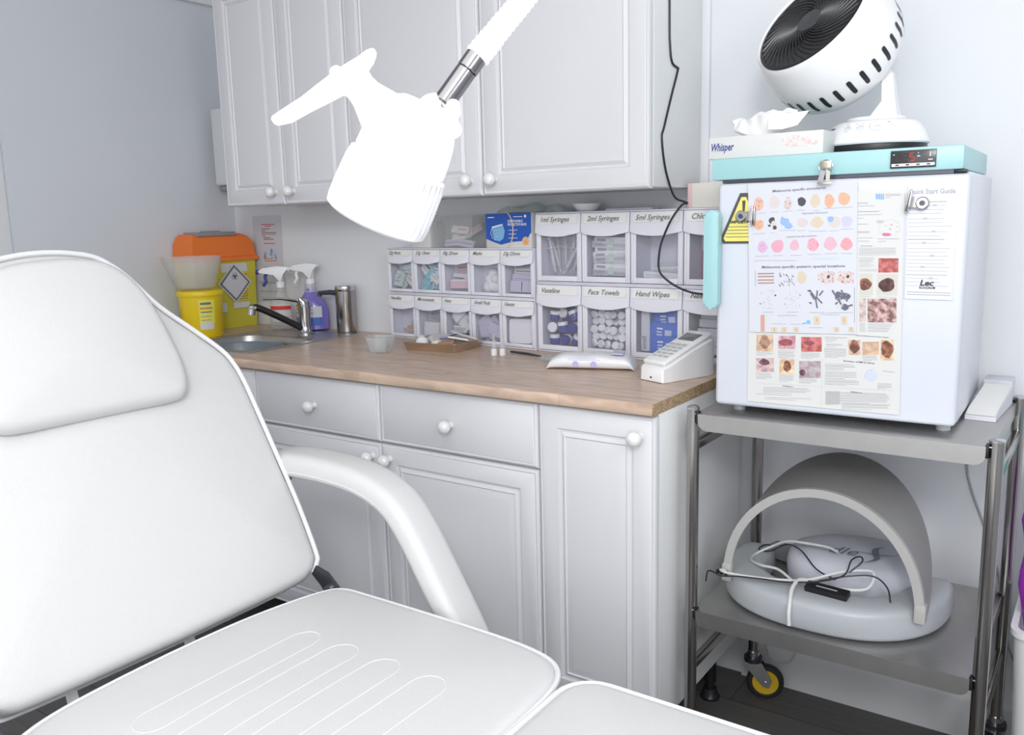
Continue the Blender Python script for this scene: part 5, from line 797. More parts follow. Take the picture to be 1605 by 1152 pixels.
P2=[('L','ink2',[(0.3231,0.4260),(0.3511,0.4250)],0.00078),('L','ink2',[(0.3231,0.4230),(0.3491,0.4230)],0.00078),('L','ink2',[(0.3241,0.4200),(0.3331,0.4200)],0.00078),('L','blue2',[(0.3081,0.4280),(0.3091,0.4170)],0.00176),('L','blue2',[(0.3111,0.4270),(0.3121,0.4170)],0.00176),('L','blue2',[(0.3141,0.4270),(0.3151,0.4170)],0.00176),('L','blue2',[(0.3171,0.4270),(0.3181,0.4160)],0.00176),('L','blue2',[(0.3201,0.4270),(0.3211,0.4160)],0.00176),('T','ink2','Dermoscopy',(0.2740,0.4100),(0.2941,0.4100)),('L','ink2',[(0.2740,0.4060),(0.3061,0.4050)],0.00078),('L','ink',[(0.2750,0.3950),(0.3151,0.3950)],0.00078),('L','ink2',[(0.2760,0.3890),(0.3191,0.3890)],0.00078),('L','ink2',[(0.2760,0.3830),(0.2871,0.3830)],0.00078),('L','ink2',[(0.2770,0.3720),(0.2961,0.3720)],0.00078),('L','ink2',[(0.2770,0.3580),(0.2991,0.3580)],0.00078),('L','ink2',[(0.2780,0.3560),(0.2991,0.3560)],0.00078),('L','ink2',[(0.2790,0.3460),(0.3061,0.3460)],0.00078),('L','ink2',[(0.2800,0.3400),(0.2991,0.3400)],0.00078),('L','ink',[(0.2841,0.3310),(0.3051,0.3310)],0.00078),('L','ink2',[(0.3141,0.3440),(0.3521,0.3440)],0.00078),('L','ink2',[(0.3151,0.3390),(0.3291,0.3400)],0.00078),('L','grey',[(0.3521,0.3640),(0.3521,0.3600)],0.00059),('L','grey',[(0.3521,0.3600),(0.3501,0.3570)],0.00059),('L','grey',[(0.3501,0.3570),(0.3471,0.3540)],0.00059),('L','grey',[(0.3471,0.3540),(0.3441,0.3510)],0.00059),('L','grey',[(0.3431,0.3510),(0.3391,0.3500)],0.00059),('L','grey',[(0.3391,0.3500),(0.3341,0.3490)],0.00059),('L','grey',[(0.3341,0.3490),(0.3291,0.3500)],0.00059),('L','grey',[(0.3291,0.3500),(0.3251,0.3510)],0.00059),('L','grey',[(0.3241,0.3510),(0.3201,0.3540)],0.00059),('L','grey',[(0.3201,0.3540),(0.3171,0.3570)],0.00059),('L','grey',[(0.3171,0.3570),(0.3151,0.3610)],0.00059),('L','grey',[(0.3151,0.3610),(0.3141,0.3650)],0.00059),('L','grey',[(0.3141,0.3650),(0.3151,0.3680)],0.00059),('L','grey',[(0.3151,0.3690),(0.3171,0.3720)],0.00059),('L','grey',[(0.3171,0.3720),(0.3191,0.3750)],0.00059),('L','grey',[(0.3191,0.3750),(0.3231,0.3770)],0.00059),('L','grey',[(0.3231,0.3770),(0.3281,0.3790)],0.00059),('L','grey',[(0.3281,0.3790),(0.3331,0.3790)],0.00059),('L','grey',[(0.3331,0.3790),(0.3381,0.3790)],0.00059),('L','grey',[(0.3381,0.3790),(0.3421,0.3770)],0.00059),('L','grey',[(0.3421,0.3770),(0.3461,0.3750)],0.00059),('L','grey',[(0.3461,0.3750),(0.3491,0.3720)],0.00059),('L','grey',[(0.3491,0.3720),(0.3511,0.3680)],0.00059),('L','grey',[(0.3511,0.3680),(0.3521,0.3640)],0.00059),('E','magenta',(0.3291,0.3520),0.0080,0.0030,4),('E','pink',(0.3371,0.3700),0.0020,0.0020,2),('E','greenp',(0.3221,0.3590),0.0010,0.0010,5),('E','pink',(0.3351,0.3620),0.0020,0.0020,1),('E','pink',(0.3471,0.3660),0.0020,0.0010,6),('E','greenp',(0.3461,0.3750),0.0020,0.0020,3),('E','greenp',(0.3471,0.3580),0.0020,0.0020,1),('E','grey',(0.3271,0.3680),0.0020,0.0010,5),('E','grey',(0.3171,0.3760),0.0070,0.0030,4),('L','ink2',[(0.2811,0.3270),(0.3461,0.3270)],0.00062),('L','ink2',[(0.2821,0.3240),(0.3461,0.3250)],0.00062),('L','ink2',[(0.2821,0.3220),(0.3471,0.3220)],0.00062),('L','ink2',[(0.2821,0.3190),(0.3471,0.3200)],0.00062),('L','ink2',[(0.2821,0.3170),(0.3471,0.3180)],0.00062),('L','ink2',[(0.2821,0.3140),(0.3471,0.3150)],0.00062),('L','ink2',[(0.2821,0.3090),(0.3101,0.3090)],0.00062),('L','ink2',[(0.2821,0.3060),(0.3101,0.3060)],0.00062),('L','ink2',[(0.2821,0.3030),(0.3051,0.3040)],0.00062),('L','ink2',[(0.2831,0.3010),(0.3091,0.3010)],0.00062),('L','ink2',[(0.2831,0.2980),(0.3041,0.2980)],0.00062),('L','ink2',[(0.2831,0.2950),(0.3101,0.2950)],0.00062),('L','ink2',[(0.2831,0.2920),(0.3051,0.2920)],0.00062),('Q','ph_red',[(0.3171,0.3080),(0.3521,0.3080),(0.3531,0.2820),(0.3181,0.2810)]),('L','ink2',[(0.2831,0.2870),(0.3161,0.2870)],0.00059),('L','ink2',[(0.2831,0.2840),(0.3161,0.2840)],0.00059),('Q','paper2',[(0.2841,0.2790),(0.3081,0.2790),(0.3101,0.2380),(0.2861,0.2370)]),('E','ph_brown',(0.2961,0.2590),0.0110,0.0110,3),('E','ph_dark',(0.2931,0.2530),0.0060,0.0060,3),('Q','paper2',[(0.3161,0.2790),(0.3521,0.2790),(0.3531,0.2390),(0.3171,0.2380)]),('E','ph_dark',(0.3341,0.2580),0.0140,0.0130,6),('L','ink2',[(0.2861,0.2350),(0.3061,0.2350)],0.00059),('L','ink2',[(0.3181,0.2350),(0.3521,0.2350)],0.00059),('Q','ph_pale',[(0.2861,0.2320),(0.2981,0.2320),(0.3001,0.1870),(0.2881,0.1870)]),('Q','ph_mix',[(0.3011,0.2310),(0.3521,0.2330),(0.3541,0.1880),(0.3031,0.1860)]),('L','ink2',[(0.2881,0.1830),(0.2991,0.1840)],0.00059),('L','ink2',[(0.3041,0.1830),(0.3491,0.1850)],0.00059),('L','ink2',[(0.2881,0.1810),(0.2991,0.1810)],0.00059),('L','ink2',[(0.3041,0.1810),(0.3471,0.1820)],0.00059),('L','ink2',[(0.2881,0.1780),(0.2991,0.1790)],0.00059),('L','ink2',[(0.3041,0.1780),(0.3451,0.1800)],0.00059),('L','ink2',[(0.2891,0.1760),(0.2991,0.1760)],0.00059),('L','ink2',[(0.3041,0.1760),(0.3441,0.1770)],0.00059),('L','ink2',[(0.2891,0.1730),(0.3001,0.1740)],0.00059),('L','ink2',[(0.3041,0.1740),(0.3421,0.1750)],0.00059),('L','ink2',[(0.2891,0.1710),(0.3001,0.1710)],0.00059),('L','ink2',[(0.3041,0.1710),(0.3411,0.1720)],0.00059),('L','ink2',[(0.2891,0.1680),(0.3001,0.1690)],0.00059),('L','ink2',[(0.3041,0.1690),(0.3391,0.1700)],0.00059),('L','ink2',[(0.0830,0.1550),(0.2150,0.1590)],0.00049),('L','ink2',[(0.2600,0.1610),(0.2821,0.1610)],0.00078),('T','ink','Pigmented Melanomas by Pattern Analysis',(0.2831,0.1590),(0.3421,0.1580)),('Q','ph_tan',[(0.0890,0.1510),(0.1230,0.1530),(0.1240,0.1180),(0.0890,0.1160)]),('Q','ph_pink',[(0.1340,0.1510),(0.1680,0.1530),(0.1690,0.1260),(0.1340,0.1240)]),('Q','ph_red',[(0.1790,0.1510),(0.2190,0.1530),(0.2200,0.1240),(0.1800,0.1210)]),('Q','ph_mauve',[(0.0890,0.1020),(0.1260,0.1050),(0.1270,0.0760),(0.0900,0.0730)]),('Q','ph_cream',[(0.1370,0.1030),(0.1670,0.1050),(0.1680,0.0750),(0.1380,0.0720)]),('Q','ph_grey',[(0.1770,0.1020),(0.2190,0.1050),(0.2200,0.0710),(0.1780,0.0670)]),('Q','ph_tan',[(0.2690,0.1500),(0.2911,0.1510),(0.2931,0.1220),(0.2710,0.1210)]),('Q','ph_orange',[(0.2951,0.1480),(0.3251,0.1500),(0.3261,0.1250),(0.2961,0.1230)]),('Q','ph_cream',[(0.3281,0.1540),(0.3511,0.1550),(0.3531,0.1160),(0.3291,0.1140)]),('E','ph_dark',(0.1060,0.1370),0.0070,0.0090,40),('E','ph_brown2',(0.1060,0.1370),0.0110,0.0130,40),('E','ph_dark2',(0.1060,0.0950),0.0110,0.0060,35),('E','ph_brown',(0.1530,0.0900),0.0080,0.0110,12),('E','ph_dark2',(0.1840,0.0790),0.0060,0.0070,20),('E','ph_brown',(0.2811,0.1380),0.0090,0.0120,40),('E','ph_brown',(0.3401,0.1360),0.0110,0.0170,18),('E','ph_redd',(0.1960,0.1400),0.0100,0.0040,40),('E','ph_redd',(0.1490,0.1380),0.0140,0.0070,0),('L','ink2',[(0.0890,0.1140),(0.1210,0.1150)],0.00059),('L','ink2',[(0.0900,0.1110),(0.1240,0.1130)],0.00059),('L','ink2',[(0.0900,0.1090),(0.1110,0.1090)],0.00059),('L','ink2',[(0.1340,0.1210),(0.1680,0.1220)],0.00059),('L','ink2',[(0.1340,0.1180),(0.1660,0.1190)],0.00059),('L','ink2',[(0.1340,0.1160),(0.1650,0.1170)],0.00059),('L','ink2',[(0.1340,0.1130),(0.1680,0.1140)],0.00059),('L','ink2',[(0.1340,0.1110),(0.1680,0.1120)],0.00059),('L','ink2',[(0.1340,0.1080),(0.1660,0.1090)],0.00059),('L','ink2',[(0.1340,0.1060),(0.1550,0.1060)],0.00059),('L','ink2',[(0.1800,0.1190),(0.2160,0.1200)],0.00059),('L','ink2',[(0.1800,0.1160),(0.2170,0.1180)],0.00059),('L','ink2',[(0.1800,0.1140),(0.2160,0.1150)],0.00059),('L','ink2',[(0.1800,0.1110),(0.2150,0.1130)],0.00059),('L','ink2',[(0.1810,0.1090),(0.2030,0.1090)],0.00059),('L','ink2',[(0.0890,0.0700),(0.1210,0.0720)],0.00059),('L','ink2',[(0.0900,0.0680),(0.1210,0.0690)],0.00059),('L','ink2',[(0.0900,0.0650),(0.1230,0.0660)],0.00059),('L','ink2',[(0.0900,0.0620),(0.1240,0.0640)],0.00059),('L','ink2',[(0.0900,0.0600),(0.1110,0.0600)],0.00059),('L','ink2',[(0.1370,0.0700),(0.1670,0.0720)],0.00059),('L','ink2',[(0.1370,0.0680),(0.1660,0.0690)],0.00059),('L','ink2',[(0.1370,0.0650),(0.1670,0.0670)],0.00059),('L','ink2',[(0.1370,0.0630),(0.1650,0.0640)],0.00059),('L','ink2',[(0.1370,0.0600),(0.1670,0.0620)],0.00059),('L','ink2',[(0.1380,0.0570),(0.1560,0.0580)],0.00059),('L','ink2',[(0.1780,0.0650),(0.2130,0.0670)],0.00059),('L','ink2',[(0.1780,0.0630),(0.2120,0.0650)],0.00059),('L','ink2',[(0.1780,0.0600),(0.2130,0.0620)],0.00059),('L','ink2',[(0.1780,0.0580),(0.2010,0.0590)],0.00059),('L','ink',[(0.2250,0.1530),(0.2660,0.1540)],0.00059),('L','ink2',[(0.2260,0.1500),(0.2491,0.1510)],0.00059),('L','ink2',[(0.2270,0.1480),(0.2471,0.1480)],0.00059),('L','ink2',[(0.2270,0.1450),(0.2401,0.1450)],0.00059),('L','ink2',[(0.2280,0.1400),(0.2580,0.1410)],0.00059),('L','ink2',[(0.2280,0.1380),(0.2600,0.1390)],0.00059),('L','ink2',[(0.2280,0.1350),(0.2481,0.1360)],0.00059),('L','ink2',[(0.2250,0.1310),(0.2650,0.1320)],0.00059),('L','ink2',[(0.2250,0.1290),(0.2660,0.1300)],0.00059),('L','ink2',[(0.2250,0.1260),(0.2660,0.1280)],0.00059),('L','ink2',[(0.2250,0.1240),(0.2660,0.1250)],0.00059),('L','ink2',[(0.2260,0.1210),(0.2670,0.1230)],0.00059),('L','ink2',[(0.2260,0.1190),(0.2650,0.1200)],0.00059),('L','ink2',[(0.2260,0.1160),(0.2660,0.1180)],0.00059),('L','ink2',[(0.2260,0.1140),(0.2510,0.1140)],0.00059),('L','ink2',[(0.2961,0.1220),(0.3221,0.1220)],0.00059),('L','ink2',[(0.2961,0.1190),(0.3221,0.1200)],0.00059),('L','ink2',[(0.2971,0.1170),(0.3221,0.1180)],0.00059),('L','ink2',[(0.2971,0.1140),(0.3241,0.1150)],0.00059),('L','ink2',[(0.2971,0.1120),(0.3141,0.1120)],0.00059),('L','ink2',[(0.2270,0.1000),(0.2811,0.1020)],0.00059),('L','ink2',[(0.2270,0.0970),(0.2831,0.0990)],0.00059),('L','ink2',[(0.2270,0.0950),(0.2841,0.0970)],0.00059),('L','ink2',[(0.2280,0.0920),(0.2620,0.0930)],0.00059),('L','ink2',[(0.2280,0.0890),(0.2640,0.0910)],0.00059),('L','ink2',[(0.2280,0.0850),(0.2871,0.0870)],0.00059),('L','ink2',[(0.2280,0.0820),(0.2861,0.0850)],0.00059),('L','ink2',[(0.2280,0.0800),(0.2861,0.0820)],0.00059),('L','ink2',[(0.2280,0.0770),(0.2881,0.0800)],0.00059),('L','ink2',[(0.2280,0.0750),(0.2871,0.0770)],0.00059),('L','ink2',[(0.2280,0.0720),(0.2660,0.0730)],0.00059),('L','ink2',[(0.2270,0.0690),(0.2881,0.0710)],0.00059),('L','ink2',[(0.2280,0.0660),(0.2931,0.0690)],0.00059),('L','ink2',[(0.2280,0.0640),(0.2921,0.0670)],0.00059),('L','ink2',[(0.2280,0.0610),(0.2931,0.0640)],0.00059),('L','ink2',[(0.2280,0.0590),(0.2680,0.0600)],0.00059),('L','ink2',[(0.3261,0.0690),(0.3511,0.0700)],0.00059),('L','ink2',[(0.3261,0.0660),(0.3511,0.0680)],0.00059),('L','ink2',[(0.3261,0.0640),(0.3511,0.0650)],0.00059),('L','ink2',[(0.3261,0.0620),(0.3511,0.0630)],0.00059),('L','ink2',[(0.3261,0.0590),(0.3421,0.0600)],0.00059),('T','ink','Evolution of MM & Nevus',(0.2620,0.1070),(0.3191,0.1060)),('T','ink','Definition',(0.1460,0.0470),(0.1660,0.0470)),('T','ink','References',(0.2780,0.0470),(0.2991,0.0470)),('L','ink2',[(0.1050,0.0420),(0.1960,0.0470)],0.00059),('L','ink2',[(0.1050,0.0390),(0.2000,0.0450)],0.00059),('L','ink2',[(0.1050,0.0360),(0.2010,0.0420)],0.00059),('L','ink2',[(0.1050,0.0340),(0.1930,0.0390)],0.00059),('L','ink2',[(0.1050,0.0310),(0.1640,0.0340)],0.00059),('L','ink2',[(0.1090,0.0210),(0.2040,0.0270)],0.00059),('L','ink2',[(0.1090,0.0180),(0.1720,0.0210)],0.00059),('L','ink2',[(0.0910,0.0270),(0.1640,0.0300)],0.00059),('Q','ph_ink',[(0.2301,0.0450),(0.2570,0.0470),(0.2580,0.0210),(0.2311,0.0180)]),('L','ink2',[(0.2570,0.0450),(0.3421,0.0500)],0.00059),('L','ink2',[(0.2570,0.0430),(0.3451,0.0480)],0.00059),('L','ink2',[(0.2570,0.0400),(0.3491,0.0460)],0.00059),('L','ink2',[(0.2570,0.0380),(0.3461,0.0430)],0.00059),('L','ink2',[(0.2570,0.0350),(0.3491,0.0410)],0.00059),('L','ink2',[(0.2570,0.0330),(0.3451,0.0380)],0.00059),('L','ink2',[(0.2570,0.0300),(0.3461,0.0360)],0.00059),('L','ink2',[(0.2570,0.0280),(0.3441,0.0330)],0.00059),('L','ink2',[(0.2580,0.0250),(0.3141,0.0280)],0.00059),('L','ink2',[(0.2610,0.0230),(0.3511,0.0290)],0.00059),('L','ink2',[(0.2620,0.0210),(0.3481,0.0270)],0.00059),('L','ink2',[(0.2620,0.0180),(0.3461,0.0240)],0.00059),('L','ink2',[(0.2620,0.0160),(0.3491,0.0220)],0.00059),('L','ink2',[(0.2620,0.0130),(0.3181,0.0160)],0.00059),('L','grey',[(0.2220,0.1100),(0.2230,0.0160)],0.00039),('L','grey',[(0.0880,0.0500),(0.3561,0.0570)],0.00039),('E','paleblue',(0.3131,0.0840),0.0110,0.0110,4),('L','grey',[(0.3021,0.0770),(0.3021,0.0800)],0.00059),('L','grey',[(0.3021,0.0800),(0.3031,0.0840)],0.00059),('L','grey',[(0.3031,0.0840),(0.3041,0.0870)],0.00059),('L','grey',[(0.3041,0.0870),(0.3061,0.0900)],0.00059),('L','grey',[(0.3061,0.0900),(0.3091,0.0920)],0.00059),('L','grey',[(0.3091,0.0920),(0.3121,0.0940)],0.00059),('L','grey',[(0.3121,0.0940),(0.3151,0.0950)],0.00059),('L','grey',[(0.3151,0.0950),(0.3181,0.0950)],0.00059),('L','ink2',[(0.3341,0.0940),(0.3551,0.0930)],0.00078)]

def blob(cx,cy,rx,ry,sd):
    rg=random.Random(sd); a0=rg.uniform(0,6); n=22
    return [(cx+rx*math.cos(2*math.pi*i/n)*(1+.09*math.sin(3*2*math.pi*i/n+a0)+rg.uniform(-.05,.05)),cy+ry*math.sin(2*math.pi*i/n)*(1+.09*math.cos(2*2*math.pi*i/n+a0)+rg.uniform(-.05,.05))) for i in range(n)]
def printing(mb,items,z):
    for k,it in enumerate(items):
        zz=z+.0000012*k+(.0001 if it[0] in'LET' else 0)
        if it[0]=='L':
            (a,b),(c,d)=it[2]; w=it[3]; L=math.hypot(c-a,d-b) or 1e-6; nx,ny=-(d-b)/L*w/2,(c-a)/L*w/2
            mb.quad([(a+nx,b+ny,zz),(c+nx,d+ny,zz),(c-nx,d-ny,zz),(a-nx,b-ny,zz)],ink(it[1]))
        elif it[0]=='Q': mb.quad([(x,y,zz) for x,y in it[2]],ink(it[1]))
        elif it[0]=='E': p=blob(it[2][0],it[2][1],it[3],it[4],it[5]); mb.add([(x,y,zz) for x,y in p],[tuple(range(len(p)))],ink(it[1]))
        elif it[0]=='T':
            (a,b),(c,d)=it[3],it[4]; L=math.hypot(c-a,d-b); n=len(it[2]); mb.text(it[2],L/n*1.95,ink(it[1]),T(a,b,zz)@Matrix.Rotation(math.atan2(d-b,c-a),4,'Z'),width=L,bold=L/n*.04)
def sheet(name,label,corners,z,items,th=.0004):
    mb=MB(F0@T(0,0,z)); a=[(x,y,0) for x,y in corners]; b=[(x,y,th) for x,y in corners]; mb.loft([a,b],M_PAPER if name=='poster_sheet' else M_PAPERB)
    o=mb.build(name); tag(o,label,'poster')
    m2=MB(F0@T(0,0,z)); printing(m2,items,th+.00015); m2.build('printing',o,180)
    return o
sheet('poster_sheet','large clipped poster of skin lesion photos, behind the structures sheet on the fridge door',[(.073,.0100),(.368,.0110),(.3571,.4310),(.069,.4400)],.0012,P2)
sheet('structures_sheet','sheet headed Melanoma specific structures clipped over the poster on the fridge door',[(.0745,.1560),(.2840,.1620),(.2745,.4500),(.065,.4560)],.0032,P1)
def clip(x,y,rot,label):
    M=F0@T(x,y,.0045)@RZ(rot); t2=thing('magnetic_clip',label,'clip',(F0@V((x,y,.004))),'chrome bulldog clips on the fridge door')
    MB(M).box(-.0035,-.0005,-.020,.020,.001,.010,M_CHROME,.001).box(.0005,.0030,-.018,.018,.0,.008,M_TUBE,.001).build('jaw',t2)
    MB(M).loft([[(-.003,-.010,.004),(-.003,.010,.004),(-.003,.010,.007),(-.003,-.010,.007)],[(-.018,-.008,.006),(-.018,.008,.006),(-.018,.008,.009),(-.018,-.008,.009)],[(-.030,-.011,.004),(-.030,.011,.004),(-.030,.011,.006),(-.030,-.011,.006)]],M_TUBE).build('lever',t2)
    MB(M).cyl((-.024,0,-.002),(-.024,0,.011),.0115,M_CHROME,24,bev=.002).cyl((-.024,0,.011),(-.024,0,.013),.005,M_DKSTEEL,14).build('magnet',t2)
clip(.079,.392,0,'chrome magnetic clip over the yellow warning triangle')
clip(.3655,.411,172,'chrome magnetic clip holding the poster by the Quick Start sticker')
# folded white cards on the trolley
Mq=T(.541,-.335,TZ+.0006)@RZ(-3)
tag(MB(Mq).prism([(0,0),(.20,0),(.20,.040),(.03,.018),(0,.010)],0,.056,M_PAPERB,.001,M=frame((0,0,0),(0,1,0),(0,0,1),(1,0,0))).loft([[(.002,.0,.0112),(.054,.0,.0112),(.054,.03,.0192),(.002,.03,.0192)],[(.002,.03,.0190),(.054,.03,.0190),(.054,.2,.0412),(.002,.2,.0412)]],mat('card_cream',(.80,.79,.76),.6)).build('card_box',angle=20),'long white card box with sloping top beside the fridge','box')
tag(MB(T(.553,-.13,TZ+.0006)).prism([(0,0),(.03,.045),(.06,0),(.057,0),(.03,.041),(.003,0)],0,.09,M_PAPERB,M=frame((0,0,0),(1,0,0),(0,0,1),(0,-1,0))).build('folded_card') if 0 else MB(T(.548,-.115,TZ+.0006)).box(0,.055,0,.07,0,.045,M_PAPERB,.001).build('card_box'),'small white folded card box behind the long one, beside the fridge','box')
# ---------------------------------------------------------------- on the fridge
zF=.9+.5083
t=thing('tissue_box','white tissue box marked Whisper with pink flowers on the fridge','box',(.17,-.45,zF))
Mx=T(.0565,-.495,zF+.0003)@RZ(.5); MB(Mx).box(0,.231,0,.083,0,.044,M_PAPER,.0015).build('carton',t)
F=Mx@frame((0,-.0006,0),(1,0,0),(0,0,1),(0,-1,0)); mb=MB(F); mb.text('Whisper',.0215,ink('blue2') if 0 else M_NAVY,T(.006,.0165,0),shear=.25,bold=.0005,width=.048)
random.seed(6)
for k in range(34):
    x=.155+random.random()*.062; y=.017+random.random()*.018; p=blob(x,y,random.uniform(.002,.0055),random.uniform(.002,.0045),k); mb.add([(a,b,.0001*k*.1) for a,b in p],[tuple(range(len(p)))],mat(('petal_a','petal_b','petal_c')[k%3],((.86,.66,.64),(.84,.54,.54),(.86,.75,.72))[k%3],.6))
mb.text('2 ply tissues',.008,ink('grey'),T(.085,.02,0)) if 0 else None
mb.build('print',t)
# crumpled tissue rising from the slot
rings=[];n=64
for j in range(11):
    v=j/10; ring=[]
    for i in range(n):
        u=i/n*2*math.pi; rx=.030+.034*min(1,v*2.5)+.004*math.sin(6*v); ry=.007+.020*v
        wob=1+.07*math.sin(5*u+v*3)+.06*math.sin(9*u-v*4)*v
        top=.036+.006*math.cos(u)*v+.003*math.sin(4*u+1)
        ring.append((rx*math.cos(u)*wob+.004*v,ry*math.sin(u)*wob*1.2+.004*math.sin(14*u)*v,-.001+top*v))
    rings.append(ring)
mb=MB(Mx@T(.098,.044,.0452)); mb.loft(rings,M_TISSUE,cap=False)
last=rings[-1]
for kx,kz in((.82,.004),(.6,-.004),(.35,.003),(.05,-.002)):
    nr=[(x*kx,y*kx,z+kz+.003*math.sin(i*.7)) for i,(x,y,z) in enumerate(last)]; mb.loft([rings[-1],nr],M_TISSUE,cap=False); rings.append(nr)
mb.loft([[(.02,-.030,.008),(.05,-.034,.006),(.078,-.030,.012)],[(.02,-.026,.030),(.055,-.028,.036),(.098,-.022,.038)],[(.02,-.01,.037),(.06,-.005,.040),(.104,-.004,.041)]],M_TISSUE,cap=False,closed=False)
tag(mb.build('tissue',angle=60,weld=True),'white paper tissue pulled up from the Whisper box','tissue')
# fan
t=thing('circulator_fan','white desk circulator fan tilted up on the fridge','fan',(.352,-.395,zF))
fx,fy=.346,-.330
Mb=T(fx,fy,zF+.0003)@Matrix.Scale(1.03,4)
MB(Mb).lathe([(0,0),(.085,0),(.0935,.006),(.0945,.012),(.0935,.0165),(0,.0205)],M_BLACK,48).build('foot_ring',t,label='black base ring')
MB(Mb).lathe([(0,.0166),(.0960,.0166),(.0985,.0195),(.097,.026),(.090,.043),(.080,.057),(.070,.062),(.0,.063)],M_WHITEP,48).lathe([(0,.063),(.052,.063),(.054,.066),(.053,.070),(.0,.071)],M_WHITEP,40).build('base',t,30)
pr=[(.0965,.0165),(.0900,.036),(.080,.050)]
mb=MB(Mb)
def onbase(ang,s): # point on the sloping control face; s 0 bottom..1 top
    r=lin(.0972,.0805,s)+.0008; z=lin(.0275,.0575,s)+.0006; return (r*math.cos(R(ang)),r*math.sin(R(ang)),z)
def bpatch(a0,a1,s0,s1,m): 
    n=max(1,int(abs(a1-a0)/4))
    for i in range(n):
        b0=lin(a0,a1,i/n);b1=lin(a0,a1,(i+1)/n); mb.quad([onbase(b0,s0),onbase(b1,s0),onbase(b1,s1),onbase(b0,s1)],m)
bpatch(-148,-137,.70,.78,M_NAVY)
for a in(-112,-96): 
    for q in range(0,360,30): p0=onbase(a+4*math.cos(R(q)),.62+.13*math.sin(R(q)));p1=onbase(a+4*math.cos(R(q+30)),.62+.13*math.sin(R(q+30))); mb.tube([p0,p1],.0005,ink('grey'),4)
    bpatch(a-3,a+3,.40,.43,ink('grey'));bpatch(a-1.5,a+1.5,.59,.65,ink('grey'))
for a in(-113,-101,-93): bpatch(a-2,a+2,.86,.89,ink('grey'))
for q in range(150,300,15): mb.tube([onbase(-76+9*math.cos(R(q)),.68+.3*math.sin(R(q))),onbase(-76+9*math.cos(R(q+15)),.68+.3*math.sin(R(q+15)))],.0005,ink('grey'),4)
bpatch(-80,-72,.66,.70,ink('grey'));bpatch(-64,-60,.88,.92,ink('ink2'))
for k in range(3): bpatch(-60+k*3,-58+k*3,.75-k*.12,.80-k*.12,ink('grey'))
bpatch(-146,-143,-.15,.32,M_BLACK)
mb.build('control_panel',t,180)
nf_=V((-.361,-.728,.573)).normalized(); cf=V((.204,-.322,1.690)); Mh=axis_frame(cf,-nf_)@Matrix.Scale(1.035,4) # z runs from face to back
MB(Mh).lathe([(.1185,.004),(.1215,-.001),(.1245,.003),(.1275,.012),(.136,.045),(.1395,.075),(.137,.105),(.128,.132),(.110,.152),(.085,.162),(0,.166)],M_WHITEP,64).build('housing',t,40)
mb=MB(Mh)
for k in range(30):
    a=2*math.pi*k/30; 
    def hp(z): # radius of housing at z
        P_=[(.045,.136),(.075,.1395),(.105,.137),(.132,.128)]
        for (z0,r0),(z1,r1) in zip(P_[:-1],P_[1:]):
            if z0<=z<=z1: return lin(r0,r1,(z-z0)/(z1-z0))
        return .128
    w=.0046/.137
    ring=[]
    for z in(.082,.086,.094,.104,.114,.119): ring.append(z)
    vs=[];fs=[]
    for q,z in enumerate(ring):
        ww=w*(.6 if q in(0,len(ring)-1) else 1); rr_=hp(z)+.0009
        vs+= [(rr_*math.cos(a-ww),rr_*math.sin(a-ww),z),(rr_*math.cos(a+ww),rr_*math.sin(a+ww),z)]
    for q in range(len(ring)-1): fs.append((2*q,2*q+1,2*q+3,2*q+2))
    mb.add(vs,fs,M_BLACK)
mb.build('vent_slot_ring',t)
mb=MB(Mh); mb.lathe([(.1185,.003),(.112,.001),(.110,.006),(.1185,.010)],M_BLACK,56)
NB=38
for k in range(NB):
    a0=2*math.pi*k/NB; pts=[]
    for i in range(9):
        s=i/8; r=lin(.026,.113,s); a=a0+1.15*(1-s)**1.3; pts.append((r*math.cos(a),r*math.sin(a),.004-.004*math.sin(math.pi*s*.5)*0-.005*(1-s)))
    mb.tube(pts,.0018,mat('grille_black',(.035,.035,.037),.35),4,flat=1.6)
mb.build('grille',t,60)
MB(Mh).lathe([(0,-.004),(.026,-.003),(.029,.001),(.028,.008),(0,.008)],mat('dark_grey_hub',(.045,.045,.05),.4),32).build('grille_hub',t)
mb=MB(Mh); mb.lathe([(0,.060),(.117,.060),(.117,.010),(.116,.010),(.116,.059),(0,.059)],mat('fan_inside',(.02,.02,.022),.6),40)
for k in range(5):
    a=2*math.pi*k/5; pts=[]
    rr1=[(.022*math.cos(a),.022*math.sin(a),.025),(.022*math.cos(a+.9),.022*math.sin(a+.9),.045),(.106*math.cos(a+1.3),.106*math.sin(a+1.3),.048),(.108*math.cos(a+.35),.108*math.sin(a+.35),.022)]
    mb.quad(rr1,mat('fan_blade',(.05,.05,.055),.4))
mb.build('blades',t)
mb=MB() # upright arm from the base to the back of the head
mb.loft([[(fx-.02,fy+.0,zF+.068),(fx+.040,fy+.0,zF+.068),(fx+.040,fy+.05,zF+.068),(fx-.02,fy+.05,zF+.068)],[(fx+.0,fy+.04,zF+.11),(fx+.026,fy+.04,zF+.11),(fx+.026,fy+.075,zF+.11),(fx+.0,fy+.075,zF+.11)],[(fx-.01,fy+.075,zF+.17),(fx+.012,fy+.075,zF+.17),(fx+.012,fy+.095,zF+.17),(fx-.01,fy+.095,zF+.17)]],M_WHITEP)
mb.cyl(cf-nf_*.145,cf-nf_*.178,.035,M_WHITEP,24)
mb.tube([(fx-.0,fy+.085,zF+.165),cf-nf_*.17],.014,M_WHITEP,12)
mb.build('arm',t,30)
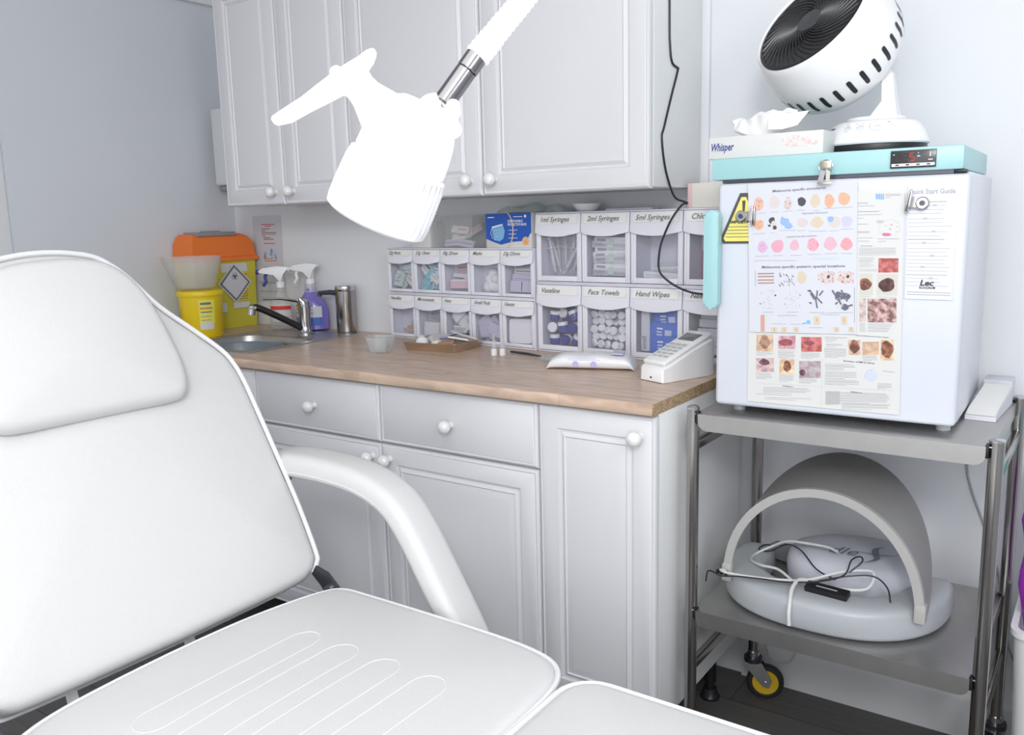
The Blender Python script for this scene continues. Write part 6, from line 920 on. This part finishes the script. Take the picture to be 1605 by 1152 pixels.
# ---------------------------------------------------------------- light therapy device on the lower shelf
zs=.4306
t=thing('light_therapy_device','grey arched light therapy device on the trolley lower shelf','device',(.30,-.33,zs))
C0=V((.300,-.275,zs)); rings=[]; secn=20
for i in range(45):
    a=R(168+ (372-168)*i/44); ca,sa=math.cos(a),math.sin(a)
    q=lambda t:(abs(t)**.78)*(1 if t>0 else -1)
    cx,cy=C0.x-.003+.196*q(ca),C0.y+.205*q(sa); d=V((ca/.196,sa/.205,0)).normalized()
    e=min(1,min(i,44-i)/3.0); e=(1-(1-e)**2)**.5 if e<1 else 1
    hw=.043*(.35+.65*e)+.004*max(0,-sa); hh=.072*(.45+.55*e)
    ring=[]
    for k in range(secn):
        b=2*math.pi*k/secn; cb,sb=math.cos(b),math.sin(b)
        u=hw*abs(cb)**.6*(1 if cb>0 else -1)*(1+.08*(sb<0)); z=hh*.5+hh*.5*abs(sb)**.55*(1 if sb>0 else -1)
        ring.append((cx+d.x*u,cy+d.y*u,zs+z))
    rings.append(ring)
MB().loft(rings,M_LED).build('base',t,60)
# canopy: half-arch shell with a pale front rim
def arch(a,y,k,r=0,zt=.735):
    """point on an arch at height parameter a (0..180 deg)"""
    return (.3+(k+r)*math.cos(R(a))*1.0, y, zs+.055+(zt-zs-.055+r)*max(0,math.sin(R(a)))**.93)
def arch_front(a,r=0): return arch(a,-.455+.0*math.sin(R(a)),.205,r,.722)
def arch_back(a,r=0): return arch(a,-.455+.215*math.sin(R(a))**.7,.212,r,.752)
A_=[180*i/40 for i in range(41)]
cap_t=.006
rg=[]
for a in A_:
    rg.append([arch_front(a,-cap_t)]+[tuple(lin(arch_front(a,-cap_t)[q],arch_back(a,-cap_t)[q],s) for q in range(3)) for s in(.25,.5,.75,1)]+[tuple(lin(arch_front(a)[q],arch_back(a)[q],s) for q in range(3)) for s in(1,.75,.5,.25,0)])
MB().loft(rg,M_LEDD).build('canopy',t,50)
mb=MB(); rg=[]
for a in A_:
    f=arch_front(a,.004); b=arch_front(a,-.014); rg.append([(f[0],f[1]-.009,f[2]),(f[0],f[1]+.004,f[2]),(b[0],b[1]+.004,b[2]),(b[0],b[1]-.009,b[2])])
mb.loft(rg,M_LEDE); mb.build('canopy_rim',t,30)
for s in(-1,1): MB(T(.3+s*.200,-.457,zs)).box(-.011,.011,-.010,.012,.05,.090,M_LEDE,.003).build('hinge_block',t)
mb=MB()
for k in range(3): mb.box(.080+.010*k,.086+.010*k,-.478,-.468,zs+.068,zs+.0755,M_BLACK)
mb.build('socket',t)
# domed padded panel behind
t2=thing('therapy_pad','grey domed therapy head with a curly logo lying behind the arch base','pad',(.335,-.25,zs))
Mp=T(.335,-.255,zs)@RZ(12)@Matrix.Diagonal((1.06,1.06,1,1))
pol=[(.150*abs(math.cos(R(a)))**.85*(1 if math.cos(R(a))>0 else -1),.115*abs(math.sin(R(a)))**.85*(1 if math.sin(R(a))>0 else -1)) for a in range(0,360,8)]
def pring(k,z): return [(x*k,y*k,z) for x,y in pol]
MB(Mp).loft([pring(.86,0),pring(.93,.01),pring(.97,.03),pring(.985,.06),pring(.97,.078),pring(.92,.090),pring(.80,.099),pring(.6,.106),pring(.35,.110),pring(.05,.111)],M_PAD).build('body',t2,60)
MB(Mp).loft([pring(.95,.006),pring(1.0,.012),pring(1.0,.022),pring(.955,.028)],mat('pad_dark',(.12,.12,.14),.6),cap=False).build('seam',t2)
lg=mat('print_greyblue',(.16,.19,.22),.5); mb=MB(Mp@T(.010,-.050,.1118)@RZ(-8)@RX(4)@Matrix.Scale(1.2,4))
mb.text('dle',.042,lg,T(-.062,-.012,0),shear=.35)
mb.loft([[(p[0]-w,p[1],0),(p[0]+w,p[1],0)] for p,w in zip(smooth_path([(.030,.045,0),(.016,.030,0),(.018,.008,0),(.022,-.012,0),(.004,-.034,0)],4),[.0006,.0012,.002,.003,.004,.005,.0055,.0058,.0058,.0055,.0052,.0048,.004,.003,.002,.0012,.0006])],lg,cap=False,closed=False)
mb.loft([[(p[0],p[1]-w,0),(p[0],p[1]+w,0)] for p,w in zip(smooth_path([(-.012,.008,0),(.018,.006,0),(.040,.010,0),(.058,.022,0)],4),[.0004,.0008,.001,.0014,.0016,.0018,.0018,.0016,.0014,.0012,.001,.0008,.0004])],lg,cap=False,closed=False)
mb.build('logo',t2,180)
# cables and controller
wc=mat('cable_white',(.66,.66,.65),.4); bc=mat('cable_black',(.02,.02,.03),.4)
zt_=zs+.078
MBc=lambda pts,r,m,k=6:MB().tube(smooth_path(pts,k),r,m,8)
o=tag(MBc([(.100,-.470,zt_-.002),(.092,-.480,zt_+.002),(.110,-.488,zt_+.002),(.150,-.490,zt_+.004),(.215,-.478,zt_+.006),(.275,-.455,zt_+.010),(.330,-.420,zt_+.026),(.375,-.400,zt_+.034),(.400,-.405,zt_+.034),(.395,-.435,zt_+.012),(.360,-.455,zt_+.008),(.320,-.462,zt_+.008)],.0032,wc).build('power_cable'),'white flat cable coiled across the device, plugged into its left side','cable')
o=tag(MBc([(.250,-.470,zt_+.008),(.205,-.430,zt_+.010),(.160,-.410,zt_+.003),(.125,-.375,zt_-.004),(.120,-.330,zt_-.006),(.150,-.305,zt_+.01),(.190,-.315,zt_+.034),(.240,-.325,zt_+.042),(.285,-.335,zt_+.046),(.310,-.350,zt_+.046)],.0030,wc).build('power_cable'),'white cable loop reaching over the left of the therapy pad','cable')
o=tag(MBc([(.276,-.455,zt_+.010),(.262,-.470,zt_+.012),(.258,-.500,zt_+.004),(.262,-.528,zs+.060),(.264,-.539,zs+.040),(.266,-.5415,zs+.018)],.0042,wc).build('cable_tie'),'white strap hanging over the front of the device base','strap')
o=tag(MBc([(.060,-.486,zt_-.030),(.072,-.50,zt_+.003),(.105,-.508,zt_+.001),(.135,-.498,zt_+.003),(.190,-.492,zt_+.007),(.240,-.485,zt_+.009),(.300,-.465,zt_+.016),(.345,-.432,zt_+.028),(.352,-.400,zt_+.052),(.365,-.380,zt_+.056),(.372,-.392,zt_+.05),(.352,-.415,zt_+.030)],.0017,bc).build('thin_cable'),'thin black cable running in from the left post over the device base','cable')
o=tag(MBc([(.330,-.440,zt_+.018),(.280,-.400,zt_+.016),(.230,-.345,zt_+.030),(.190,-.320,zt_+.028),(.150,-.315,zt_+.002),(.118,-.300,zt_-.005),(.128,-.285,zt_+.003),(.155,-.300,zt_+.01)],.0017,bc).build('thin_cable'),'thin black cable looping over the back of the therapy pad','cable')
o=tag(MBc([(.300,-.455,zt_+.014),(.350,-.43,zt_+.026),(.400,-.415,zt_+.032),(.430,-.425,zt_+.018),(.442,-.445,zt_-.004)],.0017,bc).build('thin_cable'),'thin black cable ending at the right of the device controller','cable')
tag(MB(T(.322,-.468,zs+.0735)@RZ(-6)@RX(14)).box(-.045,.045,-.013,.013,0,.014,M_BLACK,.003).box(-.022,.022,-.003,.0,.0142,.0146,M_LED).build('controller'),'small black controller lying on the device base under the cables','controller')
tag(MB(T(.125,-.150,zs+.0003)@RZ(-20)).box(-.030,.035,-.020,.025,0,.034,M_BLACK if 0 else M_GREYP,.006).build('power_adapter'),'dark grey power adapter at the left of the therapy pad','adapter')
# wall cables
tag(MB().tube(smooth_path([(-.052,-.004,.86),(-.051,-.0045,.74),(-.0545,-.0045,.66),(-.057,-.0045,.59),(-.045,-.0045,.54),(-.013,-.0045,.482),(.02,-.0045,.40),(.05,-.018,.22),(.055,-.02,.10),(.085,-.022,.07),(.120,-.02,.085),(.135,-.02,.12)],5),.0022,wc,8).build('wall_cable'),'thin white cable on the wall left of the trolley rear post','cable')
tag(MB().tube(smooth_path([(.512,-.0045,.86),(.512,-.0045,.71),(.525,-.0045,.64),(.555,-.0045,.56),(.585,-.0045,.47),(.600,-.0045,.41),(.615,-.0045,.30),(.66,-.0045,.20),(.74,-.0045,.14)],5),.0028,mat('cable_grey',(.34,.35,.37),.5),8).build('wall_cable'),'grey cable curving down the wall behind the trolley right posts','cable')
tag(MB().tube(smooth_path([(-.1605,-.219,2.30),(-.1605,-.218,1.80),(-.1605,-.213,1.70),(-.1605,-.200,1.665),(-.1600,-.172,1.657),(-.1605,-.168,1.65),(-.1605,-.205,1.585),(-.1605,-.245,1.51),(-.1605,-.258,1.485),(-.1605,-.245,1.43),(-.1600,-.222,1.385),(-.156,-.190,1.342),(-.142,-.158,1.330),(-.136,-.160,1.326),(-.146,-.170,1.322),(-.168,-.185,1.286),(-.190,-.190,1.235),(-.196,-.195,1.20),(-.197,-.195,1.165),(-.185,-.195,1.143),(-.150,-.190,1.118),(-.105,-.185,1.102),(-.055,-.17,1.099),(.0,-.10,1.10),(.03,-.05,1.05)],5),.0028,bc,8).build('black_cable'),'black cable running down the wall cabinet side and across the large bins','cable')
# items at the far right
t=thing('waste_bin','white plastic bin standing right of the trolley','bin',(.81,-.25,0))
mb=MB(T(.772,-.22,.0)); mb.loft([rrz(.10,.11,.03,.001),rrz(.118,.128,.035,.44),rrz(.124,.134,.037,.443),rrz(.124,.134,.037,.456),rrz(.112,.122,.032,.456),rrz(.095,.105,.03,.02)],M_WHITEP); mb.build('tub',t,40)
t=thing('duster','purple plastic item with a turquoise top standing in the white bin','tool',(.72,-.25,.1))
mb=MB(T(.708,-.235,.02)); mb.loft([[(x*k,y*.6*k,z) for x,y in rrect(-.05,.05,-.05,.05,.03)] for k,z in((.6,.004),(.7,.1),(.8,.40),(1.0,.46),(1.15,.50),(1.12,.53),(.98,.58),(1.2,.64),(1.05,.685),(.7,.70))],mat('purple_plastic',(.30,.03,.42),.35)); mb.build('body',t,50)
mb=MB(T(.710,-.235,.02)); mb.loft([[(x*k,y*.6*k,z) for x,y in rrect(-.05,.05,-.05,.05,.03)] for k,z in((.75,.7005),(1.0,.72),(1.08,.76),(.8,.80),(.3,.82))],mat('turquoise_plastic',(.12,.50,.47),.35)); mb.build('top',t,50,label='turquoise top')
# ---------------------------------------------------------------- treatment chair
t=thing('treatment_chair','white padded reclining treatment chair with one armrest and head pillow','chair',(0,-1.4,0))
yc=-1.393; Fb=frame((-.544,yc,.591),(0,1,0),(-.466,0,.885),(.885,0,.466))
half=[(.235,-.013),(.288,-.006),(.312,.014),(.3205,.035),(.3245,.14),(.322,.24),(.318,.36),(.3145,.43),(.307,.472),(.290,.508),(.240,.565),(.188,.622),(.146,.690),(.118,.722),(.088,.742),(.04,.752),(0,.7545)]
out=[V((0,-.016,0))]+[V((a,b,0)) for a,b in half]; pts=smooth_path(out,4)
pol=[(p.x,p.y) for p in pts]; poly=pol+[(-x*1.07,y) for x,y in pol[-2:0:-1]]
mb=MB(); cushion(mb,poly,-.095,0,M_LEATH,Fb,.024,.020,10); mb.build('backrest',t,70)
br_=t.children[-1] if len(t.children) else None
MB().tube([(x,y,-.008) for x,y in (lambda q,i:q[i:len(q)-i])(offset(poly,-.0015),9)],.0052,M_PIPE,8,Fb).build('piping',br_)
MB().tube([(x,y,-.086) for x,y in offset(poly,-.001)],.004,M_PIPE,8,Fb,closed=True).build('piping',br_)
# head pillow
hp=[(-.19,.408),(.11,.408),(.135,.412),(.150,.425),(.1595,.452),(.162,.50),(.150,.60),(.128,.662),(.095,.700),(.055,.717),(0,.7225)]
pts=smooth_path([V((0,.408,0)),V((.06,.408,0))]+[V((a,b,0)) for a,b in hp[1:]],4); pol=[(p.x,p.y) for p in pts]
poly2=pol+[(-x*1.45,y) for x,y in pol[-2:0:-1]]
mb=MB(); cushion(mb,poly2,.004,.052,M_LEATH,Fb,.024,.012,8); mb.build('head_pillow',t,70)
# seat
SZ=.58
def sline(poly,z,parent,r=.005): MB().tube([(x,y,z) for x,y in offset(poly,-.001)],r,M_PIPE,8,closed=True).build('piping',parent)
pl_=[(-.2,-1.097),(-.40,-1.098),(-.455,-1.103),(-.480,-1.130),(-.500,-1.20),(-.515,-1.30),(-.520,-1.42),(-.517,-1.54),(-.508,-1.64),(-.490,-1.705),(-.460,-1.745),(-.38,-1.75),(-.2,-1.75),(-.05,-1.745),(.035,-1.730),(.075,-1.70),(.095,-1.64),(.102,-1.5),(.103,-1.42),(.102,-1.34),(.098,-1.23),(.086,-1.165),(.055,-1.125),(.0,-1.106),(-.08,-1.099)]
seat=[(p.x,p.y) for p in smooth_path([V((a,b,0)) for a,b in pl_],4,True)]
mb=MB(); cushion(mb,seat,SZ-.085,SZ,M_LEATH,None,.020,.014,10); so=mb.build('seat',t,70); sline(seat,SZ-.010,so); sline(seat,SZ-.077,so,.004)
cx=sum(p[0] for p in seat)/len(seat); cy=sum(p[1] for p in seat)/len(seat)
def seat_z(x,y):
    k=0
    n=len(seat); q=offset(seat,.02)
    for i in range(n): # ray from centroid through the point against the outline
        ax,ay=q[i];bx,by=q[(i+1)%n]; dx,dy=x-cx,y-cy; ex,ey=bx-ax,by-ay; den=dx*ey-dy*ex
        if abs(den)<1e-12: continue
        tt=((ax-cx)*ey-(ay-cy)*ex)/den; ss=((ax-cx)*dy-(ay-cy)*dx)/den
        if tt>0 and 0<=ss<=1: k=max(k,1/tt)
    return SZ+.014*(1-min(1,k)**2)
mb=MB()
for k,x in enumerate((-.335,-.243,-.150,-.055)):
    pp=[(x-.029,-1.60)]+[(x-.029,y) for y in(-1.52,-1.44,-1.36)]+[(x-.029*math.cos(R(a)),-1.318+.034*math.sin(R(a))) for a in range(0,181,20)]+[(x+.029,y) for y in(-1.36,-1.44,-1.52,-1.60)]
    pp+=[(x+.029-.029*(1-math.cos(R(a))),-1.60-.03*math.sin(R(a))) for a in(30,60,90,)]+[(x-.029*math.sin(R(a)),-1.60-.03*math.cos(R(a))) for a in(30,60)]
    mb.tube([(a,b,seat_z(a,b)-.0004) for a,b in pp],.0012,M_STIT,6,closed=True)
mb.build('channel_stitching',so)
# leg rest
lr=[(x+.436,y-1.425) for x,y in rrect(-.325,.325,-.300,.283,.06)]
mb=MB(); cushion(mb,lr,SZ-.08,SZ+.004,M_LEATH,None,.022,.020,10); lo=mb.build('leg_rest',t,70); sline(lr,SZ-.006,lo); sline(lr,SZ-.072,lo,.004)
# armrest
ap=smooth_path([V((-.735,0,.780)),V((-.66,0,.789)),V((-.56,0,.791)),V((-.455,0,.782)),V((-.375,0,.752)),V((-.325,0,.700)),V((-.270,0,.615)),V((-.215,0,.525)),V((-.185,0,.470))],5)
rg=[];n=len(ap)
for i,p in enumerate(ap):
    d=(ap[min(i+1,n-1)]-ap[max(i-1,0)]).normalized(); nn=V((-d.z,0,d.x)); 
    if nn.z<0: nn=-nn
    e=min(1,min(i,n-1-i)/3.0); e=.55+.45*(1-(1-e)**2)**.5
    rg.append([(p.x+nn.x*v*e,-1.024+u*e,p.z+nn.z*v*e) for u,v in rrect(-.044,.044,-.027,.027,.020,4)])
mb=MB(); mb.loft(rg,M_LEATH); ao=mb.build('armrest',t,60)
for u in(-.0405,.0405):
    MB().tube([(p.x,-1.024+u,p.z-.010) for p in ap[2:-2]],.0034,M_PIPE,8).build('piping',ao)
MB().box(-.72,-.655,-1.07,-1.045,.755,.785,M_DKSTEEL,.003).box(-.22,-.17,-1.2,-1.01,.455,.478,M_WHITEP,.004).build('armrest_bracket',t)
# hinge and frame
mb=MB().prism([(-.535,.600),(-.500,.592),(-.462,.560),(-.452,.540),(-.478,.525),(-.505,.538),(-.520,.56),(-.548,.58)],0,.006,M_DKSTEEL,.001,M=frame((-.006,-1.092,.002),(1,0,0),(0,0,1),(0,-1,0)))
mb.cyl((-.500,-1.088,.562),(-.500,-1.106,.562),.010,M_CHROME,18).build('hinge',t)
MB().prism([(-.535,.600),(-.500,.592),(-.462,.560),(-.452,.540),(-.478,.525),(-.505,.538),(-.520,.56),(-.548,.58)],0,.006,M_DKSTEEL,.001,M=frame((0,-1.735,0),(1,0,0),(0,0,1),(0,-1,0))).cyl((-.497,-1.734,.557),(-.497,-1.752,.557),.010,M_CHROME,18).build('hinge',t)
fr=MB().box(-.47,.70,-1.20,-1.165,.455,.494,M_WHITEP,.004).box(-.47,.70,-1.67,-1.635,.455,.494,M_WHITEP,.004).box(-.47,-.435,-1.635,-1.20,.455,.494,M_WHITEP,.004).box(.66,.70,-1.635,-1.20,.455,.494,M_WHITEP,.004)
for yy in(-1.352,-1.578): fr.box(-.600,-.47,yy-.006,yy+.006,.472,.492,M_WHITEP,.002).prism([(-.605,.47),(-.585,.47),(-.625,.60),(-.645,.60)],-.006,.006,M_WHITEP,M=frame((0,yy,0),(1,0,0),(0,0,1),(0,-1,0)))
fr.box(-.30,.20,-1.55,-1.28,.10,.455,M_WHITEP,.02).box(-.42,.40,-1.65,-1.18,.02,.10,M_WHITEP,.02)
for x in(-.38,.36):
    for y in(-1.61,-1.22): fr.cyl((x,y,0),(x,y,.02),.025,M_BLACK,16)
fr.build('frame',t)
MB().box(-.56,-.44,-1.20,-1.145,.30,.46,M_BLACK,.01).cyl((-.50,-1.17,.36),(-.62,-1.17,.36),.02,M_BLACK,14).build('actuator',t)
# ---------------------------------------------------------------- lamp on a flexible arm
r_=V((.8207,.5708,-.0246));u_=V((-.0768,.1528,.9853));b_=V((.5662,-.8067,.1693)) # tilted local axes of the lamp
O=V((.089,-1.448,1.415)); k=.000741
def P(a_,c_,dz=0): return O+r_*(a_*k)-u_*(c_*k)+b_*dz
t=thing('exam_lamp','bright white examination lamp with T-shaped handle hanging on a flexible arm','lamp',O)
M_LAMPGLOW=mat('lamp_white_glow',(.93,.93,.93),.45,emit=.40)  # emission added so head, handle and arm look blown-out white
M_RINGGLOW=mat('lamp_ring_glow',(.90,.90,.93),.4,emit=.10)  # fainter added glow on the ring, for the same overexposed look
ax=(r_*-.445-u_*.896)*.957-b_*.29
Ml=axis_frame(P(-2,4),ax)
S=lambda L:[(a*k,b*k) for a,b in L]
MB(Ml).lathe(S([(0,-32),(34,-30),(50,-22),(62,-8),(69,12),(72,30),(74,48),(75,66),(72,72),(0,72)]),M_LAMPGLOW,48).build('head',t,50)
# grooved ring
mb=MB(Ml); prof=S([(74,70),(80,74),(83,90),(85,130),(85.5,156),(84,168),(78,172),(73,168),(72,140),(71,78),(70,70)]); n=144; vs=[];fs=[];q_=len(prof)
for i in range(n):
    a=2*math.pi*i/n; g=(1 if i%4<2 else .955)
    for j,(r0,z0) in enumerate(prof):
        gg=g if 2<=j<=3 else 1; vs.append((r0*gg*math.cos(a),r0*gg*math.sin(a),z0))
for i in range(n):
    j=(i+1)%n
    for q in range(q_-1): fs.append((i*q_+q,j*q_+q,j*q_+q+1,i*q_+q+1))
mb.add(vs,fs,M_RINGGLOW); mb.build('grip_ring',t,30)
MB(Ml).lathe(S([(0,150),(40,146),(71,138)]),clear('lamp_glass',(.95,.95,.95),.3,.1),40).build('lens',t)
# T handle: flared neck and curved crossbar
c0=(-45,5);c1=(-110,-70)
rg=[]
for s in[i/8 for i in range(9)]:
    cxp=lin(-38,-108,s);cyp=lin(12,-68,s); w=lin(50,25,min(1,s*1.5))*(1+.35*max(0,s-.75)*4*.6); dxp,dyp=.753,-.658 # across the neck
    th=lin(26,12,s); ring=[]
    for a in range(0,360,20): ring.append(P(cxp+dxp*w*math.cos(R(a)),cyp+dyp*w*math.cos(R(a)),th*k*math.sin(R(a))))
    rg.append([tuple(v) for v in ring])
mb=MB().loft(rg,M_LAMPGLOW)
rg=[]
for x,y,w in((-228,5,5),(-224,4,9),(-205,-4,13),(-175,-22,14),(-150,-38,17),(-120,-57,20),(-100,-71,19),(-85,-86,14),(-76,-96,12),(-70,-103,8),(-67,-106,4)):
    rg.append([tuple(P(x+.53*w*math.cos(R(a)),y+.85*w*math.cos(R(a)),(w*.75)*k*math.sin(R(a)))) for a in range(0,360,20)])
mb.loft(rg,M_LAMPGLOW); mb.ball(tuple(P(-128,-72)),.008,M_LAMPGLOW,14)
mb.build('handle',t,60)
# yoke and knob
mb=MB()
mb.cyl(P(17,-34,.0),P(28,-2,.0),.012,M_LAMPGLOW,20,bev=.002).cyl(P(56,-14,-.012),P(56,-14,.014),.0080,M_LAMPGLOW,20).ball(tuple(P(55,18,.0)),.0105,M_LAMPGLOW,16).cyl(P(50,-20),P(58,22),.007,M_LAMPGLOW,16).box(-.004,.004,-.004,.004,-.004,.004,M_LAMPGLOW,.001,M=T(*P(50,0)))
mb.build('yoke',t)
a=P(40,-25);b=P(98,-106)
M_JT=mat('joint_chrome',(.30,.29,.30),.16,1)
jt=MB().cyl(a,a.lerp(b,.62),.0125,M_JT,28,bev=.001).cyl(a.lerp(b,.625),a.lerp(b,1.02),.0130,M_JT,28,bev=.001).ball(tuple(P(36,-22)),.0082,M_CHROME,16)
jt.build('joint_tube',t,label='chrome joint tube')
# ribbed flexible sleeve sweeping up to a ceiling mount
pth=smooth_path([P(92,-96),P(125,-137),P(180,-205),P(250,-300),P(330,-430),P(380,-600),V((.52,-1.12,2.10)),V((.54,-1.10,2.29))],10)
seg=[pth[0]]
L=[0]
for p0,p1 in zip(pth[:-1],pth[1:]): L.append(L[-1]+(p1-p0).length)
tot=L[-1]; st=.0035; N=int(tot/st); pp=[];rr_=[]
j=0
for i in range(N+1):
    d=i*st
    while j<len(L)-2 and L[j+1]<d: j+=1
    f_=(d-L[j])/max(1e-9,L[j+1]-L[j]); pp.append(pth[j].lerp(pth[j+1],f_)); rr_.append((.0152 if i%2 else .0138)-.002*min(1,d/.2)+(.0006 if d<.03 else 0))
MB().tube(pp,rr_,M_LAMPGLOW,16).build('flexible_arm',t,60)
MB().cyl((.54,-1.10,2.27),(.54,-1.10,2.319),.05,M_WHITEP,28,bev=.004).build('ceiling_mount',t)
# ---------------------------------------------------------------- light
w=bpy.data.worlds.new('World'); SC.world=w; w.use_nodes=True; bg=w.node_tree.nodes['Background']; bg.inputs[0].default_value=(.92,.95,1,1); bg.inputs[1].default_value=.75
def area(name,loc,target,size,energy,col=(1,1,1),sy=None):
    l=bpy.data.lights.new(name,'AREA'); l.energy=energy; l.size=size; l.color=col
    if sy: l.shape='RECTANGLE'; l.size_y=sy
    o=bpy.data.objects.new(name,l); COL.objects.link(o); o.location=loc; o.rotation_euler=(V(target)-V(loc)).to_track_quat('-Z','Y').to_euler(); return o
area('ceiling_fill_light',(.2,-2.0,2.29),(.2,-2.0,0),1.2,8,(1,1,.99),1.2)  # unseen overhead fill added, as the ceiling blocks the world light
area('window_light',(1.68,-1.7,1.85),(-.3,-.3,1.65),.9,14,(.94,.965,1),.8)
area('rear_fill_light',(.7,-3.5,1.55),(.0,-.5,1.1),2.2,25,(.96,.98,1),1.5)  # frontal fill light added behind the camera
area('camera_flash',(1.15,-2.95,2.12),(-.1,-.5,.95),.4,22,(1,1,1),.4)
# ---------------------------------------------------------------- camera
cam=bpy.data.cameras.new('Camera'); co=bpy.data.objects.new('Camera',cam); COL.objects.link(co); SC.camera=co
cam.sensor_width=36; cam.lens=1349.16/1605*36; cam.clip_start=.02
co.location=(.7669,-2.2367,1.2965); co.rotation_euler=(R(80.2517),R(1.4084),R(34.82))
vs_=SC.view_settings; vs_.view_transform='Standard'; vs_.look='None'; vs_.gamma=1; vs_.exposure=0.0; vs_.use_curve_mapping=False
